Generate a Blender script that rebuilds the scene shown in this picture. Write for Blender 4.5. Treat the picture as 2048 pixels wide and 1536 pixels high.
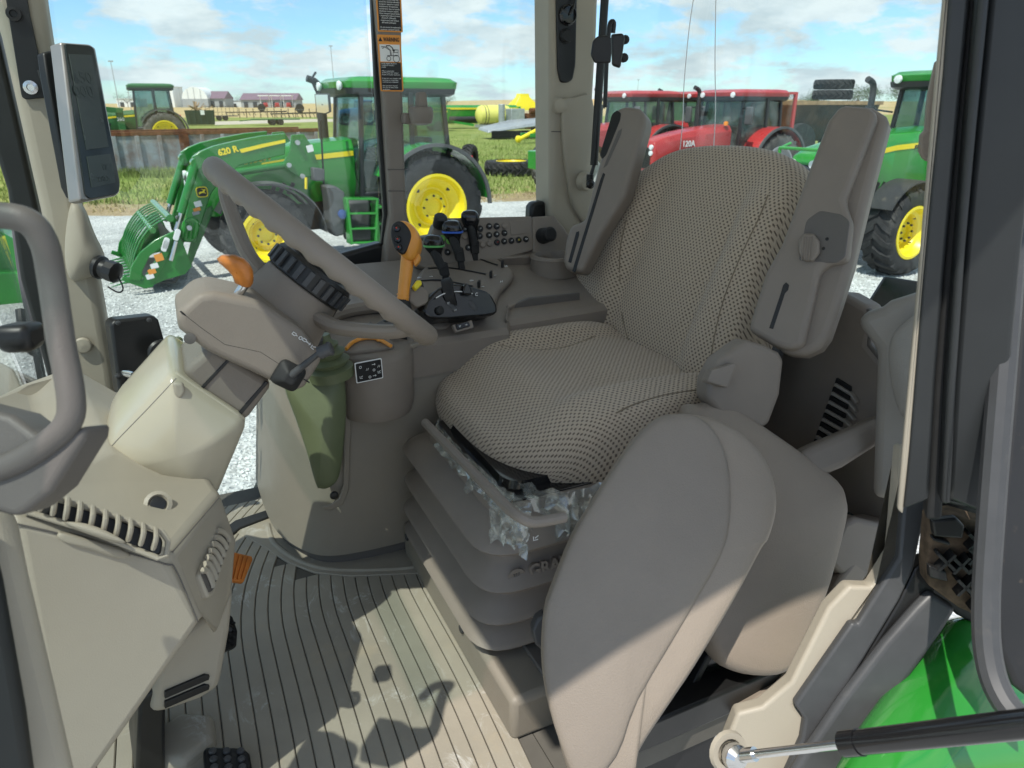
import bpy, bmesh, math, random
from mathutils import Vector as V, Matrix, noise as mnoise
R = math.radians
random.seed(7)
for o in list(bpy.data.objects): bpy.data.objects.remove(o)
SC = bpy.context.scene
COL = SC.collection
# ------------------------------------------------------------------ camera, sky, sun, exposure
# world: X = rear of our tractor, Y = its right side, Z up from the cab floor
HEAD, PITCH, FPX = R(25.4), R(21.6), 1420.0
CAM = V((0, 0, 1.0)); GZ = -1.5
cd = bpy.data.cameras.new('camera'); cam = bpy.data.objects.new('camera', cd); COL.objects.link(cam)
cam.location = CAM; cam.rotation_euler = (math.pi/2 - PITCH, 0, -HEAD)
cd.sensor_width = 36; cd.lens = FPX/2048*36; cd.clip_start = 0.02; cd.clip_end = 6000
cd.dof.use_dof = True; cd.dof.focus_distance = 1.5; cd.dof.aperture_fstop = 9.0
SC.camera = cam
SUN_AZ = V((-0.81, -0.59, 0)).normalized(); SUN_EL = R(60)
sdir = V((SUN_AZ.x*math.cos(SUN_EL), SUN_AZ.y*math.cos(SUN_EL), math.sin(SUN_EL)))
ld = bpy.data.lights.new('sun', 'SUN'); ld.energy = 3.2; ld.angle = R(0.53); ld.color = (1, .95, .87)
sun = bpy.data.objects.new('sun', ld); COL.objects.link(sun)
sun.rotation_euler = sdir.to_track_quat('Z', 'Y').to_euler(); sun.location = sdir*50
w = bpy.data.worlds.new('World'); SC.world = w; w.use_nodes = True
nt = w.node_tree; N = nt.nodes; L = nt.links; N.clear()
def nn(t, **k):
    n = N.new(t)
    for a, b in k.items():
        if a in n.inputs: n.inputs[a].default_value = b
        else: setattr(n, a, b)
    return n
out = nn('ShaderNodeOutputWorld'); bg = nn('ShaderNodeBackground'); bg.inputs['Strength'].default_value = 0.115
sky = nn('ShaderNodeTexSky', sky_type='NISHITA', sun_disc=False, sun_elevation=SUN_EL, sun_rotation=math.atan2(SUN_AZ.x, SUN_AZ.y), air_density=1.0, dust_density=.15, ozone_density=2.5)
tc = nn('ShaderNodeTexCoord'); sp = nn('ShaderNodeSeparateXYZ'); L.new(tc.outputs['Generated'], sp.inputs[0])
az = nn('ShaderNodeMath', operation='ADD'); az.inputs[1].default_value = .30; L.new(sp.outputs['Z'], az.inputs[0])
mx = nn('ShaderNodeMath', operation='MAXIMUM'); mx.inputs[1].default_value = .02; L.new(az.outputs[0], mx.inputs[0])
dx = nn('ShaderNodeMath', operation='DIVIDE'); dy = nn('ShaderNodeMath', operation='DIVIDE')
L.new(sp.outputs['X'], dx.inputs[0]); L.new(sp.outputs['Y'], dy.inputs[0]); L.new(mx.outputs[0], dx.inputs[1]); L.new(mx.outputs[0], dy.inputs[1])
cb = nn('ShaderNodeCombineXYZ'); L.new(dx.outputs[0], cb.inputs[0]); L.new(dy.outputs[0], cb.inputs[1])
n1 = nn('ShaderNodeTexNoise', Scale=3.1, Detail=14, Roughness=.62, Distortion=.12); L.new(cb.outputs[0], n1.inputs['Vector'])
rp = nn('ShaderNodeValToRGB'); L.new(n1.outputs['Fac'], rp.inputs[0])
rp.color_ramp.elements[0].position = .435; rp.color_ramp.elements[0].color = (0.10,)*3+(1,)
rp.color_ramp.elements[1].position = .545; rp.color_ramp.elements[1].color = (1,)*4
mp = nn('ShaderNodeMapping'); mp.inputs['Location'].default_value = (.05, .04, .3); L.new(cb.outputs[0], mp.inputs[0])
n2 = nn('ShaderNodeTexNoise', Scale=3.2, Detail=8, Roughness=.6); L.new(mp.outputs[0], n2.inputs['Vector'])
rc = nn('ShaderNodeValToRGB'); L.new(n2.outputs['Fac'], rc.inputs[0])
rc.color_ramp.elements[0].position = .40; rc.color_ramp.elements[0].color = (5.3, 5.6, 5.8, 1)
rc.color_ramp.elements[1].position = .62; rc.color_ramp.elements[1].color = (3.7, 4.2, 4.6, 1)
mixc = nn('ShaderNodeMix', data_type='RGBA'); L.new(rp.outputs[0], mixc.inputs['Factor'])
skm = nn('ShaderNodeMix', data_type='RGBA', blend_type='MULTIPLY'); skm.inputs['Factor'].default_value = 1
L.new(sky.outputs[0], skm.inputs['A']); skm.inputs['B'].default_value = (.58, .79, .98, 1)
L.new(skm.outputs['Result'], mixc.inputs['A']); L.new(rc.outputs[0], mixc.inputs['B'])
L.new(mixc.outputs['Result'], bg.inputs['Color']); L.new(bg.outputs[0], out.inputs[0])
vs = SC.view_settings; vs.view_transform = 'Standard'; vs.look = 'None'; vs.gamma = 1; vs.exposure = 0.74
SC.render.engine = 'CYCLES'
SC.cycles.max_bounces = 10; SC.cycles.diffuse_bounces = 6; SC.cycles.transparent_max_bounces = 24
SC.cycles.caustics_reflective = False; SC.cycles.caustics_refractive = False
# ------------------------------------------------------------------ pixel (2048x1536) -> point helpers
cf = V((math.sin(HEAD)*math.cos(PITCH), math.cos(HEAD)*math.cos(PITCH), -math.sin(PITCH)))
cr = V((math.cos(HEAD), -math.sin(HEAD), 0)); cu = cr.cross(cf)
X, Y, Z = V((1, 0, 0)), V((0, 1, 0)), V((0, 0, 1))
def ray(x, y): return cf + cr*((x-1024)/FPX) - cu*((y-768)/FPX)
def P(x, y, ax, v):
    d = ray(x, y)
    if ax == 'd': return CAM + d*v
    i = 'xyz'.index(ax); return CAM + d*((v-CAM[i])/d[i])
def G(x, y): return P(x, y, 'z', GZ)
def PL(x, y, o, n):
    d = ray(x, y); return CAM + d*((o-CAM).dot(n)/d.dot(n))
# ------------------------------------------------------------------ materials
MATS = {}
def srgb(r, g, b):
    f = lambda c: (c/255/12.92 if c/255 <= .04045 else ((c/255+.055)/1.055)**2.4)
    return (f(r), f(g), f(b))
def mat(name, col, rough=.5, spec=.5, metal=0, var=.12, vscale=6, bump=0, bscale=300, col2=None, dirt=0, dscale=3, dcol=(.3, .25, .18), coat=0, emit=None, btype='noise', rvar=.1, detail=4):
    if name in MATS: return MATS[name]
    m = bpy.data.materials.new(name); m.use_nodes = True; MATS[name] = m
    nt = m.node_tree; b = nt.nodes['Principled BSDF']; l = nt.links
    def n(t, **k):
        q = nt.nodes.new(t)
        for a, v in k.items():
            if a in q.inputs: q.inputs[a].default_value = v
            else: setattr(q, a, v)
        return q
    tc = n('ShaderNodeTexCoord')
    b.inputs['Roughness'].default_value = rough; b.inputs['Metallic'].default_value = metal
    b.inputs['Specular IOR Level'].default_value = spec; b.inputs['Coat Weight'].default_value = coat; b.inputs['Coat Roughness'].default_value = .08
    nz = n('ShaderNodeTexNoise', Scale=vscale, Detail=detail, Roughness=.6); l.new(tc.outputs['Object'], nz.inputs['Vector'])
    mr = n('ShaderNodeMapRange'); mr.inputs['From Min'].default_value = .3; mr.inputs['From Max'].default_value = .7
    l.new(nz.outputs['Fac'], mr.inputs[0])
    mixn = n('ShaderNodeMix', data_type='RGBA'); l.new(mr.outputs[0], mixn.inputs['Factor'])
    c2 = col2 if col2 else tuple(c*(1+var) for c in col); c1 = col if col2 else tuple(c*(1-var) for c in col)
    mixn.inputs['A'].default_value = (*c1, 1); mixn.inputs['B'].default_value = (*c2, 1)
    last = mixn.outputs['Result']
    if dirt:
        nd = n('ShaderNodeTexNoise', Scale=dscale, Detail=8, Roughness=.7); l.new(tc.outputs['Object'], nd.inputs['Vector'])
        md = n('ShaderNodeMapRange'); md.inputs['From Min'].default_value = .62-.25*dirt; md.inputs['From Max'].default_value = .78; md.inputs['To Max'].default_value = min(1, .35+dirt)
        l.new(nd.outputs['Fac'], md.inputs[0])
        mm = n('ShaderNodeMix', data_type='RGBA'); l.new(md.outputs[0], mm.inputs['Factor']); l.new(last, mm.inputs['A']); mm.inputs['B'].default_value = (*dcol, 1)
        last = mm.outputs['Result']
    l.new(last, b.inputs['Base Color'])
    if rvar:
        rr = n('ShaderNodeMapRange'); rr.inputs['To Min'].default_value = max(.02, rough-rvar); rr.inputs['To Max'].default_value = min(1, rough+rvar)
        n3 = n('ShaderNodeTexNoise', Scale=vscale*2.7, Detail=5); l.new(tc.outputs['Object'], n3.inputs['Vector']); l.new(n3.outputs['Fac'], rr.inputs[0]); l.new(rr.outputs[0], b.inputs['Roughness'])
    if bump:
        if btype == 'voronoi': nb = n('ShaderNodeTexVoronoi', Scale=bscale); o = nb.outputs['Distance']
        else: nb = n('ShaderNodeTexNoise', Scale=bscale, Detail=3); o = nb.outputs['Fac']
        l.new(tc.outputs['Object'], nb.inputs['Vector'])
        bp = n('ShaderNodeBump'); bp.inputs['Strength'].default_value = bump; bp.inputs['Distance'].default_value = .002 if bscale > 20 else .02
        l.new(o, bp.inputs['Height']); l.new(bp.outputs[0], b.inputs['Normal'])
    if emit: b.inputs['Emission Color'].default_value = (*emit, 1); b.inputs['Emission Strength'].default_value = 1
    return m
def glassmat(name, tint=(.93, .97, .95), refl=1.45, dust=.02, f0=.03, cs=3, rg=.02):
    m = bpy.data.materials.new(name); m.use_nodes = True; nt = m.node_tree; nt.nodes.clear(); l = nt.links
    o = nt.nodes.new('ShaderNodeOutputMaterial'); t = nt.nodes.new('ShaderNodeBsdfTransparent'); g = nt.nodes.new('ShaderNodeBsdfGlossy'); mx = nt.nodes.new('ShaderNodeMixShader'); lw = nt.nodes.new('ShaderNodeLayerWeight'); lw.inputs[0].default_value = .5; pw = nt.nodes.new('ShaderNodeMath'); pw.operation = 'POWER'; pw.inputs[1].default_value = 5; l.new(lw.outputs['Facing'], pw.inputs[0]); fr = nt.nodes.new('ShaderNodeMapRange'); fr.inputs['To Min'].default_value = f0; fr.inputs['To Max'].default_value = .9; l.new(pw.outputs[0], fr.inputs[0])
    t.inputs[0].default_value = (*tint, 1); g.inputs['Roughness'].default_value = rg; g.inputs[0].default_value = (.9, .95, .95, 1)
    l.new(fr.outputs[0], mx.inputs[0]); l.new(t.outputs[0], mx.inputs[1]); l.new(g.outputs[0], mx.inputs[2])
    d = nt.nodes.new('ShaderNodeBsdfDiffuse'); d.inputs[0].default_value = (.55, .56, .52, 1); m2 = nt.nodes.new('ShaderNodeMixShader')
    tc = nt.nodes.new('ShaderNodeTexCoord'); nz = nt.nodes.new('ShaderNodeTexNoise'); nz.inputs['Scale'].default_value = cs; nz.inputs['Detail'].default_value = 8
    mr = nt.nodes.new('ShaderNodeMapRange'); mr.inputs['From Min'].default_value = .4; mr.inputs['From Max'].default_value = .8; mr.inputs['To Max'].default_value = dust*2.2; mr.inputs['To Min'].default_value = dust*.3
    l.new(tc.outputs['Object'], nz.inputs['Vector']); l.new(nz.outputs['Fac'], mr.inputs[0]); l.new(mr.outputs[0], m2.inputs[0])
    l.new(mx.outputs[0], m2.inputs[1]); l.new(d.outputs[0], m2.inputs[2]); l.new(m2.outputs[0], o.inputs[0])
    MATS[name] = m; return m
# ------------------------------------------------------------------ mesh builders (each returns (verts, faces))
def setp(o, label=None, cat=None, group=None, kind=None):
    if label: o['label'] = label
    if cat: o['category'] = cat
    if group: o['group'] = group
    if kind: o['kind'] = kind
    return o
def thing(name, label, cat, loc=(0, 0, 0), group=None):
    o = bpy.data.objects.new(name, None); COL.objects.link(o); o.location = loc; o.empty_display_size = .1
    return setp(o, label, cat, group)
def mesh(name, vf, m, parent=None, bevel=0, seg=2, sub=0, smooth=True, ang=35, uv=None, solid=0, label=None):
    vs, fs = vf
    me = bpy.data.meshes.new(name); me.from_pydata([tuple(v) for v in vs], [], fs)
    bm = bmesh.new(); bm.from_mesh(me); bmesh.ops.recalc_face_normals(bm, faces=bm.faces)
    if solid == 0 and bm.faces:
        pass
    bm.to_mesh(me); bm.free()
    if uv:
        ul = me.uv_layers.new(name='UVMap')
        for lp in me.loops: ul.data[lp.index].uv = uv[lp.vertex_index]
    if smooth:
        me.shade_smooth(); me.set_sharp_from_angle(angle=R(ang))
    me.materials.append(MATS[m] if isinstance(m, str) else m)
    o = bpy.data.objects.new(name, me); COL.objects.link(o)
    if solid:
        q = o.modifiers.new('solid', 'SOLIDIFY'); q.thickness = solid; q.offset = 0
    if bevel:
        q = o.modifiers.new('bevel', 'BEVEL'); q.width = bevel; q.segments = seg; q.limit_method = 'ANGLE'; q.angle_limit = R(32); q.harden_normals = False
        if smooth: me.set_sharp_from_angle(angle=R(180)) if False else None
    if sub:
        q = o.modifiers.new('sub', 'SUBSURF'); q.levels = sub; q.render_levels = sub
    if parent is not None: par(o, parent)
    if label: o['label'] = label
    return o
LOCAL = set()
def par(o, parent):
    o.parent = parent
    if parent.type == 'EMPTY' and parent.parent is None and parent.name not in LOCAL:
        o.matrix_parent_inverse = Matrix.Translation(-V(parent.location))
    return o
def join(*vfs):
    vs, fs = [], []
    for a, b in vfs:
        k = len(vs); vs += list(a); fs += [[i+k for i in f] for f in b]
    return vs, fs
def box(c, s, rz=0, ux=None, uy=None, uz=None):
    c = V(c); ux = ux or V((math.cos(rz), math.sin(rz), 0)); uy = uy or V((-math.sin(rz), math.cos(rz), 0)); uz = uz or Z
    vs = [c+ux*(a*s[0]/2)+uy*(b*s[1]/2)+uz*(d*s[2]/2) for a in (-1, 1) for b in (-1, 1) for d in (-1, 1)]
    return vs, [[0, 1, 3, 2], [4, 6, 7, 5], [0, 4, 5, 1], [2, 3, 7, 6], [0, 2, 6, 4], [1, 5, 7, 3]]
def bar(a, b, w, h, up=Z):
    a, b = V(a), V(b); d = (b-a); ln = d.length; d.normalize(); s = d.cross(up).normalized(); u2 = s.cross(d)
    return box((a+b)/2, (ln, w, h), ux=d, uy=s, uz=u2)
def prism(pts, n, t):
    pts = [V(p) for p in pts]; k = len(pts); n = V(n).normalized()*t
    vs = pts + [p-n for p in pts]
    return vs, [list(range(k)), list(range(2*k-1, k-1, -1))] + [[i, i+k, (i+1) % k+k, (i+1) % k] for i in range(k)]
def trace(px, o, n): return [PL(x, y, V(o), V(n)) for x, y in px]
def crom(pts, n=6, closed=False):
    pts = [V(p) if len(p) == 3 else V((*p, 0)) for p in pts]; m = len(pts); o = []
    for i in range(m if closed else m-1):
        g = lambda j: pts[j % m] if closed else pts[max(0, min(m-1, j))]
        a, b, c, d = g(i-1), g(i), g(i+1), g(i+2)
        for s in range(n):
            t = s/n; o.append(.5*((2*b)+(c-a)*t+(2*a-5*b+4*c-d)*t*t+(3*b-a-3*c+d)*t**3))
    if not closed: o.append(pts[-1])
    return o
def c2(pts, n=5): return [(p.x, p.y) for p in crom(pts, n, True)]
def rpoly(pts, r, seg=4):
    o = []; m = len(pts)
    for i in range(m):
        p = V(pts[i]); a = V(pts[i-1])-p; b = V(pts[(i+1) % m])-p; la, lb = a.length, b.length
        k = min(r, la*.45, lb*.45); s = p+a/la*k; e = p+b/lb*k
        for j in range(seg+1):
            t = j/seg; o.append(tuple(s*(1-t)**2+p*2*t*(1-t)+e*t*t))
    return o
def tube(path, r, seg=10, cap=True, up=None, sx=1, sy=1):
    path = [V(p) for p in path]; n = len(path); vs, fs = [], []
    rr = r if callable(r) else (lambda t: r)
    t0 = (path[1]-path[0]).normalized(); u = (up or (Z if abs(t0.z) < .9 else X)); s = t0.cross(u).normalized()
    for i, p in enumerate(path):
        t = (path[min(i+1, n-1)]-path[max(i-1, 0)]).normalized(); s = (s-t*s.dot(t)).normalized(); q = t.cross(s)
        k = rr(i/(n-1))
        for j in range(seg):
            a = 2*math.pi*j/seg; vs.append(p+s*(math.cos(a)*k*sx)+q*(math.sin(a)*k*sy))
    for i in range(n-1):
        for j in range(seg): fs.append([i*seg+j, i*seg+(j+1) % seg, (i+1)*seg+(j+1) % seg, (i+1)*seg+j])
    if cap: fs += [list(range(seg-1, -1, -1)), [(n-1)*seg+j for j in range(seg)]]
    return vs, fs
def cyl(a, b, r, r2=None, seg=16):
    r2 = r if r2 is None else r2; return tube([a, b], lambda t: r+(r2-r)*t, seg)
def loft(rings, cap=True):
    k = len(rings[0]); vs = [V(p) for r_ in rings for p in r_]; fs = []
    for i in range(len(rings)-1):
        for j in range(k): fs.append([i*k+j, i*k+(j+1) % k, (i+1)*k+(j+1) % k, (i+1)*k+j])
    if cap: fs += [list(range(k-1, -1, -1)), [(len(rings)-1)*k+j for j in range(k)]]
    return vs, fs
def lathe(prof, o, ax, seg=24, cap=True):
    o, ax = V(o), V(ax).normalized(); s = ax.cross(Z if abs(ax.z) < .9 else X).normalized(); q = ax.cross(s)
    rings = [[o+ax*h+s*(r*math.cos(2*math.pi*j/seg))+q*(r*math.sin(2*math.pi*j/seg)) for j in range(seg)] for r, h in prof]
    return loft(rings, cap)
def torus(c, ax, R0, r, seg=64, sides=14, rf=None):
    c, ax = V(c), V(ax).normalized(); s = ax.cross(Z if abs(ax.z) < .9 else X).normalized(); q = ax.cross(s); vs, fs = [], []
    for i in range(seg):
        a = 2*math.pi*i/seg; d = s*math.cos(a)+q*math.sin(a)
        for j in range(sides):
            b = 2*math.pi*j/sides; k = rf(a, b) if rf else r; vs.append(c+d*(R0+k*math.cos(b))+ax*(k*math.sin(b)))
    for i in range(seg):
        for j in range(sides): fs.append([i*sides+j, ((i+1) % seg)*sides+j, ((i+1) % seg)*sides+(j+1) % sides, i*sides+(j+1) % sides])
    return vs, fs
def rrect(c, ux, uy, w, h, r, seg=4):
    c, ux, uy = V(c), V(ux), V(uy)
    p = rpoly([(-w/2, -h/2), (w/2, -h/2), (w/2, h/2), (-w/2, h/2)], r, seg)
    return [c+ux*a+uy*b for a, b in p]
def pad(outline, n, T, bulge, rim=.25, hf=None, uvs=1.0, lv=8):
    """upholstered pad: 3-D outline in a plane with normal n, thickness T, rounded edge and a crowned face"""
    outline = [V(p) for p in outline]; n = V(n).normalized(); c = sum(outline, V())/len(outline); k = len(outline)
    ux = n.cross(Z).normalized() if abs(n.z) < .95 else X.copy(); uy = ux.cross(n)
    lay = [(.80, -T), (.93, -T), (.985, -T*.85), (1.0, -T*.6), (1.0, -T*.35), (.985, -T*.14), (.955, -T*.03)]
    for i in range(lv+1):
        q = .93*(1-i/lv)**.9; lay.append((max(q, .0), bulge*(1-(q/.96)**2.2)))
    rings, uv = [], []
    for sc, h in lay:
        if sc == 0: continue
        rg = []
        for p in outline:
            d = (p-c)*sc; e = hf(d.dot(ux), d.dot(uy), sc) if hf and h > -T*.5 else 0
            q = c+d+n*(h+e); rg.append(q); uv.append(((d.dot(ux)+.0)*uvs, (d.dot(uy)-h*.9*(1 if h < 0 else 0))*uvs))
        rings.append(rg)
    vs, fs = loft(rings, cap=False)
    vs = list(vs); vs.append(c+n*(bulge+(hf(0, 0, 0) if hf else 0))); uv.append((0, 0)); m = len(rings)
    fs += [[(m-1)*k+j, (m-1)*k+(j+1) % k, len(vs)-1] for j in range(k)] + [list(range(k-1, -1, -1))]
    return (vs, fs), uv
def text3(name, s, o, ux, uy, size, m, parent, align='CENTER', ext=.0005, width=None, bold=0):
    cu_ = bpy.data.curves.new(name, 'FONT'); cu_.body = s; cu_.size = size; cu_.align_x = align; cu_.align_y = 'CENTER'; cu_.extrude = ext; cu_.offset = bold*size
    cu_.resolution_u = 3
    t = bpy.data.objects.new(name, cu_); COL.objects.link(t)
    dg = bpy.context.evaluated_depsgraph_get(); me = bpy.data.meshes.new_from_object(t.evaluated_get(dg)); bpy.data.objects.remove(t)
    ux, uy = V(ux).normalized(), V(uy).normalized(); nz = ux.cross(uy)
    sx = 1
    if width:
        xs = [v.co.x for v in me.vertices]; sx = width/max(1e-6, max(xs)-min(xs))
    for v in me.vertices: v.co = V(o)+ux*(v.co.x*sx)+uy*v.co.y+nz*v.co.z
    me.materials.clear(); me.materials.append(MATS[m]); me.name = name
    ob = bpy.data.objects.new(name, me); COL.objects.link(ob)
    if parent is not None: par(ob, parent)
    return ob
def copy_tree(o, parent=None):
    c = o.copy(); COL.objects.link(c); c.parent = parent
    for ch in list(o.children): copy_tree(ch, c)
    return c

def TP(name, px, o, n, t, m, parent, bevel=.006, rnd=0, seg=3, sm=0, **k):
    """solid panel: outline read at pixel points on the plane (o, n), thickness t away from the viewer"""
    if rnd: px = rpoly(px, rnd)
    if sm: px = c2(px, sm)
    o = V(o); n = V(n).normalized()
    return mesh(name, prism(trace(px, o, n), n, t), m, parent, bevel=bevel, seg=seg, **k)
def TT(name, pts, r, m, parent, n=4, seg=10, **k):
    """tube through 3-D points"""
    return mesh(name, tube(crom(pts, n), r, seg), m, parent, **k)
def disc(c, n, r, t=.004, seg=18, dome=.3):
    return lathe([(r, 0), (r, t*.6), (r*.85, t), (.0005, t*(1+dome))], c, n, seg)

from mathutils.bvhtree import BVHTree
def seam(name, vf, px, r, m, parent, off=.0005, n=5):
    """thin line laid on the surface vf where the sight lines through px meet it"""
    t = BVHTree.FromPolygons([tuple(v) for v in vf[0]], vf[1]); o = []
    for q in crom(px, n):
        d = ray(q.x, q.y).normalized(); h = t.ray_cast(CAM, d)
        if h[0] is not None: o.append(h[0]-d*off)
    return mesh(name, tube(o, r, 6), m, parent) if len(o) > 2 else None
# ------------------------------------------------------------------ material set
mat('taupe', (.212, .180, .149), .52, .4, var=.05, vscale=9, bump=.25, bscale=900)
mat('taupe_soft', (.262, .218, .174), .55, .4, var=.05, vscale=7, bump=.35, bscale=420)
mat('taupe_dark', (.11, .10, .09), .5, .4, var=.05, bump=.2, bscale=800)
mat('beige', (.355, .316, .250), .45, .4, var=.04, vscale=5, bump=.2, bscale=700)
mat('beige_gloss', (.44, .395, .30), .22, .5, var=.04, vscale=4)
mat('beige_pillar', (.36, .322, .252), .5, .4, var=.04, bump=.25, bscale=700)
mat('trim_grey', (.27, .25, .22), .5, .4, var=.05, bump=.25, bscale=700)
mat('olive', (.115, .135, .07), .5, .4, var=.12, vscale=5, bump=.15, bscale=300)
mat('black', (.012, .012, .012), .4, .4, var=.2)
mat('black_gloss', (.010, .010, .011), .12, .5, var=.2)
mat('rubber', (.020, .020, .020), .6, .3, var=.2, vscale=20, bump=.1, bscale=200)
mat('rubber_grey', (.055, .056, .058), .45, .4, var=.15, vscale=12, dirt=.1, dscale=14, dcol=(.13, .12, .1))
mat('seal', (.016, .018, .017), .5, .4, var=.15)
mat('dirty_black', (.016, .016, .017), .5, .4, var=.2, dirt=.02, dscale=60, dcol=(.2, .15, .1))
mat('amber', (.72, .30, .045), .35, .5, var=.1, vscale=8)
mat('orange', (.62, .20, .03), .4, .5, var=.2, vscale=18)
mat('orange_knob', (.46, .15, .022), .3, .5, var=.35, vscale=25)
mat('yellow', (.80, .66, .03), .4, .5, var=.04)
mat('chrome', (.62, .62, .62), .18, .5, metal=1, var=.05)
mat('silver', (.36, .34, .32), .35, .5, metal=.7, var=.04)
mat('screen', (.020, .027, .027), .12, .5, var=.15)
mat('screen_lcd', (.05, .062, .058), .25, .5, var=.08)
mat('lcd_ghost', (.035, .045, .042), .3, .5, var=.08)
mat('white_print', (.78, .78, .76), .5, .3, var=.02)
mat('red_print', (.6, .05, .03), .5, .3, var=.02)
mat('green_print', (.25, .6, .12), .5, .3, var=.02)
mat('blue_ring', (.03, .12, .55), .35, .5, var=.02)
mat('green_ring', (.12, .42, .12), .35, .5, var=.02)
mat('orange_print', (.75, .30, .06), .5, .3, var=.03)
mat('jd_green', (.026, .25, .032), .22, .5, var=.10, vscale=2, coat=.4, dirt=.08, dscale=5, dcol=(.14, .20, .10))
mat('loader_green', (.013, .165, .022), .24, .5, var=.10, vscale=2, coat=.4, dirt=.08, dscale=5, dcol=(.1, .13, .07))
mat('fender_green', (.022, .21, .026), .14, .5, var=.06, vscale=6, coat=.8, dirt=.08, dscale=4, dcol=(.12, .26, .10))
mat('old_green', (.03, .13, .035), .5, .4, var=.15, vscale=2, dirt=.2, dscale=3)
mat('jd_yellow', (.86, .68, .02), .35, .5, var=.05, vscale=3)
mat('red_paint', (.42, .035, .035), .3, .5, var=.15, vscale=2, coat=.3, dirt=.2, dscale=3, dcol=(.5, .2, .17))
mat('blue_paint', (.05, .22, .62), .3, .5, var=.1, vscale=2)
mat('tyre', (.028, .028, .029), .75, .3, var=.25, vscale=9, bump=.2, bscale=60, dirt=.35, dscale=4, dcol=(.13, .12, .105))
mat('tyre_dusty', (.10, .097, .09), .85, .2, var=.25, vscale=9, dirt=.5, dscale=4, dcol=(.24, .22, .19))
mat('tyre_clean', (.020, .021, .022), .6, .4, var=.3, vscale=6, dirt=.25, dscale=3, dcol=(.10, .10, .10))
mat('dark_metal', (.03, .03, .031), .5, .5, var=.25, vscale=5, dirt=.15, dscale=4)
mat('grey_plastic', (.085, .088, .09), .55, .4, var=.12, vscale=4)
mat('cab_dark', (.018, .020, .021), .4, .5, var=.2)
mat('lamp_glass', (.75, .78, .78), .1, .5, var=.1, vscale=40)
mat('mirror', (.85, .88, .9), .04, .5, metal=1, var=.01, rvar=0)
mat('red_lens', (.55, .02, .02), .2, .5, var=.1)
mat('amber_lens', (.8, .25, .02), .2, .5, var=.1)
mat('rusty_paint', (.30, .34, .36), .7, .3, var=.1, vscale=3, dirt=1.0, dscale=1.8, dcol=(.17, .075, .035), bump=.3, bscale=18)
mat('rust', (.15, .062, .030), .85, .2, var=.4, vscale=5, bump=.3, bscale=18)
mat('white_metal', (.75, .76, .75), .5, .4, var=.05, vscale=.3)
mat('wall_grey', (.34, .35, .36), .7, .3, var=.08, vscale=.4)
mat('wall_beige', (.42, .40, .36), .7, .3, var=.08, vscale=.4)
mat('roof_plum', (.19, .115, .145), .5, .4, var=.08, vscale=.4)
mat('door_dark', (.05, .05, .055), .6, .3, var=.2, vscale=.5)
mat('wood', (.34, .23, .13), .8, .2, var=.3, vscale=3)
mat('bark', (.10, .075, .05), .9, .2, var=.3, vscale=6)
mat('leaf', (.05, .095, .028), .6, .3, var=.45, vscale=.6)
mat('poly_tank', (.72, .68, .16), .4, .4, var=.05, vscale=2)
mat('galv', (.42, .44, .45), .45, .5, metal=.5, var=.15, vscale=5)
mat('brown_steel', (.07, .048, .034), .8, .3, var=.4, vscale=2, dirt=.4, dscale=2, dcol=(.12, .07, .04))
mat('carpet_dark', (.030, .040, .048), .55, .4, var=.15, vscale=20)
glassmat('glass', (.90, .945, .935), 1.4, .006)
glassmat('glass_far', (.62, .74, .72), 1.5, .06)
glassmat('glass_red', (.55, .70, .66), 1.5, .10)
glassmat('film', (.93, .95, .95), 1.5, .26, .16, 20, .08)
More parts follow.
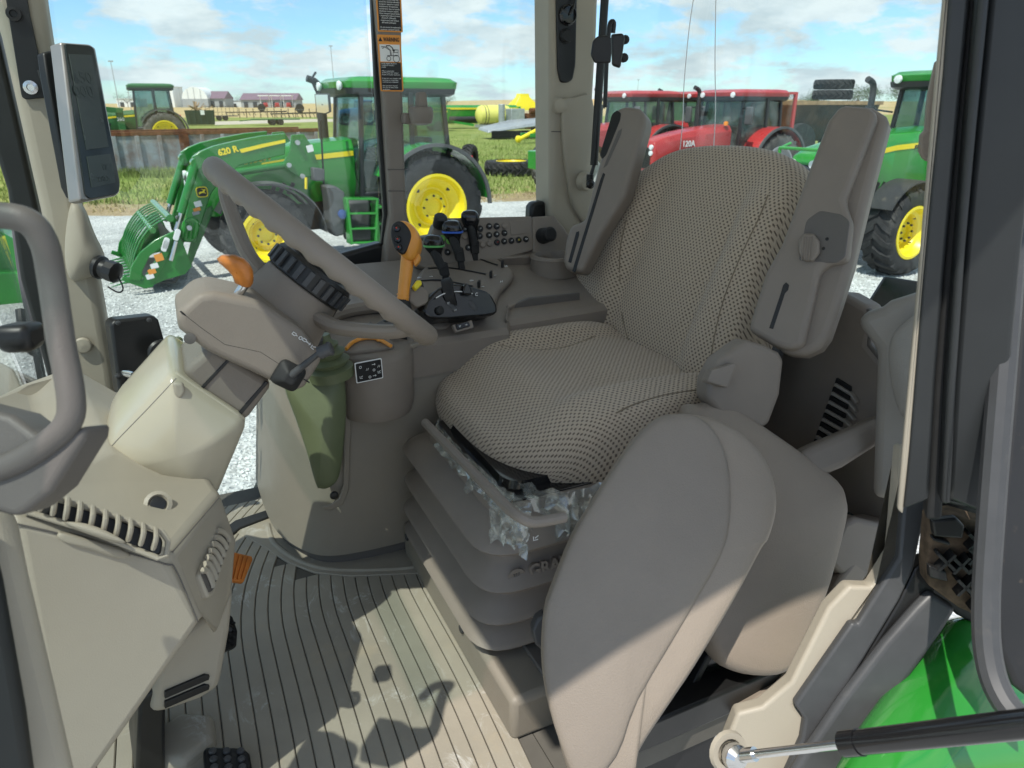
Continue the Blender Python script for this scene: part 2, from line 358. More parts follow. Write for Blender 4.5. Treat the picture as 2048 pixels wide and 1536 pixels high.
def fabric():
    m = bpy.data.materials.new('seat_fabric'); m.use_nodes = True; nt = m.node_tree; b = nt.nodes['Principled BSDF']; l = nt.links; MATS['seat_fabric'] = m
    b.inputs['Roughness'].default_value = .9; b.inputs['Specular IOR Level'].default_value = .15
    b.inputs['Sheen Weight'].default_value = .25
    def n(t, **k):
        q = nt.nodes.new(t)
        for a, v in k.items():
            if a in q.inputs: q.inputs[a].default_value = v
            else: setattr(q, a, v)
        return q
    def M(op, a, c=None, d=None):
        q = n('ShaderNodeMath', operation=op)
        for i, s in enumerate((a, c, d)):
            if s is None: continue
            if hasattr(s, 'links'): l.new(s, q.inputs[i])
            else: q.inputs[i].default_value = s
        return q.outputs[0]
    uv = n('ShaderNodeUVMap'); nz = n('ShaderNodeTexNoise', Scale=90, Detail=2)
    l.new(uv.outputs[0], nz.inputs['Vector']); s = n('ShaderNodeSeparateXYZ'); l.new(uv.outputs[0], s.inputs[0])
    wob = M('MULTIPLY', M('SUBTRACT', nz.outputs['Fac'], .5), .35)
    PX, PY = .0108, .0064
    v = M('ADD', M('DIVIDE', s.outputs['Y'], PY), wob); row = M('FLOOR', v)
    uu = M('ADD', M('ADD', M('DIVIDE', s.outputs['X'], PX), M('MULTIPLY', M('MODULO', row, 2.0), .5)), wob)
    fx = M('ABSOLUTE', M('SUBTRACT', M('FRACT', uu), .5)); fy = M('ABSOLUTE', M('SUBTRACT', M('FRACT', v), .5))
    dx = M('MULTIPLY', M('SUBTRACT', .26, fx), 8.0); dyv = M('MULTIPLY', M('SUBTRACT', .37, fy), 7.0)
    dot = n('ShaderNodeMath', operation='MINIMUM', use_clamp=True); l.new(dx, dot.inputs[0]); l.new(dyv, dot.inputs[1])
    th = n('ShaderNodeTexNoise', Scale=900, Detail=2); l.new(uv.outputs[0], th.inputs['Vector'])
    base = n('ShaderNodeMix', data_type='RGBA'); l.new(th.outputs['Fac'], base.inputs['Factor']); base.inputs['A'].default_value = (.29, .232, .168, 1); base.inputs['B'].default_value = (.60, .50, .385, 1)
    mx = n('ShaderNodeMix', data_type='RGBA'); l.new(dot.outputs[0], mx.inputs['Factor']); l.new(base.outputs['Result'], mx.inputs['A']); mx.inputs['B'].default_value = (.135, .102, .075, 1)
    l.new(mx.outputs['Result'], b.inputs['Base Color'])
    h = M('SUBTRACT', M('MULTIPLY', th.outputs['Fac'], .5), dot.outputs[0])
    bp = n('ShaderNodeBump'); bp.inputs['Strength'].default_value = .6; bp.inputs['Distance'].default_value = .002; l.new(h, bp.inputs['Height']); l.new(bp.outputs[0], b.inputs['Normal'])
fabric()
def ground_mat(name, cols, scale, bump=.6, bs=30, fine=None):
    m = bpy.data.materials.new(name); m.use_nodes = True; nt = m.node_tree; b = nt.nodes['Principled BSDF']; l = nt.links; MATS[name] = m
    b.inputs['Roughness'].default_value = .95; b.inputs['Specular IOR Level'].default_value = .1
    tc = nt.nodes.new('ShaderNodeTexCoord')
    a = nt.nodes.new('ShaderNodeTexNoise'); a.inputs['Scale'].default_value = scale; a.inputs['Detail'].default_value = 10; a.inputs['Roughness'].default_value = .7
    l.new(tc.outputs['Object'], a.inputs['Vector'])
    rp = nt.nodes.new('ShaderNodeValToRGB'); l.new(a.outputs['Fac'], rp.inputs[0]); e = rp.color_ramp.elements
    e[0].position = .36; e[0].color = (*cols[0], 1); e[1].position = .64; e[1].color = (*cols[-1], 1)
    if len(cols) == 3: q = e.new(.5); q.color = (*cols[1], 1)
    last = rp.outputs[0]
    v = nt.nodes.new('ShaderNodeTexVoronoi'); v.inputs['Scale'].default_value = bs; l.new(tc.outputs['Object'], v.inputs['Vector'])
    if fine:
        mx = nt.nodes.new('ShaderNodeMix'); mx.data_type = 'RGBA'; mx.blend_type = 'MULTIPLY'; mx.inputs['Factor'].default_value = fine
        l.new(last, mx.inputs['A']); bw = nt.nodes.new('ShaderNodeRGBToBW'); l.new(v.outputs['Color'], bw.inputs[0])
        mr = nt.nodes.new('ShaderNodeMapRange'); mr.inputs['To Min'].default_value = .35; mr.inputs['To Max'].default_value = 1.3; l.new(bw.outputs[0], mr.inputs[0]); l.new(mr.outputs[0], mx.inputs['B']); last = mx.outputs['Result']
    l.new(last, b.inputs['Base Color'])
    bp = nt.nodes.new('ShaderNodeBump'); bp.inputs['Strength'].default_value = bump; bp.inputs['Distance'].default_value = .03; l.new(v.outputs['Distance'], bp.inputs['Height']); l.new(bp.outputs[0], b.inputs['Normal'])
ground_mat('gravel', [(.40, .41, .40), (.56, .57, .555), (.66, .66, .635)], .6, .9, 28, .55)
ground_mat('grass', [(.17, .225, .055), (.24, .285, .08), (.34, .34, .13)], .35, .8, 9, .5)
ground_mat('dirt', [(.30, .22, .13), (.36, .28, .17), (.24, .25, .10)], .5, .6, 14, .4)
ground_mat('wheat', [(.42, .31, .15), (.50, .38, .20), (.36, .30, .13)], .03, .4, 4, .25)
ground_mat('track', [(.45, .40, .32), (.52, .47, .38)], .3, .4, 8, .3)
def mat_mat():
    m = mat('floor_rubber', (.30, .27, .215), .55, .4, var=.1, vscale=6, dirt=.28, dscale=5, dcol=(.40, .32, .21), bump=.15, bscale=300)
    nt = m.node_tree; b = nt.nodes['Principled BSDF']; l = nt.links; src = b.inputs['Base Color'].links[0].from_socket
    tc = nt.nodes.new('ShaderNodeTexCoord'); mp = nt.nodes.new('ShaderNodeMapping'); mp.inputs['Scale'].default_value = (1, .55, 1); mp.inputs['Rotation'].default_value = (0, 0, .5); l.new(tc.outputs['Object'], mp.inputs[0])
    a = nt.nodes.new('ShaderNodeTexNoise'); a.inputs['Scale'].default_value = 16; a.inputs['Detail'].default_value = 9; a.inputs['Roughness'].default_value = .75; a.inputs['Distortion'].default_value = 1.2; l.new(mp.outputs[0], a.inputs['Vector'])
    c = nt.nodes.new('ShaderNodeTexNoise'); c.inputs['Scale'].default_value = 4.5; c.inputs['Detail'].default_value = 2; l.new(tc.outputs['Object'], c.inputs['Vector'])
    r1 = nt.nodes.new('ShaderNodeMapRange'); r1.inputs['From Min'].default_value = .54; r1.inputs['From Max'].default_value = .66; l.new(a.outputs['Fac'], r1.inputs[0])
    r2 = nt.nodes.new('ShaderNodeMapRange'); r2.inputs['From Min'].default_value = .50; r2.inputs['From Max'].default_value = .58; r2.inputs['To Max'].default_value = .8; l.new(c.outputs['Fac'], r2.inputs[0])
    mu = nt.nodes.new('ShaderNodeMath'); mu.operation = 'MULTIPLY'; l.new(r1.outputs[0], mu.inputs[0]); l.new(r2.outputs[0], mu.inputs[1])
    mx = nt.nodes.new('ShaderNodeMix'); mx.data_type = 'RGBA'; l.new(mu.outputs[0], mx.inputs['Factor']); l.new(src, mx.inputs['A']); mx.inputs['B'].default_value = (.55, .54, .50, 1); l.new(mx.outputs['Result'], b.inputs['Base Color'])
    mat('floor_groove', (.10, .093, .08), .7, .3, var=.2)
mat_mat()
# ------------------------------------------------------------------ the yard: ground sheets, one above the other
def sheet(name, pts, z, m, div=0):
    o = mesh(name, ([V((x, y, z)) for x, y in pts], [list(range(len(pts)))]), m, smooth=False); return setp(o, kind='structure')
sheet('wheat_field', [(-2500, -1200), (3500, -1200), (3500, 3500), (-2500, 3500)], GZ-.012, 'wheat')
e1 = G(180, 432); e2 = G(1030, 402); ed = (e2-e1).normalized(); en = V((-ed.y, ed.x, 0))
def al(t, off): p = e1+ed*t+en*off; return (p.x, p.y)
random.seed(3)
edge = [(t, random.uniform(-.25, .25)) for t in [i*1.1-40 for i in range(95)]]
sheet('grass_field', [al(-90, -6), al(140, -6), al(230, 120), al(-90, 135)], GZ-.008, 'grass')
sheet('dirt_track', [al(t, o-.1) for t, o in edge]+[al(t, 2.3+o*2+.5*math.sin(t*.4)) for t, o in reversed(edge)], GZ-.004, 'dirt')
sheet('gravel_lot', [al(t, o) for t, o in edge]+[al(70, -70), al(-50, -70)], GZ, 'gravel')
tk = [G(430, 243), G(620, 238), G(980, 236), G(990, 240), G(620, 244), G(430, 250)]
sheet('farm_track', [(p.x, p.y) for p in tk], GZ-.003, 'track')
# far gentle rise of the wheat field
hv, hf_ = [], []
nx, ny = 40, 8
for j in range(ny+1):
    for i in range(nx+1):
        u, t = i/nx, j/ny; x = 60+u*700; y = 260+t*420-u*150
        hv.append(V((x, y, GZ-1.0+ (6.5*math.sin(math.pi*min(1, u*1.1))*math.sin(math.pi*t*.6))+.8*mnoise.noise(V((x*.01, y*.01, 0))))))
for j in range(ny):
    for i in range(nx): a = j*(nx+1)+i; hf_.append([a, a+1, a+nx+2, a+nx+1])
setp(mesh('hill', (hv, hf_), 'wheat'), kind='structure')
# grass blades where the turf is close enough to see, and loose stones on the gravel
def blades(name, n, fn, m, h0, h1, seed, w=.02):
    random.seed(seed); vs, fs = [], []
    for i in range(n):
        x, y = fn(); h = random.uniform(h0, h1); a = random.uniform(0, 6.28); k = len(vs)
        d = V((math.cos(a), math.sin(a), 0))*w*random.uniform(.6, 1.4); b = V((x, y, GZ-.01)); t = V((random.uniform(-.5, .5)*h, random.uniform(-.5, .5)*h, h))
        vs += [b-d, b+d, b+t]; fs.append([k, k+1, k+2])
    return setp(mesh(name, (vs, fs), m, smooth=False), kind='stuff')
mat('blade', (.23, .29, .08), .8, .2, var=.5, vscale=.8)
mat('blade_dry', (.42, .35, .18), .8, .2, var=.4, vscale=.8)
def gf():
    t = random.uniform(-8, 30); o = 2.0+abs(random.gauss(0, 1))*14; return al(t, o)
setp(blades('grass', 42000, gf, 'blade', .05, .22, 5), label='green turf behind the gravel lot', cat='grass')
def gd():
    t = random.uniform(-8, 30); o = random.uniform(.4, 3.2); return al(t, o)
setp(blades('dry_grass', 7000, gd, 'blade_dry', .03, .12, 6), label='dry straw-coloured grass along the gravel edge', cat='grass')
def gw():
    p = G(random.uniform(820, 1100), random.uniform(228, 250)); return p.x+random.uniform(-2, 2), p.y+random.uniform(-2, 2)
setp(blades('weeds', 3500, gw, 'blade', .2, .6, 8, .05), label='tall weeds around the parked implements', cat='weeds')
def gr():
    p = G(random.uniform(215, 620), 350); return p.x+random.uniform(-.4, .4), p.y+random.uniform(-1.1, .2)
setp(blades('tall_grass', 3500, gr, 'blade', .12, .40, 9, .02), label='tufts of grass along the foot of the rusty container', cat='grass')
mat('stone', (.58, .59, .57), .9, .2, var=.35, vscale=9)
random.seed(11); vs, fs = [], []
for i in range(16000):
    q = random.random()
    if q < .6: p = G(random.uniform(-60, 640), 432+random.random()*640)
    elif q < .8: p = G(random.uniform(560, 1010), random.uniform(395, 480))
    else: p = G(random.uniform(1660, 1850), random.uniform(520, 620))
    s = random.uniform(.008, .022); k = len(vs); c = V((p.x, p.y, GZ+s*.3)); a = random.uniform(0, 6)
    for j in range(4): b = a+j*1.57+random.uniform(-.4, .4); vs.append(c+V((math.cos(b), math.sin(b), random.uniform(-.4, .2)))*s)
    vs.append(c+V((random.uniform(-.3, .3)*s, random.uniform(-.3, .3)*s, s*.8))); fs += [[k+j, k+(j+1) % 4, k+4] for j in range(4)]
setp(mesh('loose_stones', (vs, fs), 'stone', smooth=False), label='loose pale crushed stones on the gravel lot', cat='gravel', kind='stuff')
# ------------------------------------------------------------------ tractors (local: forward -X, left -Y, origin on the ground under the rear axle)
def tyre_vf(c, Rt, wd, rr, nl=20, lug=.05, ax=Y, flip=1):
    c = V(c); h = wd/2
    prof = [(rr, -h*.78), (rr+.05, -h*.92), ((rr+Rt)/2, -h*1.0), (Rt-.10, -h*.96), (Rt-.045-lug*.2, -h*.82), (Rt-lug, -h*.5), (Rt-lug*.8, 0), (Rt-lug, h*.5), (Rt-.045-lug*.2, h*.82), (Rt-.10, h*.96), ((rr+Rt)/2, h), (rr+.05, h*.92), (rr, h*.78)]
    parts = [lathe(prof, c, ax, 40, cap=False)]
    for i in range(nl):
        for sd in (-1, 1):
            a0 = 2*math.pi*(i+(.5 if sd > 0 else 0))/nl; vs = []
            for (t, yy, r0, r1) in ((0, .04*h, Rt-lug*1.2, Rt+.004), (.55, h*.55, Rt-lug*1.3, Rt-.006), (1.0, h*.99, Rt-.13, Rt-.055)):
                a = a0+flip*t*.26; da = .042/Rt*1.2
                for rad in (r0, r1):
                    for k in (-1, 1):
                        ang = a+k*da*(1.15 if rad == r0 else .8); vs.append(c+V((math.cos(ang)*rad, sd*yy, math.sin(ang)*rad)))
            fs = []
            for s in range(2):
                q = s*4; fs += [[q, q+4, q+6, q+2], [q+1, q+3, q+7, q+5], [q+2, q+6, q+7, q+3]]
            fs += [[0, 2, 3, 1], [8, 9, 11, 10]]
            parts.append((vs, fs))
    return join(*parts)
def wheel(root, c, Rt, wd, rr, tm, rm, side=-1, nl=20, lug=.05, name='tyre', dish=.10, bolts=8, flip=1):
    t = mesh(name, tyre_vf(c, Rt, wd, rr, nl, lug, flip=flip), tm, root, ang=40)
    c = V(c); s = side; h = wd/2
    prof = [(rr+.035, s*h*.86), (rr+.03, s*h*.93), (rr-.01, s*h*.93), (rr-.03, s*h*.78), (rr-.055, s*h*.50), (rr-.10, s*h*.42), (rr*.62, s*(h*.42-dish)), (rr*.55, s*(h*.42-dish)), (rr*.42, s*(h*.42-dish*.2)), (rr*.30, s*(h*.42-dish*.1)), (rr*.28, s*(h*.42-dish*.7)), (.001, s*(h*.42-dish*.7))]
    rim = mesh('rim', lathe(prof, c, Y, 40, cap=False), rm, t, ang=30)
    bs = []
    for i in range(bolts):
        a = 2*math.pi*i/bolts; p = c+V((math.cos(a)*rr*.36, s*(h*.42-dish*.16), math.sin(a)*rr*.36)); bs.append(cyl(p, p+V((0, s*.03, 0)), .017, seg=8))
        if i % 2: p = c+V((math.cos(a)*rr*.76, s*(h*.42-dish*.35), math.sin(a)*rr*.76)); bs.append(box(p, (.05, .05, .05), 0))
    setp(mesh('wheel_bolts', join(*bs), 'dark_metal', rim), kind='stuff')
    return t
def arcplate(c, r, a0, a1, y0, y1, n=14, th=.03, flare=0):
    c = V(c); rings = []
    for i in range(n+1):
        a = a0+(a1-a0)*i/n; d = V((math.cos(a), 0, math.sin(a)))
        rings.append([c+d*r+Y*y0, c+d*(r+th)+Y*y0, c+d*(r+th)+Y*y1, c+d*r+Y*y1])
    return loft(rings)
def quad(name, pts, m, parent, th=.012):
    n = (V(pts[1])-V(pts[0])).cross(V(pts[2])-V(pts[0])).normalized(); return mesh(name, prism(pts, n, th), m, parent, smooth=False)
def tractor(name, label, group, o, rz=0, paint='jd_green', rimm='jd_yellow', roofm=None, tyrem='tyre', Rr=.90, Rf=.67, wb=2.75, hood='slope', exhaust=True, glass='glass_far', roofz=2.85, stripe='jd_yellow', frontrack=False, cab_w=.74, tread=.93, mirror=True, rearw=.52, cage=False, lamps=True, nose=.85, exy=.70, hh=.2):
    roofm = roofm or paint
    root = thing(name, label, 'tractor', (0, 0, 0), group)
    # chassis and axles
    mesh('chassis', join(box((-1.5, 0, .78), (2.7, .42, .46)), box((-wb, 0, .68), (.34, 1.3, .2)), box((-wb-.45, 0, .8), (.5, .5, .36)), box((0, 0, Rr), (.5, 1.5, .42)), box((.35, 0, .75), (.5, .6, .5))), 'dark_metal', root, bevel=.03)
    for sy in (-1, 1):
        wheel(root, (0, sy*tread, Rr), Rr, rearw, Rr*.58, tyrem, rimm, sy, 20, .05)
        wheel(root, (-wb, sy*(tread-.02), Rf), Rf, rearw*.82, Rf*.55, tyrem, rimm, sy, 18, .045)
        mesh('fender', join(arcplate((0, 0, Rr+.02), Rr+.07, R(5), R(150), sy*.55, sy*1.16, 16, .035)), paint if paint != 'old_green' else 'old_green', root, bevel=.01)
        mesh('fender_edge', arcplate((0, 0, Rr+.02), Rr+.06, R(0), R(152), sy*1.165, sy*1.22, 16, .055), 'grey_plastic', root)
        mesh('front_fender', arcplate((-wb, 0, Rf), Rf+.07, R(35), R(150), sy*(tread-.22), sy*(tread+.2), 10, .025), 'dark_metal', root)
    # hood
    secs = []
    hz = 1.72; x0 = -wb-nose
    for x, zt, zb, wd in ((x0, 1.30+hh, .95, .50), (x0+.06, 1.42+hh, .9, .58), (x0+.3, 1.52+hh, .88, .66), (x0+.9, 1.63+hh, .95, .74), (x0+1.6, hz+hh, 1.0, .82), (-1.1, hz+.06+hh, 1.05, .88)):
        secs.append([V((x, a*wd/2, b)) for a, b in ((-.86, zb), (-1, zb+(zt-zb)*.25), (-1, zt-.16), (-.8, zt-.03), (-.4, zt), (.4, zt), (.8, zt-.03), (1, zt-.16), (1, zb+(zt-zb)*.25), (.86, zb))])
    hd = mesh('hood', loft(secs), paint, root, bevel=.012, ang=28)
    if stripe:
        for sy in (-1, 1): mesh('hood_stripe', loft([[V((x, sy*(wd/2+.004), zt-.30+dz)) for dz in (0, .075)]+[V((x, sy*(wd/2-.01), zt-.30+dz)) for dz in (.075, 0)] for x, zt, wd in ((x0+.95, 1.66+hh, .735), (x0+1.6, hz+.03+hh, .83), (-1.12, hz+.09+hh, .89))]), stripe, hd)
    mesh('grille', box((x0-.005, 0, 1.12+hh/2), (.03, .36, .30+hh)), 'black', hd, bevel=.01)
    for sy in (-1, 1):
        for z in (1.3, 1.16): mesh('headlight', lathe([(.001, -.03), (.06, -.025), (.065, 0), (.055, .03)], (x0+.0, sy*.19, z-.02+hh), X, 12), 'lamp_glass', hd)
        gl = [box((x0+1.15+i*.14, sy*.40, 1.25), (.06, .02, .2), ux=V((.85, 0, -.5)), uz=V((.5, 0, .85))) for i in range(3)]
        mesh('hood_louvre', join(*gl), 'black', hd)
    # cab
    xf, xb, zb, zt = -1.12, .52, 1.0, roofz-.2
    posts = [((xf, .9), (xf+.14, .80)), ((-.22, 1), (-.20, .96)), ((xb, .9), (xb-.1, .82))]
    for (bx_, bw), (tx, tw) in posts:
        for sy in (-1, 1): mesh('cab_post', bar((bx_, sy*cab_w*bw*1.02, zb), (tx, sy*cab_w*tw*1.02, zt), .07, .07, X), 'cab_dark', root, bevel=.01)
    g = lambda i, sy, top: V((posts[i][1 if top else 0][0], sy*cab_w*posts[i][1 if top else 0][1], zt if top else zb+.1))
    for sy in (-1, 1):
        quad('cab_window', [g(0, sy, 0), g(1, sy, 0), g(1, sy, 1), g(0, sy, 1)], glass, root); quad('cab_window', [g(1, sy, 0), g(2, sy, 0), g(2, sy, 1), g(1, sy, 1)], glass, root)
    quad('windscreen', [g(0, -1, 0), g(0, 1, 0), g(0, 1, 1), g(0, -1, 1)], glass, root); quad('rear_window', [g(2, -1, 0), g(2, 1, 0), g(2, 1, 1), g(2, -1, 1)], glass, root)
    mesh('cab_base', box((-.3, 0, .95), (1.66, cab_w*1.9, .42)), 'cab_dark', root, bevel=.03)
    rs = []
    for z, e, wd in ((zt-.01, 0, .80), (zt+.06, .13, .86), (zt+.15, .15, .86), (zt+.21, .05, .78), (zt+.23, -.15, .6)):
        rs.append(rrect((-.28, 0, z), X, Y, xb-xf+2*e-.02, cab_w*2*wd+.2, .12))
    rf = mesh('roof', loft(rs), roofm, root, ang=40)
    mesh('roof_visor', loft([rrect((-.30, 0, z), X, Y, xb-xf+2*e, cab_w*2*wd+.2, .10) for z, e, wd in ((zt-.07, .03, .76), (zt-.03, .11, .83), (zt+.055, .125, .855))]), 'cab_dark', root, ang=40)
    if lamps:
        for sy in (-1, 1):
            for xx, sgn in ((xf-.13, -1), (xb+.12, 1)):
                mesh('work_light', lathe([(.05, 0), (.07, .03*sgn), (.065, .06*sgn), (.001, .07*sgn)], (xx, sy*.52, zt+.09), X, 12), 'lamp_glass', rf)
    mesh('cab_interior', join(box((.1, 0, 1.35), (.5, .5, .14)), box((.32, 0, 1.65), (.13, .48, .6)), box((-.75, 0, 1.3), (.2, .35, .6)), box((-.1, .45, 1.4), (.7, .22, .3)), torus((-.55, 0, 1.68), V((.6, 0, .8)), .2, .018, 20, 6)), 'cab_dark', root, bevel=.02)
    if exhaust:
        ex = mesh('exhaust_stack', join(tube([(-1.22, exy, 1.3), (-1.22, exy, 2.45)], .085, 12), tube(crom([(-1.22, exy, 2.45), (-1.22, exy, 2.7), (-1.27, exy, 2.82), (-1.42, exy, 2.88)], 4), .055, 12)), 'dark_metal', root)
    if mirror:
        for sy in (-1, 1):
            am = mesh('mirror_arm', join(bar((xf+.05, sy*.66, 2.35), (xf-.1, sy*1.0, 2.4), .03, .03)), 'black', root)
            mesh('mirror', box((xf-.1, sy*1.05, 2.2), (.07, .22, .42)), 'grey_plastic', am, bevel=.03)
    mesh('cab_step', join(*[box((-.78, -.86, .42+i*.26), (.42, .25, .04)) for i in range(3)], box((-.98, -.86, .68), (.04, .25, .62)), box((-.58, -.86, .68), (.04, .25, .62))), paint, root, bevel=.008)
    mesh('fuel_tank', box((-1.22, -.62, .72), (.38, .4, .66)), 'grey_plastic', root, bevel=.05)
    for sy in (-1, 1): mesh('tail_lamp', box((.72, sy*.95, 1.62), (.05, .2, .12)), 'red_lens', root, bevel=.015)
    if frontrack:
        mesh('brush_guard', join(*[tube([(x0-.12, s*.36, .7), (x0-.12, s*.36, 1.5+hh), (x0+.1, s*.36, 1.56+hh)], .025, 8) for s in (-1, 1)], *[tube([(x0-.12, -.36, z), (x0-.12, .36, z)], .025, 8) for z in (.72, 1.15, 1.5+hh)]), paint, root)
    root.location = o; root.rotation_euler.z = rz; LOCAL.add(root.name)
    return root
def place(px, py, d=None): return G(px, py)
# --- right-hand green tractor seen past the seat
fw = G(1783, 548); a = R(4)
gt = tractor('green_tractor', 'shiny green and yellow tractor with a grille guard, standing behind the folded armrest', None, (0, 0, 0), a, 'jd_green', frontrack=True, tyrem='tyre', glass='glass_far', tread=.98, roofz=2.98, rearw=.60, nose=1.25, exy=1.0, hh=.36)
gt.location = fw + Matrix.Rotation(a, 3, 'Z') @ V((2.75, .96, 0))
text3('hood_name', 'JOHN DEERE', (-1.75, -.437, 1.85), X, Z, .075, 'black', gt, ext=.003, bold=.03)
mesh('wiper', join(bar((-1.02, -.1, 2.55), (-1.12, -.62, 2.25), .02, .02)), 'black', gt)
# --- red tractors in the row behind
def red(lbl, px, py, az_, s=1, ex=True, **k):
    p = G(px, py); t = tractor('red_tractor', lbl, 'red tractors in the far row', (p.x, p.y, GZ), az_, 'red_paint', 'wall_grey', tyrem='tyre_dusty', glass='glass_red', stripe=None, roofz=2.80, exhaust=ex, **k); return t
rA = red('red tractor with a large towing mirror and a mesh panel behind its cab', 1480, 397, R(6), ex=True)
text3('model_number', '120A', (-2.55, -.40, 1.54), X, Z, .2, 'white_print', rA, ext=.004, bold=.02)
mesh('beacon', lathe([(.06, 0), (.06, .08), (.02, .1)], (-1.3, -.40, 1.96), Z, 10), 'amber_lens', rA)
rB = red('red tractor half hidden behind the one with the towing mirror', 1398, 368, R(6), ex=True)
rC = red('red tractor beside the rear window gas strut, muddy front tyre showing', 1284, 379, R(4), ex=True)
mesh('front_weight', box((-3.75, 0, 1.0), (.3, .8, .5)), 'jd_green', rC, bevel=.03)
# mesh screen on posts behind the red tractor
s0 = G(1566, 378); sc = thing('screen_panel', 'pinkish framed wire mesh panel standing behind the red tractor cab', 'mesh panel', s0)
hx = s0.x; hy = s0.y; fr = []
for dx_ in (0, -1.6): fr.append(box((hx+dx_, hy, GZ+1.4), (.09, .09, 2.8)))
for z in (1.5, 2.77): fr.append(box((hx-.8, hy, GZ+z), (1.6, .07, .07)))
mesh('panel_frame', join(*fr), 'red_paint', sc)
wires = []
for i in range(28):
    x_ = hx-1.6+i*1.6/28; wires.append(bar((x_, hy, GZ+1.5), (min(hx, x_+.6), hy, GZ+1.5+min(1.25, (min(hx, x_+.6)-x_)/.6*1.25)), .012, .012)); wires.append(bar((x_, hy+.01, GZ+1.5), (max(hx-1.6, x_-.6), hy+.01, GZ+1.5+(x_-max(hx-1.6, x_-.6))/.6*1.25), .012, .012))
setp(mesh('wire_mesh', join(*wires), 'rust', sc, smooth=False), kind='stuff')
# --- blue tractor beyond the loader tractor
p = G(735, 250); bt = tractor('blue_tractor', 'blue tractor with pale wheels, seen through the loader tractor cab glass', None, (p.x, p.y, GZ), R(-2), 'blue_paint', 'wall_grey', tyrem='tyre', stripe=None, roofz=2.8, tread=.95)
bt.scale = (1.0, 1.0, 1.0)
# --- old tractor at the far left
p = G(336, 306); og = tractor('old_green_tractor', 'faded old green loader tractor parked behind the rusty container', None, (p.x, p.y, GZ), R(2), 'old_green', 'jd_yellow', tyrem='tyre_dusty', glass='glass_far', roofz=2.95, exhaust=False, mirror=False, lamps=False, tread=1.0, hh=.1)
mesh('loader_arm', join(*[prism([(-1.6, s*.7, 1.75), (-1.5, s*.7, 1.95), (-3.6, s*.7, 2.15), (-4.4, s*.7, 1.3), (-4.2, s*.7, 1.2), (-3.5, s*.7, 1.9)], Y, .12) for s in (-1, 1)], box((-1.7, -.65, 1.35), (.3, .14, 1.0)), box((-1.7, .65, 1.35), (.3, .14, 1.0))), 'old_green', og, bevel=.01)
og.scale = (1.15, 1.15, 1.15)
mesh('bale_fork', join(*[tube([(-3.9+.12*i, s*.5+.06*i, 2.1), (-4.5+.25*i, s*.5, 2.9), (-4.0+.25*i, s*.5, 3.6)], .035, 6) for i in range(4) for s in (-1, 1)]), 'rust', og)
text3('loader_number', '260', (-1.7, -.73, 1.5), X, Z, .2, 'white_print', og, ext=.004)
# ------------------------------------------------------------------ green tractor with front loader and grapple bucket
fw = G(545, 557); rw = G(870, 519); dd = rw-fw; lz = math.atan2(dd.y, dd.x); WB = dd.length
lt = tractor('loader_tractor', 'green tractor with a front loader and grapple bucket, standing outside the right window', None, (0, 0, 0), 0, 'jd_green', tyrem='tyre_clean', wb=WB, Rf=.66, Rr=.885, glass='glass_far', roofz=2.86, tread=.93, exhaust=True, mirror=False, rearw=.5)
LM = Matrix.Translation(rw) @ Matrix.Rotation(lz, 4, 'Z') @ Matrix.Translation((0, .98, 0)); LI = LM.inverted()
lt.matrix_world = LM; lt.location = LM.translation; lt.rotation_euler = (0, 0, lz)
def ltr(px, yl):
    o = LM @ V((0, yl, 0)); n = (LM.to_3x3() @ V((0, -1, 0))); return [LI @ PL(x, y, o, n) for x, y in px]
def sh(pts, dy): return [p+V((0, dy, 0)) for p in pts]
for c in list(lt.children):
    if c.name.startswith('tyre') and c.data.vertices[0].co.x < -1.5: c.data.materials[0] = MATS['tyre']
boom = ltr([(572, 267), (522, 272), (470, 282), (428, 292), (400, 303), (385, 314), (388, 345), (372, 431), (362, 467), (366, 484), (393, 486), (400, 456), (417, 403), (424, 385), (445, 358), (479, 331), (570, 309)], -.62)
for dy in (0, 1.15):
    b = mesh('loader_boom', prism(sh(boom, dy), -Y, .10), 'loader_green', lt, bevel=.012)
    if dy == 0: bm0 = b
    ms = ltr([(583, 270), (608, 268), (622, 290), (640, 335), (626, 352), (602, 357), (574, 338), (566, 328), (580, 300)], -.68)
    mesh('mast_plate', prism(sh(ms, dy), -Y, .05), 'loader_green', lt, bevel=.008)
    q = ltr([(575, 329), (470, 345), (389, 326), (349, 462)], -.64)
    mesh('lift_cylinder', join(cyl(q[0]+V((0, dy, 0)), q[1]+V((0, dy, 0)), .055), cyl(q[0]+V((0, dy-.08, 0)), q[0]+V((0, dy+.08, 0)), .06)), 'loader_green', lt)
    q2 = [p+V((0, dy-.10, 0)) for p in q]; m_ = q2[2].lerp(q2[3], .72)
    mesh('tilt_cylinder', join(cyl(q2[2], m_, .058), cyl(q2[2]+V((0, -.05, 0)), q2[2]+V((0, .1, 0)), .07)), 'loader_green', lt)
    mesh('cylinder_rod', cyl(m_, q2[3], .03), 'chrome', lt)
    wr = ltr([(389, 455), (402, 437), (415, 415), (424, 411), (428, 420), (380, 537), (370, 533)], -.50)
    mesh('guide_plate', prism(sh(wr, dy), -Y, .03), 'loader_green', lt, bevel=.005)
    pins = [(640/1+0, 0)]
    for px in ((594, 285), (577, 330), (604, 352), (389, 324), (378, 455)):
        p = ltr([px], -.70)[0]+V((0, dy, 0)); mesh('pin', cyl(p, p+V((0, -.05, 0)), .035, seg=12), 'galv', lt)
oc = ltr([(x, y) for x, y in [(365, 446), (372, 436), (388, 434), (398, 442), (400, 456), (393, 475), (384, 484), (370, 484), (362, 476), (362, 462)]], -.66)
mesh('boom_cover', prism(oc, -Y, .06), 'jd_green', lt, bevel=.02)
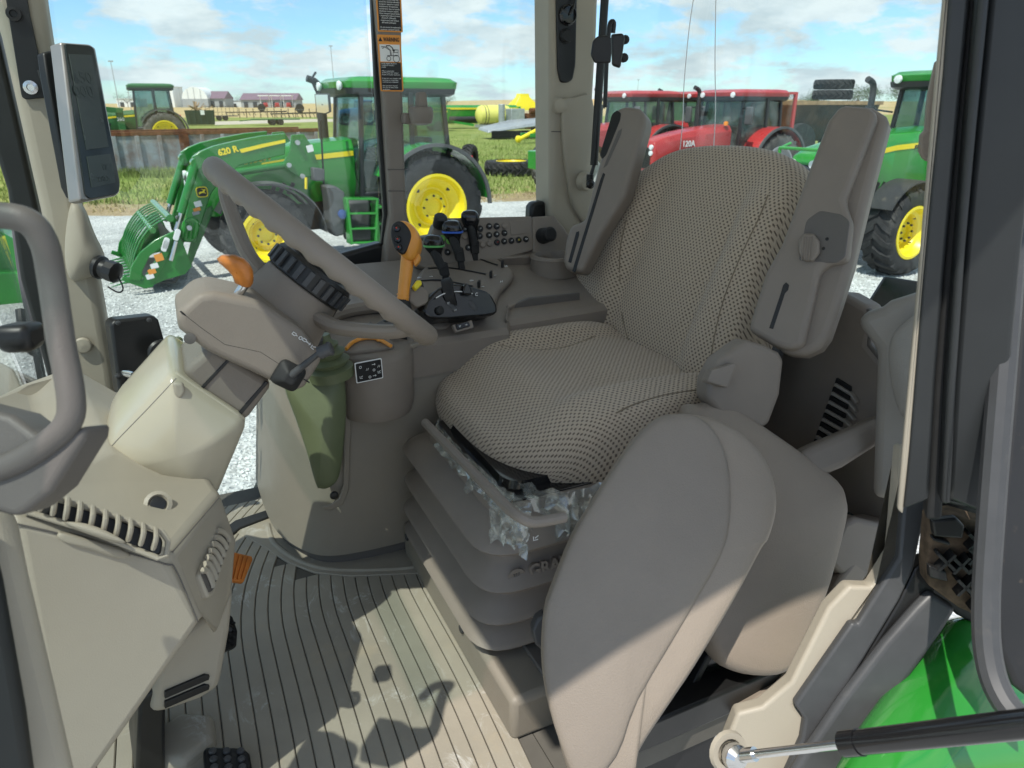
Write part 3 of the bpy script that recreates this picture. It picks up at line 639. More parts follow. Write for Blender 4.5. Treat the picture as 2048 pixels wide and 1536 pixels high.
for i in range(3):
    a_ = ltr([(373+i*8, 444)], -.66)[0]; b_ = ltr([(369+i*8, 477)], -.66)[0]
    mesh('cover_rib', cyl(a_, b_, .018, seg=8), 'jd_green', lt)
st = ltr([(479, 299), (525, 288), (570, 279), (571, 285), (526, 295), (483, 306)], -.635); mesh('boom_stripe', prism(st, -Y, .012), 'jd_yellow', bm0, smooth=False)
t1 = ltr([(462, 300), (502, 291)], -.625); ux = (t1[1]-t1[0]).normalized(); uz = ux.cross(Y)*-1
if uz.z < 0: uz = -uz
text3('boom_number', '620 R', ltr([(456, 302)], -.625)[0], ux, uz, .12, 'jd_yellow', lt, ext=.006, bold=.035)
t1 = ltr([(512, 318), (560, 309)], -.47); ux = (t1[1]-t1[0]).normalized(); uz = V((-ux.z, 0, ux.x))
text3('model_number', '6130M', ltr([(513, 318)], -.475)[0], ux, uz, .15, 'jd_yellow', lt, ext=.006, bold=.035)
# leaping-deer badge
def deer(o, ux, uy, s, m, parent, nrm=.004):
    pts = [(-.46, -.16), (-.36, -.02), (-.20, .06), (.02, .06), (.14, .16), (.20, .30), (.34, .33), (.46, .24), (.36, .18), (.28, .10), (.26, -.02), (.40, -.12), (.44, -.26), (.30, -.14), (.16, -.10), (-.08, -.12), (-.22, -.18), (-.40, -.34), (-.34, -.14)]
    nz = V(ux).cross(V(uy)); a = mesh('emblem', prism([V(o)+V(ux)*(x*s)+V(uy)*(y*s)+nz*nrm for x, y in pts], nz, .003), m, parent, smooth=False)
    mesh('emblem_antler', join(prism([V(o)+V(ux)*(x*s)+V(uy)*(y*s)+nz*nrm for x, y in [(.2, .28), (.02, .40), (-.12, .40), (-.02, .34), (.14, .24)]], nz, .003)), m, parent, smooth=False)
ctr = ltr([(404, 384)], -.64)[0]
badge = mesh('badge', prism(rrect(ctr, X, Z, .16, .15, .05), -Y, .01), 'jd_yellow', bm0, bevel=.003)
mesh('badge_field', prism(rrect(ctr+V((0, -.003, 0)), X, Z, .135, .125, .04), -Y, .004), 'black', bm0)
deer(ctr+V((0, -.008, 0)), X, Z, .115, 'jd_yellow', bm0)
for (cx, cy, w_, h_, m) in ((396, 408, .10, .08, 'white_print'), (394, 419, .10, .05, 'orange_print'), (392, 426, .10, .05, 'wall_grey'), (620, 297, .10, .10, 'white_print'), (318, 515, .11, .10, 'orange_print'), (309, 532, .10, .07, 'white_print'), (304, 543, .10, .07, 'orange_print'), (300, 553, .10, .07, 'white_print')):
    yl = -1.105 if cx < 330 else (-.73 if cx > 600 else -.63)
    c_ = ltr([(cx, cy)], yl)[0]; mesh('decal', prism(rrect(c_, V((.97, 0, .2)).normalized(), V((-.2, 0, .97)).normalized(), w_, h_, .01), -Y, .006), m, lt)
# grapple bucket: side plates, back, teeth and curved tines
side = ltr([(352, 462), (357, 474), (330, 490), (300, 512), (285, 542), (282, 562), (258, 560), (262, 535), (280, 505), (310, 480), (340, 466)], -1.10); sbar = ltr([(326, 498), (339, 506), (306, 574), (291, 578), (243, 561), (246, 553), (284, 561)], -1.08)
side2 = ltr([(332, 470), (353, 464), (366, 486), (384, 533), (370, 549), (330, 560), (303, 572), (326, 500)], -1.05)
for dy in (0, 2.15):
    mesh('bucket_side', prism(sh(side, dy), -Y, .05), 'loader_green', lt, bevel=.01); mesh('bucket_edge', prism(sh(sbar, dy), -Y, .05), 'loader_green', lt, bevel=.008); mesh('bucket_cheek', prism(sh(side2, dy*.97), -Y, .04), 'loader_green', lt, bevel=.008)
tp = ltr([(340, 437), (318, 446), (298, 462), (280, 488), (270, 515), (266, 545), (272, 560), (300, 570)], -1.0)
tp = crom(tp, 3)
for i in range(9):
    yy = -.92+i*.23
    mesh('grapple_tine', tube([V((p.x, yy, p.z)) for p in tp], lambda t: .013+.006*t, 6), 'loader_green', lt)
    b0 = V((tp[-4].x, yy, tp[-4].z-.02)); mesh('bucket_tooth', tube([b0+V((.1, 0, .02)), b0, b0+V((-.16, 0, -.02)), b0+V((-.32, 0, -.06))], lambda t: .032*(1-t*.85), 6), 'loader_green', lt)
bk = ltr([(300, 569), (352, 566), (366, 545), (352, 480), (345, 470)], -1.0)
rg = [[V((p.x, yy, p.z)) for p in bk]+[V((p.x-.03, yy, p.z+.03)) for p in reversed(bk)] for yy in (-1.0, 1.0)]
mesh('bucket_back', loft(rg), 'dark_metal', lt, bevel=.006)
mesh('bucket_crossbar', join(cyl((tp[0].x, -1.0, tp[0].z), (tp[0].x, 1.0, tp[0].z), .05), cyl((tp[6].x+.05, -1.0, tp[6].z), (tp[6].x+.05, 1.0, tp[6].z), .04)), 'loader_green', lt)
q = ltr([(338, 495), (332, 514), (352, 482), (345, 508)], -1.13); mesh('grapple_cylinder', cyl(q[2], q[3]+(q[3]-q[2])*.5, .03), 'chrome', lt)
for px in ((332, 487), (354, 470), (330, 492)):
    p = ltr([px], -1.16)[0]; mesh('grapple_link', prism(rrect(p, V((.4, 0, .9)).normalized(), V((-.9, 0, .4)).normalized(), .16, .07, .03), -Y, .03), 'white_metal', lt, bevel=.004)
dk = ltr([(600, 566), (612, 566), (612, 612), (600, 612)], -.9)
# mirror, joystick box, exhaust, step ladder, fuel tank seen on this side
mp_ = ltr([(628, 187), (655, 187), (658, 224), (650, 228), (632, 226)], -1.0)
mh = mesh('mirror_housing', prism(mp_, V((-.9, -.43, 0)), .06), 'grey_plastic', lt, bevel=.012)
cm = sum(mp_, V())/len(mp_); mesh('mirror_glass', prism([cm+(p-cm)*.9+V((.004, -.012, 0)) for p in mp_], V((.2, -1, 0)), .006), 'mirror', mh)
mesh('mirror_arm', join(tube([cm, cm+V((-.1, .1, .35)), cm+V((.05, .35, .45))], .018, 8), tube([cm+V((-.03, .05, -.2)), cm+V((0, .3, -1.2))], .015, 8)), 'black', lt)
jb = ltr([(625, 335), (650, 338), (650, 362), (628, 362)], -.80); mesh('coupler_box', prism(jb, -Y, .2), 'grey_plastic', lt, bevel=.02)
yh = ltr([(612, 355), (612, 378)], -.82); mesh('coupler_handle', cyl(yh[0], yh[1], .02, seg=8), 'jd_yellow', lt)
tk_ = ltr([(652, 372), (672, 372), (690, 385), (692, 420), (690, 470), (672, 474), (662, 460), (658, 400)], -1.02); mesh('urea_tank', prism(tk_, -Y, .35), 'grey_plastic', lt, bevel=.03)
cp = ltr([(684, 428)], -1.04)[0]; mesh('filler_cap', lathe([(.07, 0), (.07, .05), (.03, .06)], cp, -Y, 14), mat('cap_blue', (.03, .08, .25), .4), lt)
sp_ = ltr([(690, 395), (750, 395), (748, 485), (700, 487)], -1.06)
a_, b_, c_, d_ = sp_
rungs = [bar(a_.lerp(d_, t), b_.lerp(c_, t), .22, .03) for t in (.02, .33, .66, .97)]
mesh('ladder', join(*rungs, bar(a_, d_, .22, .04), bar(b_, c_, .22, .04)), 'jd_green', lt, bevel=.006)
fe = ltr([(447, 395), (470, 380), (492, 372), (520, 374), (560, 382), (600, 402), (628, 430), (642, 462)], -1.12)
frn = ltr([(525, 372), (560, 372), (600, 385), (632, 412), (650, 445), (655, 465)], -1.1)
mesh('front_mudguard', loft([[p+V((0, -.0, 0)), p+V((0, .42, 0)), p+V((0, .42, .03)), p+V((0, 0, .03))] for p in crom(frn, 4)]), 'grey_plastic', lt)
# ------------------------------------------------------------------ things standing in the yard and beyond
def at(px, py): return G(px, py)
# rusty open-top container
a = G(222, 352); b = G(640, 331); ax = (b-a).normalized(); L_ = (b-a).length; nrm = V((ax.y, -ax.x, 0)); H_ = 1.45
rc_ = thing('steel_container', 'rusty pale blue open-top steel container on the grass', 'container', a)
W_ = 2.3; inn = -nrm
def cbox(t0, t1, o0, o1, z0, z1): return box(a+ax*(t0+t1)/2+inn*(o0+o1)/2+Z*((z0+z1)/2), (t1-t0, o1-o0, z1-z0), ux=ax, uy=inn, uz=Z)
mesh('wall', cbox(0, L_, 0, .06, .05, H_-.08), 'rusty_paint', rc_); mesh('wall', cbox(0, L_, W_, W_+.06, .05, H_), 'rusty_paint', rc_)
mesh('end_wall', cbox(-.05, 0, 0, W_+.06, .05, H_), 'rusty_paint', rc_); mesh('end_wall', cbox(L_, L_+.05, 0, W_+.06, .05, H_), 'rusty_paint', rc_); mesh('floor', cbox(0, L_, 0, W_, .02, .1), 'rust', rc_)
for o_, nm in ((-.04, 'top_rail'), (W_-.04, 'top_rail')): mesh(nm, cbox(-.06, L_+.06, o_, o_+.14, H_-.08, H_+.06), 'rust', rc_, bevel=.01)
mesh('bottom_rail', cbox(-.02, L_, -.05, .0, .0, .12), 'rust', rc_)
for i in range(11):
    t = .25+i*L_/10.5; m = 'rust' if i in (3, 7) else 'rusty_paint'
    mesh('post', cbox(t, t+(.34 if i == 3 else .14), -.09, -.003, .1, H_-.08), m, rc_, bevel=.01)
# dark green skip with timber
p = G(403, 251); dw = 3.2
sk = thing('waste_skip', 'dark green skip heaped with broken timber', 'skip', p)
mesh('body', loft([rrect(p+Z*z, X, Y, dw+e, 1.8+e, .1) for z, e in ((.1, -.3), (.3, -.2), (1.6, 0), (1.7, .05))]), mat('skip_green', (.015, .05, .035), .6), sk)
for i in range(5): mesh('rib', box(p+V((-1.3+i*.65, -.98, .85)), (.08, .08, 1.4)), 'skip_green', sk)
mesh('notice', box(p+V((.25, -1.0, 1.45)), (.45, .03, .5)), 'white_print', sk)
random.seed(4)
for i in range(12): c_ = p+V((random.uniform(-.9, .9), random.uniform(-.6, .6), 1.8)); v_ = V((random.uniform(-1, 1), random.uniform(-.3, .3), random.uniform(.1, .8))).normalized(); setp(mesh('timber', bar(c_-v_*.9, c_+v_*.9, .22, .05), 'wood'), 'broken timber board thrown on top of the green skip', 'timber', 'boards heaped in the skip')
# trailers
def trailer(lbl, px, py, ln, side=True, m='dark_metal'):
    p = G(px, py); t = thing('flat_trailer', lbl, 'trailer', p)
    mesh('deck', box(p+V((0, 0, .65)), (ln, 2.0, .12)), m, t); mesh('drawbar', bar(p+V((-ln/2, 0, .6)), p+V((-ln/2-1.4, 0, .5)), .1, .1), m, t)
    for sx in (-.45, .45):
        for sy in (-1.05, 1.05): c_ = p+V((sx, sy, .36)); w_ = mesh('tyre', lathe([(.2, -.1), (.34, -.1), (.36, 0), (.34, .1), (.2, .1)], c_, Y, 18), 'tyre', t); mesh('rim', lathe([(.2, -.06), (.001, -.08)], c_, Y, 14), 'white_metal', w_)
    if side:
        for i in range(9): mesh('stake', box(p+V((-ln/2+i*ln/8, -1.0, 1.4)), (.05, .05, 1.4)), m, t)
        for z in (1.2, 2.0): mesh('rail', box(p+V((0, -1.0, z)), (ln, .04, .05)), m, t)
    return t
trailer('low trailer with tall caged sides behind the skip', 445, 241, 4.5, True)
trailer('low flat trailer standing on the grass by the track', 552, 250, 5.5, False, 'old_green')
# boom-like dark implements in the wheat
for px, py, ln, l in ((515, 232, 12, 'long dark folding implement lying at the edge of the wheat'), (590, 236, 8, 'dark green implement frame behind the flat trailer')):
    p = G(px, py); im = thing('field_implement', l, 'implement', p)
    mesh('frame', join(bar(p+V((-ln/2, 0, .7)), p+V((ln/2, 0, .9)), .2, .2), bar(p+V((-ln/2, 1, .7)), p+V((ln/2, 1.4, .8)), .2, .2)), 'dark_metal', im)
    for i in range(12): mesh('tine', bar(p+V((-ln/2+i*ln/11, 0, .75)), p+V((-ln/2+i*ln/11+.2, -.3, .1)), .08, .08), 'dark_metal', im)
    c_ = p+V((1, 0, 1.6)); mesh('wheel', lathe([(.5, -.12), (.75, -.12), (.78, 0), (.75, .12), (.5, .12)], c_, Y, 18), 'tyre', im)
# far buildings
def bld(name, lbl, x0, x1, ytop, ybase, d, m, roofm, kind, nd=3, depth=14, roof_frac=.45):
    A = P(x0, ybase, 'd', d); B = P(x1, ybase, 'd', d); A.z = B.z = min(A.z, B.z); T = P((x0+x1)/2, ytop, 'd', d); h = T.z-A.z+.0; base = V(A); base.z = GZ-.02; wl = (B-A).length
    ux = (B-A).normalized(); uy = V((-ux.y, ux.x, 0)); h = T.z-base.z
    t = thing(name, lbl, 'building', (A+B)/2-Z*(A.z-base.z))
    bx = lambda a0, a1, o0, o1, z0, z1: box(base+ux*(a0+a1)/2+uy*(o0+o1)/2+Z*(z0+z1)/2, (a1-a0, o1-o0, z1-z0), ux=ux, uy=uy, uz=Z)
    if kind == 'arch':
        wh = h*.42; mesh('wall', bx(0, wl, 0, depth, 0, wh), m, t)
        pr_ = [base+ux*(wl/2-math.cos(math.pi*i/16)*wl/2)+Z*(wh+math.sin(math.pi*i/16)*(h-wh)) for i in range(17)]
        mesh('arch_roof', prism(pr_, -uy, depth), roofm, t)
        for i in (1, 2, 3): 
            xx = wl*i/4; zz = wh+math.sin(math.acos(abs(xx-wl/2)/(wl/2)))*(h-wh); mesh('rib', bx(xx-.1, xx+.1, -.15, -.02, wh, zz-.3), 'wall_grey', t)
    elif kind == 'gable':
        wh = h*(1-roof_frac); mesh('wall', bx(0, wl, 0, depth, 0, wh), m, t)
        e = wl*.02; rr = [base-ux*e-uy*.8+Z*(wh-.1), base-ux*e+uy*depth/2+Z*h, base-ux*e+uy*(depth+.8)+Z*(wh-.1)]
        mesh('roof', prism(rr, -ux, -(wl+2*e)*-1) if False else loft([rr, [q+ux*(wl+2*e) for q in rr]]), roofm, t, smooth=False)
        for i in range(nd):
            a0 = wl*(i+.3)/nd; a1 = wl*(i+.75)/nd; dr = mesh('door', bx(a0, a1, -.12, -.01, 0, wh*.72), 'door_dark', t)
    else:
        mesh('wall', bx(0, wl, 0, depth, 0, h), m, t); mesh('roof', bx(-.3, wl+.3, -.3, depth+.3, h, h+.3), roofm, t)
        for i in range(nd): mesh('door', bx(wl*(i+.3)/nd, wl*(i+.7)/nd, -.12, -.01, 0, h*.6), 'door_dark', t)
    return t
bld('arch_building', 'white round-roofed storage shed on grey block walls', 366, 417, 174, 211, 420, 'wall_grey', 'white_metal', 'arch')
bld('metal_barn', 'grey barn with a plum roof adjoining the round-roofed shed', 417, 451, 182, 211, 424, 'wall_grey', 'roof_plum', 'gable', 2)
bld('long_barn', 'long grey barn with a plum roof and white awnings', 483, 592, 186, 212, 400, 'wall_grey', 'roof_plum', 'gable', 6)
for i in range(3):
    c_ = P(530+i*23, 204, 'd', 392); setp(mesh('awning', join(box((c_.x, c_.y, GZ+6.2), (5.6, 5, .4), rz=-HEAD), box((c_.x-2.4, c_.y, GZ+3), (.3, .3, 6)), box((c_.x+2.4, c_.y, GZ+3), (.3, .3, 6))), 'white_metal'), 'white awning on posts in front of the long barn', 'awning', 'awnings of the long barn')
    d_ = P(531+i*23, 208, 'd', 391); setp(mesh('farm_machine', join(box((d_.x, d_.y, GZ+1.8), (2.2, 2, 1.6)), box((d_.x, d_.y, GZ+.8), (2.8, 1.4, .8))), 'red_paint', bevel=.3), 'small red machine parked under an awning', 'machine', 'red machines under the awnings')
bld('white_shed', 'plain white shed rising behind the old tractor cab', 305, 350, 174, 211, 430, 'white_metal', 'white_metal', 'flat', 0)
for x0, x1, l in ((452, 482, 'low pale shed between the two plum-roofed barns'), (350, 366, 'low white tank shed beside the round-roofed shed')): bld('low_shed', l, x0, x1, 202, 212, 440, 'white_metal', 'wall_grey', 'flat', 1)
for x0, x1, l in ((235, 275, 'long low white building at the horizon near the metal poles'), (1470, 1500, 'white roofed building at the edge of the far field'), (1575, 1600, 'low white shed near the far gravel heaps')): bld('far_shed', l, x0, x1, 198 if x0 < 300 else 204, 212, 460, 'white_metal', 'white_metal', 'flat', 2)
for x0, x1, l in ((1520, 1552, 'dark heap of soil at the far right field'), (1545, 1580, 'grey gravel heap beside the far white shed'), (1610, 1650, 'brown heap of soil in front of the far trees')):
    A = P((x0+x1)/2, 208, 'd', 330); wd = (x1-x0)*330/FPX; rings = [[V((A.x+math.cos(k*.5236)*wd/2*s*(1+.15*math.sin(k*3)), A.y+math.sin(k*.5236)*wd/2*s, GZ+z)) for k in range(12)] for s, z in ((1.1, 0), (.8, 1.6), (.4, 3.4), (.12, 4.4))]
    setp(mesh('soil_heap', loft(rings), 'brown_steel'), l, 'soil heap')
# poles
def pole(l, px, ytop, d, r=.12):
    A = P(px, 206, 'd', d); T = P(px, ytop, 'd', d); t = thing('light_pole', l, 'pole', (A.x, A.y, GZ)); mesh('mast', cyl((A.x, A.y, GZ), (A.x, A.y, T.z), r, r*.6, 8), 'galv', t); mesh('lamp_head', box((A.x, A.y, T.z), (1.0, .4, .25)), 'galv', t)
pole('tall thin yard light pole left of the old tractor', 237, 124, 160); pole('tall thin mast rising behind the loader tractor roof', 671, 95, 200, .14); pole('short pole beside the round-roofed shed', 362, 176, 380); pole('thin mast seen through the rear window', 1274, 160, 300, .12)
p = P(270, 206, 'd', 260); rk = thing('utility_structure', 'grey lattice utility poles with crossbars behind the old tractor', 'utility poles', (p.x, p.y, GZ))
for i in range(3): mesh('pole', cyl((p.x+i*1.6-1.6, p.y, GZ), (p.x+i*1.6-1.6, p.y, GZ+7.5-i*.3), .14, seg=6), 'galv', rk)
for z in (4.5, 6, 7): mesh('crossbar', box((p.x, p.y, GZ+z), (4.4, .15, .15)), 'galv', rk)
# implements on the grass between B and C pillars
p = G(860, 262); cb_ = thing('green_implement', 'green box-shaped implement with a yellow stripe standing beside the grain header', 'implement', p)
mesh('hopper', loft([rrect(p+Z*z, X, Y, 3.6+e, 2.2, .2) for z, e in ((.5, -.8), (1.6, 0), (2.0, 0))]), 'jd_green', cb_); mesh('stripe', box(p+V((0, -1.13, 1.75)), (2.8, .03, .12)), 'jd_yellow', cb_); mesh('hitch', bar(p+V((1.8, 0, .9)), p+V((4.2, -.8, .5)), .3, .2), 'jd_green', cb_)
for s in (-1, 1): mesh('tyre', lathe([(.25, -.15), (.45, -.15), (.48, 0), (.45, .15), (.25, .15)], p+V((.5, s*1.0, .48)), Y, 18), 'tyre', cb_)
p = G(945, 256); gh = thing('grain_header', 'long green header with a yellow upper edge on the grass', 'header', p)
pr_ = [(-.9, .5), (-.9, 2.0), (-.3, 2.3), (.5, 2.1), (.9, .9), (.6, .5)]
rz_ = lambda yy: [p+V((yy, a_, b_)) for a_, b_ in pr_]
mesh('body', loft([rz_(-5), rz_(5)]), 'jd_green', gh, bevel=.03); mesh('yellow_edge', box(p+V((0, -.93, 1.95)), (10, .05, .18)), 'jd_yellow', gh); mesh('auger', cyl(p+V((-4.8, -1.1, .9)), p+V((4.8, -1.1, .9)), .3, seg=12), 'dark_metal', gh)
for s in (-5.05, 5.05): mesh('end_panel', box(p+V((s, -.2, 1.2)), (.1, 2.4, 1.9)), 'jd_green', gh, bevel=.05)
p = G(978, 257); tk2 = thing('liquid_tank', 'yellow plastic liquid tank lying on a frame before the header', 'tank', p)
mesh('tank', lathe([(.01, -1.9), (.5, -1.85), (.85, -1.6), (.95, -1.3), (.95, 1.3), (.85, 1.6), (.5, 1.85), (.01, 1.9)], p+V((0, -1.2, 1.35)), X, 20), 'poly_tank', tk2)
for s in (-1.2, -.9, 1.0): mesh('strap', lathe([(.955, -.04), (.975, 0), (.955, .04)], p+V((s, -1.2, 1.35)), X, 20, cap=False), 'dark_metal', tk2)
mesh('frame', join(box(p+V((0, -1.2, .3)), (3.6, 1.4, .25))), 'galv', tk2)
p = G(1045, 247); yh_ = thing('seed_hopper', 'bright yellow seed hopper among the parked implements', 'hopper', p)
mesh('hopper', loft([rrect(p+Z*z, X, Y, w_, w_*.7, .2) for z, w_ in ((1.6, 3.6), (2.2, 3.4), (3.2, 1.6), (3.6, 1.4))]), 'jd_yellow', yh_); mesh('frame', join(*[box(p+V((s, 0, .8)), (.15, .15, 1.6)) for s in (-1.4, 0, 1.4)]), 'dark_metal', yh_)
p = G(878, 236); pk = thing('pickup_truck', 'white pickup truck parked behind the green implements', 'pickup', p)
mesh('body', loft([rrect(p+Z*z, X, Y, w_, l_, .3) for z, w_, l_ in ((.5, 1.9, 5.2), (1.1, 2.0, 5.4), (1.2, 1.9, 5.2))]), 'white_metal', pk); mesh('cab', loft([rrect(p+V((0, -.2, z)), X, Y, w_, l_, .25) for z, w_, l_ in ((1.2, 1.85, 2.6), (1.9, 1.5, 1.8))]), 'white_metal', pk); mesh('windscreen', box(p+V((0, -1.38, 1.55)), (1.5, .1, .45), ux=X, uy=V((0, .85, -.5)), uz=V((0, .5, .85))), 'cab_dark', pk)
for sx in (-.85, .85):
    for sy in (-1.6, 1.6): mesh('wheel', lathe([(.2, -.12), (.36, -.12), (.38, 0), (.36, .12), (.2, .12)], p+V((sx, sy, .38)), X, 16), 'tyre', pk)
for px, py, l in ((1000, 238, 'grey sheet-metal bin standing behind the yellow tank'), (1015, 238, 'dark slatted crate beside the sheet-metal bin')):
    p = G(px, py); t = thing('metal_bin', l, 'bin', p); mesh('body', box(p+Z*1.1, (2.4, 1.6, 1.9)), 'galv' if px == 1000 else 'dark_metal', t)
    for i in range(4): mesh('slat', box(p+V((-1+i*.66, -.83, 1.1)), (.12, .06, 1.9)), 'dark_metal', t)
fp = [G(920+i*18, 233) for i in range(10)]
wf = thing('pipe_fence', 'white pipe fence along the wheat behind the implements', 'fence', fp[0])
for i, q in enumerate(fp):
    mesh('post', box(q+Z*.9, (.15, .15, 1.8)), 'white_metal', wf)
    if i: [mesh('rail', bar(fp[i-1]+Z*z, q+Z*z, .1, .14), 'white_metal', wf) for z in (.6, 1.1, 1.6)]
wfp = [G(480+i*14, 236) for i in range(13)]
w2 = thing('wire_fence', 'thin post and wire fence along the far wheat', 'fence', wfp[0])
for i, q in enumerate(wfp):
    mesh('post', box(q+Z*.8, (.12, .12, 1.6)), 'bark', w2)
    if i: mesh('wire', bar(wfp[i-1]+Z*1.4, q+Z*1.4, .03, .03), 'galv', w2)
# folding mower and green frame nearer
p = G(1045, 276); mw = thing('batwing_mower', 'grey winged mower deck with green frame lying on the grass', 'mower', p)
mesh('deck', loft([[p+V((x, y, z)) for x, y, z in ((-3.4, -1.2, .45), (-.5, -1.6, .8), (3.5, -1.2, 1.1), (3.5, 1.2, 1.2), (-.5, 1.4, 1.0), (-3.2, 1.2, .6))], [p+V((x, y, z)) for x, y, z in ((-3.3, -1.1, .65), (-.5, -1.5, 1.05), (3.4, -1.1, 1.4), (3.4, 1.1, 1.5), (-.5, 1.3, 1.3), (-3.1, 1.1, .8))]]), 'galv', mw, bevel=.04); mesh('chain_guard', join(box(p+V((-1.7, -1.4, .35)), (3.0, .06, .5)), box(p+V((1.8, -1.45, .5)), (3.6, .06, .6))), 'black', mw)
p = G(1062, 285); gfm = thing('green_frame_implement', 'low green implement frame with a yellow driveshaft', 'implement', p)
mesh('frame', join(box(p+V((1.5, 0, .5)), (4.5, .3, .25)), box(p+V((1.5, -1.2, .5)), (4.5, .3, .25)), bar(p+V((-.5, -.3, .5)), p+V((1.5, -.6, 1.0)), .3, .25)), 'jd_green', gfm, bevel=.02); mesh('driveshaft', join(cyl(p+V((-1.6, -1.3, .25)), p+V((.8, -1.0, 1.2)), .13), lathe([(.05, -.2), (.22, -.1), (.22, .1), (.05, .2)], p+V((-1.6, -1.3, .3)), X, 12)), 'jd_yellow', gfm)
p = G(1072, 262); sc2 = thing('scrap_machine', 'rusty red and grey machine parts under the yellow hopper', 'machine', p)
mesh('engine', join(box(p+V((0, 0, .9)), (2.4, 1.2, 1.4)), cyl(p+V((-1, -.6, 1.8)), p+V((1, -.6, 1.9)), .25)), 'rust', sc2, bevel=.05); mesh('housing', join(box(p+V((-2.2, 0, 1.1)), (1.4, 1.2, 1.8)), cyl(p+V((-3.6, 0, .3)), p+V((-3.6, 0, 2.4)), .3)), 'galv', sc2, bevel=.05)
# loose tyres on the grass
def loose(l, px, py, rad, wd, m='tyre', rimm='jd_yellow', up=True):
    p = G(px, py); t = thing('loose_wheel', l, 'wheel', p)
    vs, fs = tyre_vf((0, 0, 0), rad, wd, rad*.55, 20, .05)
    if up: M_ = Matrix.Translation(p+Z*wd/2) @ Matrix.Rotation(R(90), 4, 'X')
    else: M_ = Matrix.Translation(p+Z*rad) @ Matrix.Rotation(R(50), 4, 'Z')
    mesh('tyre', ([M_ @ v for v in vs], fs), m, t, ang=40)
    if rimm: mesh('rim', ([M_ @ v for v in lathe([(rad*.57, -wd*.45), (rad*.5, -wd*.3), (rad*.5, wd*.3), (rad*.57, wd*.5), (rad*.54, wd*.52)], (0, 0, 0), Y, 24, cap=False)[0]], lathe([(1, 0)]*5, (0, 0, 0), Y, 24, cap=False)[1]), rimm, t)
loose('dual wheel with yellow rim lying flat on the grass', 1022, 349, 1.0, .50)
loose('black tyre standing by the loader tractor rear mudguard', 940, 350, .55, .42, 'tyre', None, False)
# brown wagon with stacked tyres on the right
p = G(1590, 320); wg = thing('grain_wagon', 'rusty brown high-sided wagon behind the red tractors', 'wagon', p)
mesh('box', loft([rrect(p+Z*z, X, Y, w_, l_, .1) for z, w_, l_ in ((.9, 5.0, 2.2), (1.2, 6.0, 2.6), (2.35, 6.6, 2.9), (2.5, 6.7, 3.0))]), 'brown_steel', wg); mesh('top_rail', join(box(p+V((0, -1.5, 2.5)), (6.7, .14, .16)), box(p+V((0, 1.5, 2.5)), (6.7, .14, .16))), 'wood', wg)
for s in (-1.4, 1.0): mesh('tyre', lathe([(.4, -.3), (.8, -.3), (.85, 0), (.8, .3), (.4, .3)], p+V((s, -1.3, .85)), Y, 24), 'tyre', wg)
for i, z in enumerate((2.85, 3.3)):
    q = p+V((2.0, .2, z)); vs, fs = tyre_vf((0, 0, 0), .9, .42, .5, 20, .05); M_ = Matrix.Translation(q) @ Matrix.Rotation(R(90), 4, 'X')
    setp(mesh('stacked_tyre', ([M_ @ v for v in vs], fs), 'tyre', ang=40), 'black lugged tyre lying %s on the brown wagon' % ('directly' if i == 0 else 'uppermost'), 'tyre', 'tyres stacked on the wagon')
# far trees: trunk, limbs and a crown of many small leaf faces
def tree(l, px, d, h, w_, seed, n=1500):
    A = P(px, 206, 'd', d); random.seed(seed); b = V((A.x, A.y, GZ)); t = thing('tree', l, 'tree', b, 'trees on the horizon')
    br = [tube([b, b+Z*h*.3, b+Z*h*.6+X*w_*.05], lambda q: .03*h*(1-.7*q), 7)]
    tips = []
    for i in range(7):
        a = i*.9+random.random(); e = b+V((math.cos(a)*w_*.32, math.sin(a)*w_*.32, h*random.uniform(.5, .85))); br.append(tube([b+Z*h*random.uniform(.22, .4), (b+Z*h*.45).lerp(e, .5), e], lambda q: .014*h*(1-.8*q), 5)); tips.append(e)
    mesh('trunk', join(*br), 'bark', t)
    vs, fs = [], []
    for i in range(n):
        c_ = random.choice(tips); r_ = V((random.gauss(0, 1), random.gauss(0, 1), random.gauss(0, .7))).normalized()*random.random()**.4*w_*.24; q = c_+r_; s = h*.035; k = len(vs)
        u_ = V((random.gauss(0, 1), random.gauss(0, 1), random.gauss(0, 1))).normalized()*s; v_ = V((random.gauss(0, 1), random.gauss(0, 1), random.gauss(0, 1))).normalized()*s
        vs += [q, q+u_, q+u_*.6+v_]; fs.append([k, k+1, k+2])
    mesh('crown', (vs, fs), 'leaf', t, smooth=False)
for i, (px, d, h, w_, l) in enumerate(((878, 330, 6.5, 9, 'small round tree alone on the wheat rise'), (893, 335, 6, 9, 'low tree joined to the small tree on the wheat rise'), (1640, 190, 6, 7, 'tree at the horizon left of the exhaust stack'), (1715, 240, 8, 9, 'tree at the horizon right of the exhaust stack'), (1740, 230, 8, 8, 'tree just left of the green tractor cab'), (1800, 200, 7, 9, 'tree seen through the green tractor windscreen'), (1615, 260, 6, 8, 'shrubby tree by the far gravel heap'), (255, 420, 7, 14, 'distant low tree behind the utility poles'), (470, 470, 7, 14, 'distant tree between the plum-roofed barns'))): tree(l, px, d, h, w_, 20+i)
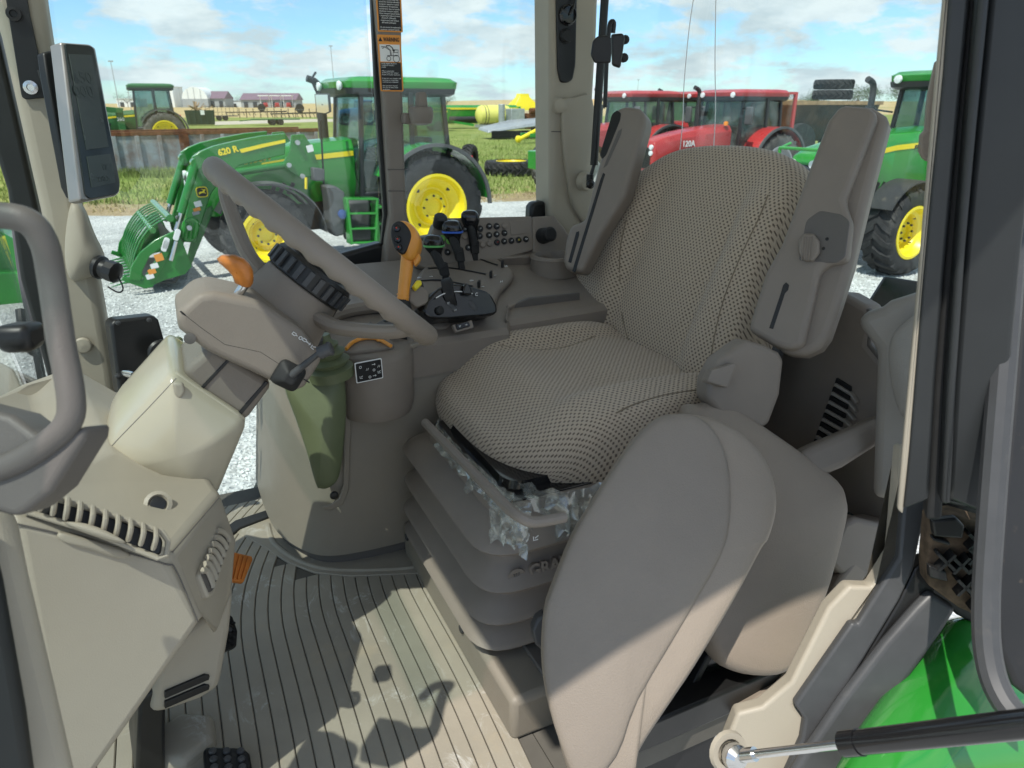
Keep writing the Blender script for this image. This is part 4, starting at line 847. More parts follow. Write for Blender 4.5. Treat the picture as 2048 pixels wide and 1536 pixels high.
# ------------------------------------------------------------------ our own tractor cab: shell, pillars, glass, floor
cab = thing('tractor_cab', 'tractor cab shell with beige pillars, glass and ribbed floor around the driver seat', 'tractor cab', (.4, 1.2, 0))
NY = V((0, -1, 0))
def yp(y): return V((0, y, 0))
mesh('roof', box((.55, 1.10, 1.60), (1.64, 1.74, .16)), 'jd_green', cab, bevel=.05)  # unseen roof, its front and left edges shaped to shade seat and pads
quad('added_roof_glass', [V((-.46, .40, 1.55)), V((-.275, .40, 1.58)), V((-.275, 1.92, 1.58)), V((-.46, 1.92, 1.55))], 'glass', cab, .006)  # unseen pane added so sun passes ahead of the roof to the floor
mesh('headliner', box((.55, 1.10, 1.50), (1.62, 1.70, .03)), mat('headliner', (.72, .69, .62), .8, .2), cab, bevel=.01)  # unseen liner, coloured pale to bounce light into the cab
# floor: base sheet with raised ribs
fl = mesh('floor', join(box((-.10, 1.15, -.025), (1.04, 1.46, .05)), box((.862, 1.29, -.026), (.88, 1.18, .05))), 'floor_groove', cab)
def ribx(x0, y): return x0+.10*max(0, (y-1.22)/.4)**2-.012*max(0, (1.05-y)/.3)**2
k = 0; xs = -.30
while xs < .385:
    w_ = .0265; y1 = 1.80
    if xs > .10: y1 = 1.40
    elif xs > .04: y1 = 1.47
    ys = [.42+(y1-.42)*i/26 for i in range(27)]
    rg = [[V((ribx(xs+a_, y), y, z)) for a_, z in ((.0006, 0), (.0006, .003), (.0022, .0048), (w_-.0022, .0048), (w_-.0006, .003), (w_-.0006, 0))] for y in ys]
    mesh('floor_rib', loft(rg), 'floor_rubber', fl); xs += w_+.0005
# raised moulded edge of the mat round the console foot
ep = [P(x, y, 'z', .001) for x, y in ((536, 1052), (548, 1088), (590, 1120), (640, 1138), (700, 1143), (790, 1141), (834, 1136))]
mesh('mat_border', prism([P(x, y, 'z', .0062) for x, y in ((470, 1062), (536, 1015), (565, 1065), (620, 1095), (700, 1100), (840, 1080), (840, 1146), (700, 1152), (630, 1145), (575, 1124), (530, 1095))], Z, .006), 'floor_rubber', fl, bevel=.002)
TT('mat_edge', ep, .009, 'floor_rubber', fl, n=5)
mesh('floor_hump', lathe([(.06, -.002), (.055, .018), (.045, .024), (.001, .025)], P(368, 1490, 'z', .0), Z, 6), 'floor_rubber', fl, bevel=.006)
sc_ = P(905, 1440, 'z', .0065)
# door sill on the far side
TP('sill_strip', [(440, 1062), (470, 1040), (537, 1018), (545, 1030), (480, 1055), (455, 1075)], (0, 0, .012), Z, .03, 'rubber', cab, .003)
# right front pillar
ap = TP('front_pillar', [(-50, -80), (78, -80), (88, 0), (100, 80), (158, 410), (196, 560), (206, 615), (228, 740), (246, 880), (165, 880), (80, 424), (0, 73)], yp(1.80), NY, .10, 'beige_pillar', cab, .022, seg=4)
mesh('pillar_boss', pad(trace(c2([(140, 410), (165, 418), (186, 470), (207, 515), (204, 540), (180, 556), (140, 560), (128, 500)], 4), yp(1.775), NY), NY, .05, .02)[0], 'beige_pillar', ap)
TP('pillar_seal', [(-90, -40), (-8, 50), (77, 424), (168, 860), (200, 990), (150, 990), (96, 760), (40, 560), (14, 380), (-90, 60)], yp(1.87), NY, .06, 'seal', cab, .01)
mp1 = TP('mount_plate', [(2, -60), (48, -60), (58, 20), (96, 195), (44, 200)], yp(1.792), NY, .006, 'black', ap, .002, rnd=12)
for x, y in ((28, 28), (62, 175)): mesh('bolt', lathe([(.013, 0), (.013, .008), (.007, .009), (.006, .004), (.001, .004)], P(x, y, 'y', 1.79), NY, 14), 'chrome' if y > 100 else 'black', ap)
for x, y in ((166, 690), (190, 792)): mesh('plug', disc(P(x, y, 'y', 1.795), NY, .018, .008), 'beige_pillar', ap)
cc = P(192, 532, 'y', 1.77); dn = V((.75, -.6, -.25)).normalized()
sk_ = mesh('power_socket', join(lathe([(.020, 0), (.026, .006), (.026, .014), (.020, .018), (.019, .03)], cc, dn, 16), lathe([(.023, .03), (.023, .05), (.012, .056), (.001, .056)], cc, dn, 10)), 'black', ap)
TT('lanyard', [cc+dn*.05, cc+dn*.06-Z*.03, cc+dn*.045-Z*.045, cc+dn*.02-Z*.04], .0018, 'black', sk_, seg=6)
# windscreen and side glass
def glassq(name, pts, m='glass', th=.004): return quad(name, [V(p) for p in pts], m, cab, th)
glassq('windscreen', [(-.30, 1.87, -.1), (-.30, .44, -.1), (-.36, .44, 1.46), (-.36, 1.87, 1.46)])
glassq('side_window', [(-.24, 1.895, -.05), (.51, 1.895, -.05), (.51, 1.895, 1.46), (-.24, 1.895, 1.46)])
glassq('side_window', [(.57, 1.895, .5), (1.02, 1.895, .5), (1.02, 1.895, 1.46), (.57, 1.895, 1.46)])
glassq('rear_window', [(1.205, 1.99, .58), (1.30, .46, .58), (1.34, .46, 1.46), (1.245, 1.99, 1.46)])
# right middle pillar
bp_ = TP('middle_pillar', [(748, -60), (802, -60), (806, 180), (812, 380), (818, 500), (830, 560), (768, 560), (774, 480), (782, 430), (768, 200)], yp(1.84), NY, .06, 'taupe', cab, .008)
TP('pillar_seal', [(740, -60), (749, -60), (770, 200), (785, 430), (776, 488), (762, 490), (768, 430), (752, 200)], yp(1.872), NY, .02, 'seal', cab, .003)
for y in (338, 381): TP('pillar_joint', [(765+y*.03, y), (815, y), (815, y+2), (765+y*.03, y+2)], yp(1.8385), NY, .002, 'taupe_dark', bp_, 0)
TP('window_ledge', [(640, 520), (758, 487), (778, 490), (800, 540), (790, 575), (700, 590), (630, 560)], yp(1.88), NY, .05, 'black', cab, .01)
TP('ledge_trim', [(722, 548), (745, 540), (800, 545), (830, 570), (800, 605), (690, 590), (700, 560)], yp(1.74), V((0, -.6, .8)), .05, 'taupe', cab, .012)
TP('ledge_switch', [(728, 535), (752, 529), (768, 538), (745, 546)], yp(1.72), V((0, -.6, .8)), .02, 'black', cab, .003)
# belt/coat hook on the middle pillar
hk = TP('hook_arm', [(808, 226), (838, 226), (838, 250), (808, 248)], yp(1.80), NY, .03, 'taupe', bp_, .006)
mesh('hook_post', loft([rrect(P(x, y, 'y', 1.79), X, Y, w_, .03, .008) for x, y, w_ in ((844, 248, .032), (843, 225, .030), (842, 188, .022), (842, 184, .016))]), 'taupe', bp_)
mesh('hook_cup', lathe([(.012, 0), (.026, .004), (.030, .02), (.030, .036), (.026, .042), (.01, .044)], P(843, 250, 'y', 1.79), Z, 16), 'taupe', bp_)
# warning labels on the pillar
def label_plate(y0, y1, x0, x1, head, lines, pict):
    A = P(x0, y0, 'y', 1.8385); B = P(x1, y1, 'y', 1.8385); sl = (P(x0+ (y1-y0)*.055, y1, 'y', 1.8385)-A)
    w_ = P(x1, y0, 'y', 1.8385).x-A.x; h_ = A.z-B.z; c = V(((A.x+B.x)/2, 1.8375, (A.z+B.z)/2))
    g = mesh('warning_label', prism(rrect(c, X, Z, w_, h_, .003), NY, .001), 'orange_print', bp_); top = c.z+h_/2
    y_ = top-.012
    if head:
        text3('label_heading', 'WARNING', c+V((.005, -.0006, h_/2-.0105)), X, Z, .0125, 'black', g, ext=.0003, width=w_*.68, bold=.02)
        tc_ = c+V((-w_*.38, -.0006, h_/2-.0105)); mesh('label_symbol', prism([tc_+V((-.005, 0, -.004)), tc_+V((.005, 0, -.004)), tc_+V((0, 0, .0055))], NY, .0008), 'black', g, smooth=False); y_ = top-.021
    if pict:
        ph = h_*.30; pc = V((c.x, 1.8370, y_-ph/2)); mesh('label_picture', prism(rrect(pc, X, Z, w_*.86, ph, .001), NY, .0008), 'white_print', g)
        s = w_*.86; dr = []
        def ln(pts, r=.0007): dr.append(tube([pc+V((a_*s, -.0004, b_*ph)) for a_, b_ in pts], r, 5))
        for cx, rr in ((-.08, .10), (.30, .16)): ln([(cx+rr*math.cos(i*.524), -.32+rr*math.sin(i*.524)*s/ph) for i in range(13)])
        ln([(-.15, -.15), (.4, -.15), (.4, .05), (.15, .05), (.15, -.15)]); ln([(.18, .05), (.2, .2), (.42, .2), (.4, .05)]); ln([(.02, -.15), (0, .15), (-.25, .36)]); ln([(.06, -.15), (.04, .17), (-.2, .40)])
        ln([(-.25, .36), (-.42, .38), (-.36, .25), (-.25, .36)]); ln([(-.18, .42), (.0, .44), (.12, .32), (.2, .12)], .0011); ln([(.12, .2), (.2, .1), (.25, .22)], .0011)
        setp(mesh('label_drawing', join(*dr), 'black', g), kind='stuff'); y_ -= ph+.002
    bh = y_-(c.z-h_/2)-.003; bc = V((c.x, 1.8370, y_-bh/2)); mesh('label_text_field', prism(rrect(bc, X, Z, w_*.88, bh, .001), NY, .0008), 'black', g)
    n = len(lines)
    for i, t in enumerate(lines):
        if t: text3('label_line', t, bc+V((-w_*.40, -.0006, bh*(.5-(i+.6)/n))), X, Z, bh/n*.95, 'white_print', g, align='LEFT', ext=.0002, width=min(w_*.80, w_*.80*len(t)/26*1.02))
label_plate(69, 183, 757, 804, True, ['AVOID INJURY OR DEATH', 'CAUSED BY FALLING', 'LOADS.', '', 'When using loader', 'ALWAYS put SCV selector', 'knobs in loader position.', '', 'If you do not, loader will', 'continue to move after', 'controls are released.', '', 'See operators manual', 'for use of other knob', 'positions.'], True)
label_plate(-40, 65, 752, 803, False, ['', '', '', '', 'This tractor is capable of', 'transport speeds that may', 'exceed the maximum allowable', 'transport speed for towed', 'implements. If implement', 'manufacturer does not specify', 'maximum transport speed,', 'these transport speed limits:', '- implements without brakes', '   32 km/h (20mph)', '- implements with brakes', '   40 km/h (25mph)', '', "Do not exceed the implement's", 'maximum transport speed.'], False)
# right rear pillar
cp_ = TP('rear_pillar', [(1101, -60), (1200, -60), (1196, 60), (1184, 260), (1182, 330), (1196, 400), (1240, 470), (1240, 530), (1100, 530), (1101, 430)], yp(1.80), NY, .10, 'beige_pillar', cab, .014, seg=4)
TP('pillar_seal', [(1087, -60), (1103, -60), (1103, 440), (1096, 440), (1089, 430)], yp(1.86), NY, .05, 'seal', cab, .004)
mesh('pillar_swell', pad(trace(c2([(1126, 205), (1150, 195), (1182, 190), (1190, 240), (1186, 330), (1192, 400), (1215, 450), (1190, 470), (1150, 420), (1138, 370), (1128, 300)], 4), yp(1.787), NY), NY, .02, .006)[0], 'beige_pillar', cp_)
ip = TP('socket_panel', [(1112, -60), (1156, -60), (1152, 130), (1146, 160), (1134, 166), (1122, 165), (1116, 140)], yp(1.793), NY, .01, 'black', cp_, .004, rnd=8)
TP('pillar_joint', [(1103, 262), (1182, 264), (1182, 266), (1103, 264)], yp(1.7985), NY, .002, 'taupe_dark', cp_, 0)
for x, y, r_ in ((1135, 30, .022), (1132, 72, .016)): mesh('socket', join(lathe([(r_*1.15, 0), (r_*1.15, .004), (r_, .006), (r_*.9, .012), (r_*.3, .013)], P(x, y, 'y', 1.792), NY, 18)), 'black_gloss' if y < 50 else 'rubber', ip)
TT('socket_tether', [P(1152, -20, 'y', 1.785), P(1148, 10, 'y', 1.775), P(1138, 30, 'y', 1.778)], .0025, 'black', ip, seg=6)
pg = mesh('peg', join(lathe([(.020, 0), (.020, .004), (.009, .007), (.0065, .01), (.0065, .04), (.016, .042), (.017, .048), (.012, .052), (.001, .053)], P(1117, 211, 'y', 1.797), V((-.35, -.9, 0)), 18)), 'beige_pillar', cp_)
TP('pillar_corner', [(1068, 405), (1092, 402), (1094, 440), (1060, 446), (1062, 415)], yp(1.83), NY, .04, 'black', cp_, .01)
# rear window hardware: gas strut, bracket, handle
gs = thing('rear_window_strut', 'thin black gas strut beside the right rear pillar', 'gas strut', P(1172, 360, 'y', 1.72))
a_, b_ = P(1212, -40, 'y', 1.72), P(1188, 330, 'y', 1.72); mesh('cylinder', cyl(a_, b_, .0105, seg=14), 'black', gs); e_ = P(1180, 358, 'y', 1.72); mesh('rod', cyl(b_, e_, .005, seg=10), 'dark_metal', gs); mesh('ball_end', join(cyl(e_+Z*.012, e_-Z*.022, .010), lathe([(.008, 0), (.012, .008), (.012, .02), (.006, .028)], e_-Z*.012, V((-.4, -.9, 0)), 12)), 'black', gs)
mesh('mount_boss', disc(P(1166, 362, 'y', 1.775), V((.2, -1, 0)), .026, .02), 'beige_pillar', gs)
wl = thing('rear_window_latch', 'black rear window latch plate with upright bar handle', 'window latch', P(1215, 100, 'y', 1.66))
TP('plate', [(1186, 82), (1196, 72), (1215, 70), (1226, 78), (1222, 126), (1190, 126), (1182, 110)], yp(1.66), V((-.3, -.9, 0)), .008, 'black', wl, .003, rnd=4)
TP('block', [(1222, 68), (1246, 66), (1250, 75), (1241, 136), (1224, 130)], yp(1.70), V((-.5, -.8, 0)), .03, 'black', wl, .004)
for x, y in ((1193, 89), (1193, 115), (1248, 80), (1246, 116)): mesh('nut', lathe([(.011, 0), (.011, .012), (.007, .016), (.001, .016)], P(x, y, 'y', 1.655), V((-.3, -.9, 0)), 12), 'rubber', wl)
TT('handle_bar', [P(x, y, 'y', 1.60) for x, y in ((1226, 66), (1228, 46), (1222, 44), (1218, 60), (1213, 130), (1210, 215))], .0055, 'black', wl)
# rear wall, rear left trims, storage shelf
rw_ = TP('rear_panel', [(1420, 1050), (1420, 640), (1560, 590), (1640, 585), (1690, 590), (1735, 615), (1742, 650), (1735, 690), (1790, 760), (1800, 800), (1790, 1060)], V((1.22, 0, 0)), V((-1, -.05, 0)), .05, 'taupe', cab, .012)
for i in range(8):
    t = i/7; x0 = 1672-t*44; y0 = 756+t*122; ln_ = 46+12*math.sin(t*3.0)
    TP('vent_slot', [(x0, y0), (x0+ln_*.62, y0+18+t*4), (x0+ln_*.6, y0+30+t*3), (x0-3, y0+10)], V((1.213, 0, 0)), V((-1, -.05, 0)), .006, 'black', rw_, .001)
    TP('vent_slat', [(x0-3, y0+10), (x0+ln_*.6, y0+30+t*3), (x0+ln_*.85, y0+46), (x0+ln_*.85, y0+52), (x0+ln_*.6, y0+36+t*3), (x0-5, y0+16)], V((1.208, 0, 0)), V((-1, -.05, 0)), .012, 'trim_grey', rw_, .002)
TP('panel_bead', [(1731, 618), (1738, 616), (1746, 650), (1740, 688), (1800, 762), (1800, 820), (1793, 820), (1792, 766), (1732, 692), (1736, 652)], V((1.212, 0, 0)), V((-1, -.05, 0)), .01, 'taupe_dark', rw_, .003)
TP('rear_corner_trim', [(1705, 640), (1730, 622), (1760, 612), (1775, 600), (1900, 560), (1900, 1000), (1740, 1000), (1750, 700)], V((1.235, 0, 0)), V((-.9, -.3, .2)), .05, 'trim_grey', cab, .02, seg=4)
mesh('trim_swell', pad(trace(c2([(1775, 700), (1800, 650), (1870, 620), (1880, 760), (1860, 840), (1810, 840), (1785, 790)], 4), V((1.19, 0, 0)), V((-.9, -.3, .2))), V((-.9, -.3, .2)), .03, .012)[0], 'trim_grey', cab)
TP('rear_window_frame', [(1560, 560), (1690, 588), (1745, 622), (1745, 632), (1690, 604), (1560, 580)], V((1.24, 0, 0)), V((-1, 0, .1)), .02, 'black', cab, .003)
TP('window_frame_edge', [(1684, 602), (1742, 628), (1738, 634), (1680, 610)], V((1.215, 0, 0)), V((-1, 0, .1)), .01, 'seal', cab, .002)
mf = thing('mudflap', 'smooth black mud guard panel outside the rear window', 'mud guard', P(1780, 600, 'x', 1.5)); TP('panel', [(1768, 549), (1900, 570), (1900, 650), (1722, 628), (1728, 612)], V((1.5, 0, 0)), V((-.6, -.3, .7)), .03, 'black_gloss', mf, .008)
TP('shelf_rail', [(1600, 905), (1640, 885), (1770, 830), (1830, 806), (1830, 880), (1760, 890), (1690, 935), (1630, 960)], yp(.86), V((-.25, -.8, .5)), .06, 'taupe', cab, .014, seg=4)
TP('shelf_mat', [(1660, 960), (1700, 930), (1760, 888), (1840, 870), (1840, 1050), (1720, 1060)], V((1.05, .85, .20)), V((-.1, -.25, 1)), .02, 'carpet_dark', cab, .004)
random.seed(9); tx = []
o_ = V((1.05, .85, .2006)); n_ = V((-.1, -.25, 1)).normalized()
for i in range(14):
    for j in range(9):
        x0 = 1712+i*10+(j % 2)*5; y0 = 902+j*16+i*-1
        c_ = PL(x0, y0, o_, n_); tx.append(box(c_, (.012, .007, .0016), rz=(.6 if (i+j) % 2 else -.9)))
setp(mesh('mat_texture', join(*tx), 'carpet_dark', cab, bevel=.001), kind='stuff')
TP('storage_box', [(1690, 1045), (1715, 1035), (1760, 1046), (1800, 1042), (1795, 1170), (1770, 1176), (1690, 1160), (1655, 1120)], yp(.80), V((-.1, -.9, .3)), .08, 'taupe', cab, .01)
# left (near) door pillar: layered profiles
def strip(name, l, r, y, t, m, bev=.004): return TP(name, l+r[::-1], V((.72, y, 0)), V((-.72, -.7, 0)), t, m, cab, bev)
strip('door_pillar_trim', [(1889, -60), (1887, 0), (1876, 117), (1855, 352), (1835, 586), (1805, 900), (1795, 1020)], [(1903, -60), (1899, 0), (1888, 147), (1864, 381), (1844, 604), (1820, 900), (1806, 1030)], .52, .012, 'beige', .003)
strip('door_pillar', [(1900, -60), (1896, 0), (1886, 147), (1862, 381), (1842, 604), (1818, 900), (1806, 1020)], [(1945, -60), (1940, 0), (1916, 250), (1893, 500), (1872, 760), (1858, 1000)], .517, .02, 'cab_dark', .004)
strip('door_seal', [(1940, -60), (1937, 0), (1913, 250), (1890, 500), (1868, 760), (1852, 1040)], [(1965, -60), (1960, 0), (1935, 250), (1915, 500), (1896, 760), (1884, 1040)], .535, .03, 'rubber', .004)
strip('pillar_ridge', [(1960, -60), (1957, 0), (1934, 250), (1914, 500), (1895, 760), (1882, 1010)], [(1985, -60), (1980, 0), (1955, 250), (1932, 500), (1914, 760), (1902, 1010)], .50, .05, 'cab_dark', .008)
strip('pillar_outer', [(1980, -60), (1978, 0), (1954, 250), (1930, 500), (1910, 760), (1896, 1000)], [(2130, -60), (2110, 0), (2075, 250), (2045, 500), (2020, 760), (1995, 1040)], .53, .03, 'cab_dark', .006)
TP('pillar_pad', [(1850, 262), (1856, 190), (1872, 120), (1886, 120), (1872, 330), (1846, 320), (1838, 304), (1841, 270)], V((.80, .56, 0)), V((-.75, -.65, 0)), .02, 'taupe_soft', cab, .012)
# rear fender and sill of the near doorway
q6 = lambda pts: [(1500+x/2.414, 900+y/2.414) for x, y in pts]
TP('sill_trim', q6([(-60, 1270), (60, 1240), (200, 1120), (380, 760), (480, 655), (590, 660), (690, 500), (735, -20), (775, -20), (722, 520), (640, 650), (520, 845), (215, 1230), (265, 1295), (250, 1390), (150, 1620), (-160, 1620), (-120, 1420)]), V((.75, .575, .3)), V((-.45, -.85, .3)), .03, 'beige', cab, .010, seg=4)
TP('sill_rubber', q6([(768, -20), (720, 520), (640, 650), (523, 840), (492, 832), (215, 1230), (265, 1300), (250, 1400), (140, 1640), (205, 1640), (310, 1410), (560, 1000), (722, 730), (792, 580), (850, 300), (885, -20)]), V((.75, .560, .3)), V((-.45, -.85, .3)), .02, 'rubber_grey', cab, .008)
TP('sill_channel', q6([(205, 1640), (310, 1405), (560, 995), (722, 725), (792, 575), (862, 520), (900, 690), (660, 960), (330, 1430), (240, 1640)]), V((.75, .568, .3)), V((-.45, -.85, .3)), .03, 'black', cab, .004)
TP('fender_trim', q6([(120, 1680), (300, 1410), (450, 1190), (650, 930), (800, 760), (880, 680), (1010, 765), (940, 880), (760, 1130), (600, 1355), (420, 1680)]), V((.75, .545, .3)), V((-.42, -.85, .34)), .02, 'rubber_grey', cab, .012, seg=4)
fo = PL(1880, 1320, V((.75, .57, .3)), V((-.45, -.85, .3))); fn = V((.0, -.75, .65)).normalized()
fpts = q6([(440, 1660), (600, 1362), (760, 1138), (940, 888), (1020, 800), (1180, 800), (1700, 1000), (1700, 2000), (440, 2000)])
fv = pad(trace(rpoly(fpts, 30, 3), fo, fn), fn, .04, .05)[0]
mesh('rear_fender', fv, 'fender_green', cab, ang=180)
# step-side details outside the right glass: green step bracket with dark marker
sb = thing('step_bracket', 'bright green bracket with a dark marker blade outside the lower right glass', 'bracket', P(490, 1020, 'y', 1.98))
TP('bracket', [(462, 1000), (480, 1003), (495, 1000), (520, 998), (526, 1012), (512, 1045), (464, 1060), (455, 1040)], yp(1.98), NY, .05, 'fender_green', sb, .008)
bl = TP('blade', [(498, 1000), (512, 968), (527, 952), (520, 1004)], yp(1.97), NY, .01, 'grey_plastic', sb, .002)
deer(P(498, 982, 'y', 1.965), V((.95, 0, .1)), Z, .018, 'black', sb, .001)
# green machine standing outside, left of the front pillar
p_ = G(40, 606); gm = thing('green_machine', 'green machine with sloping panels, seen past the windscreen wiper', 'machine', p_)
dpl = yp(p_.y); 
TP('lower_panel', [(-80, 560), (-40, 545), (40, 545), (106, 598), (100, 608), (-80, 614)], dpl, NY, 1.2, 'jd_green', gm, .02)
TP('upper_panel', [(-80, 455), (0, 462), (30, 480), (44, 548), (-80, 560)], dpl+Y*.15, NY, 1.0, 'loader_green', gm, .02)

rwn = V((-1, -.06, .045)).normalized(); rwo = V((1.23, 1.4, .9))
for pts in (((1390, -20), (1378, 60), (1368, 170), (1366, 235), (1360, 300)), ((1432, -20), (1430, 120), (1431, 220), (1427, 300))): TT('window_antenna', trace(pts, rwo, rwn), .0011, 'white_metal', cab, seg=6)
# ------------------------------------------------------------------ dashboard, steering column, wheel, display
db = thing('dashboard', 'beige dashboard column housing with air vents below the steering column', 'dashboard', (-.1, 1.1, 0))
FA = V((.25, -.95, .12)).normalized(); fo_ = P(335, 1112, 'y', .86)
def fa(x, y, off=0): return PL(x, y, fo_+FA*off, FA)
v1, v2, v3, v4, v5 = fa(20, 1030), fa(338, 1112), fa(408, 1238), fa(185, 1560), fa(120, 1560)
u1, u2, u3, u4 = P(440, 985, 'y', 1.00), P(474, 1085, 'y', 1.02), P(466, 1190, 'y', 1.00), P(430, 1275, 'y', .97)
w1, w2, w3 = P(110, 960, 'y', .98), P(215, 900, 'y', 1.04), P(330, 962, 'y', 1.02)
top = [v1, w1, w2, w3, u1, u2, u3, u4, v3, v4, v5, v2]
back = [p+V((-.08, .42, 0)) for p in top]
vs = top+back
fs = [[0, 11, 8, 9, 10], [11, 4, 5, 6, 7, 8], [0, 1, 2, 3, 4, 11]]
ring = [0, 1, 2, 3, 4, 5, 6, 7, 8, 9, 10]
fs += [[ring[i], ring[(i+1) % 11], ring[(i+1) % 11]+12, ring[i]+12] for i in range(11)] + [[i+12 for i in ring[::-1]]]
hs = mesh('housing', (vs, fs), 'beige', db, bevel=.012, seg=4)
hvf = (vs, fs)
seam('panel_seam', hvf, [(24, 1046), (120, 1068), (250, 1104), (330, 1128), (352, 1140), (396, 1244)], .0011, 'taupe_dark', hs)
seam('panel_seam', hvf, [(345, 1104), (400, 1040), (438, 995)], .0010, 'taupe_dark', hs)
# long vent with fins
VO = fa(190, 1060, .012); VN = V((.22, -.80, .55)).normalized()
vp = lambda pts: trace(pts, VO, VN)
va = mesh('vent_recess', prism(vp(rpoly([(50, 990), (80, 985), (318, 1068), (326, 1082), (322, 1108), (308, 1112), (52, 1018)], 6)), VN, .02), 'black', db, bevel=.002)
mesh('vent_frame', join(*[tube(trace(pts, VO+VN*.002, VN), .0035, 8) for pts in ([(44, 1020), (180, 1062), (316, 1116), (332, 1112), (336, 1082), (322, 1062)], [(60, 982), (190, 1020), (322, 1062)])]), 'beige', db)
for i in range(10):
    t = i/9; x = 78+t*226; y = 984+t*78
    a_ = PL(x+8, y-2, VO+VN*.006, VN); b_ = PL(x+3, y+34, VO+VN*.010, VN); c_ = a_.lerp(b_, .5)+VN*.012
    mesh('vent_fin', tube(crom([a_, c_, b_], 4), .0042, 8, sx=.75, sy=1.2), 'beige', db)
mesh('vent_tab', pad(trace(c2([(130, 1044), (170, 1046), (215, 1062), (252, 1084), (220, 1080), (165, 1062)], 4), VO+VN*.018, VN), VN, .012, .004)[0], 'beige', db)
mesh('grip_recess', pad(trace(c2([(120, 1066), (170, 1076), (240, 1098), (262, 1112), (240, 1118), (180, 1100), (122, 1082)], 4), fo_+FA*.004, FA), FA, .012, .003)[0], 'beige', db)
# side vent on the rear chamfer
SO = (v2+v3+u2)/3; SN = (u2-v2).cross(v3-v2).normalized()
if SN.dot(CAM-SO) < 0: SN = -SN
sp2 = lambda pts, off: trace(pts, SO+SN*off, SN)
mesh('side_vent_frame', prism(sp2(rpoly([(398, 1150), (430, 1058), (440, 1050), (460, 1066), (464, 1086), (428, 1190), (418, 1196)], 8), .006), SN, .012), 'beige', db, bevel=.003)
mesh('side_vent_recess', prism(sp2(rpoly([(403, 1148), (433, 1062), (441, 1056), (456, 1070), (459, 1086), (426, 1180), (419, 1186)], 6), .0072), SN, .004), 'taupe_dark', db)
for i in range(7):
    t = i/6*.92; a_ = (434-32*t, 1062+86*t); b_ = (459-34*t, 1084+98*t)
    mesh('side_vent_louvre', tube(crom(sp2([a_, (a_[0]+10, a_[1]+1), (b_[0]-4, b_[1]-12), b_], .010), 4), .0034, 8, sx=.8, sy=1.3), 'beige', db)
# knob/screw boss and lower side piece with slots
bs_ = P(316, 1008, 'y', .955); mesh('screw_boss', join(lathe([(.018, -.02), (.018, 0), (.013, .002), (.010, -.004)], bs_, V((.2, -.8, .55)), 18)), 'beige', db); mesh('screw', disc(bs_, V((.2, -.8, .55)), .010, .001), 'black', db)
lp = TP('lower_cover', [(405, 1235), (470, 1180), (462, 1260), (446, 1350), (440, 1378), (400, 1402), (332, 1425), (300, 1430), (320, 1300)], yp(.99), V((.2, -.95, .1)), .2, 'beige', db, .012)
for y in (0, 20): TP('cover_slot', [(330, 1384+y), (410, 1350+y), (420, 1352+y), (418, 1360+y), (330, 1398+y)], yp(.985), V((.2, -.95, .1)), .006, 'black', lp, .001)
TP('support_post', [(278, 1400), (332, 1360), (330, 1560), (270, 1560)], yp(1.0), V((.1, -1, 0)), .12, 'black', db, .006)
mesh('post_bolt', disc(P(287, 1523, 'y', .995), V((.1, -1, 0)), .010, .006), 'chrome', db)
# upper tray left of the boot, with vents
TP('tray', [(-60, 690), (30, 735), (120, 775), (182, 800), (236, 830), (250, 860), (190, 900), (176, 985), (60, 1015), (-60, 980)], yp(1.12), V((.1, -.35, .93)), .12, 'trim_grey', db, .012)
for i in range(3): TP('tray_slot', [(40+i*2, 748+i*9), (92-i*3, 778+i*9), (90-i*3, 783+i*9), (38+i*2, 753+i*9)], yp(1.10), V((.1, -.35, .93)), .01, 'taupe_dark', db, .001)
TP('tray_pocket', [(18, 735), (28, 738), (52, 790), (40, 822), (14, 812)], yp(1.08), V((.1, -.5, .85)), .03, 'taupe', db, .005)
TP('tray_rim', [(178, 815), (210, 808), (238, 828), (214, 842), (200, 850), (186, 905), (176, 905), (174, 850)], yp(1.05), V((.1, -.5, .85)), .05, 'beige', db, .008)
# pedals
orp = thing('brake_pedal', 'orange ribbed pedal below the dashboard side', 'pedal', P(487, 1135, 'z', .12))
PN = V((.5, -.5, .7)).normalized(); po = P(487, 1135, 'z', .14)
TP('pad', [(462, 1102), (505, 1112), (506, 1120), (488, 1164), (462, 1160)], po, PN, .012, 'orange', orp, .003)
for i in range(4): TP('pad_rib', [(470+i*9, 1106+i*2), (474+i*9, 1107+i*2), (463+i*8, 1158), (459+i*8, 1157)], po+PN*.004, PN, .006, 'orange', orp, .001)
mesh('arm', cyl(po-PN*.01, po+V((-.25, .05, .12)), .008), 'black', orp)
cl = thing('clutch_pedal', 'black studded pedal partly hidden behind the dashboard', 'pedal', P(462, 1260, 'z', .06)); c0 = P(462, 1260, 'z', .08)
TP('pad', [(450, 1225), (466, 1232), (476, 1262), (474, 1292), (448, 1302)], c0, V((.6, -.4, .7)), .015, 'black', cl, .003)
for i in range(8): mesh('stud', disc(PL(458+(i % 2)*9, 1240+i*7, c0+V((.6, -.4, .7))*.001, V((.6, -.4, .7)).normalized()), V((.6, -.4, .7)), .003, .003, 8), 'rubber', cl)
mesh('arm', cyl(c0, c0+V((-.25, .05, .2)), .008), 'black', cl)
fp2 = thing('foot_pedal', 'black pedal pad with round studs low on the floor', 'pedal', P(455, 1520, 'z', .02)); c0 = P(455, 1520, 'z', .03); n0 = V((.15, -.1, 1)).normalized()
TP('pad', [(406, 1500), (414, 1492), (486, 1494), (500, 1506), (512, 1580), (412, 1580)], c0, n0, .02, 'black', fp2, .005)
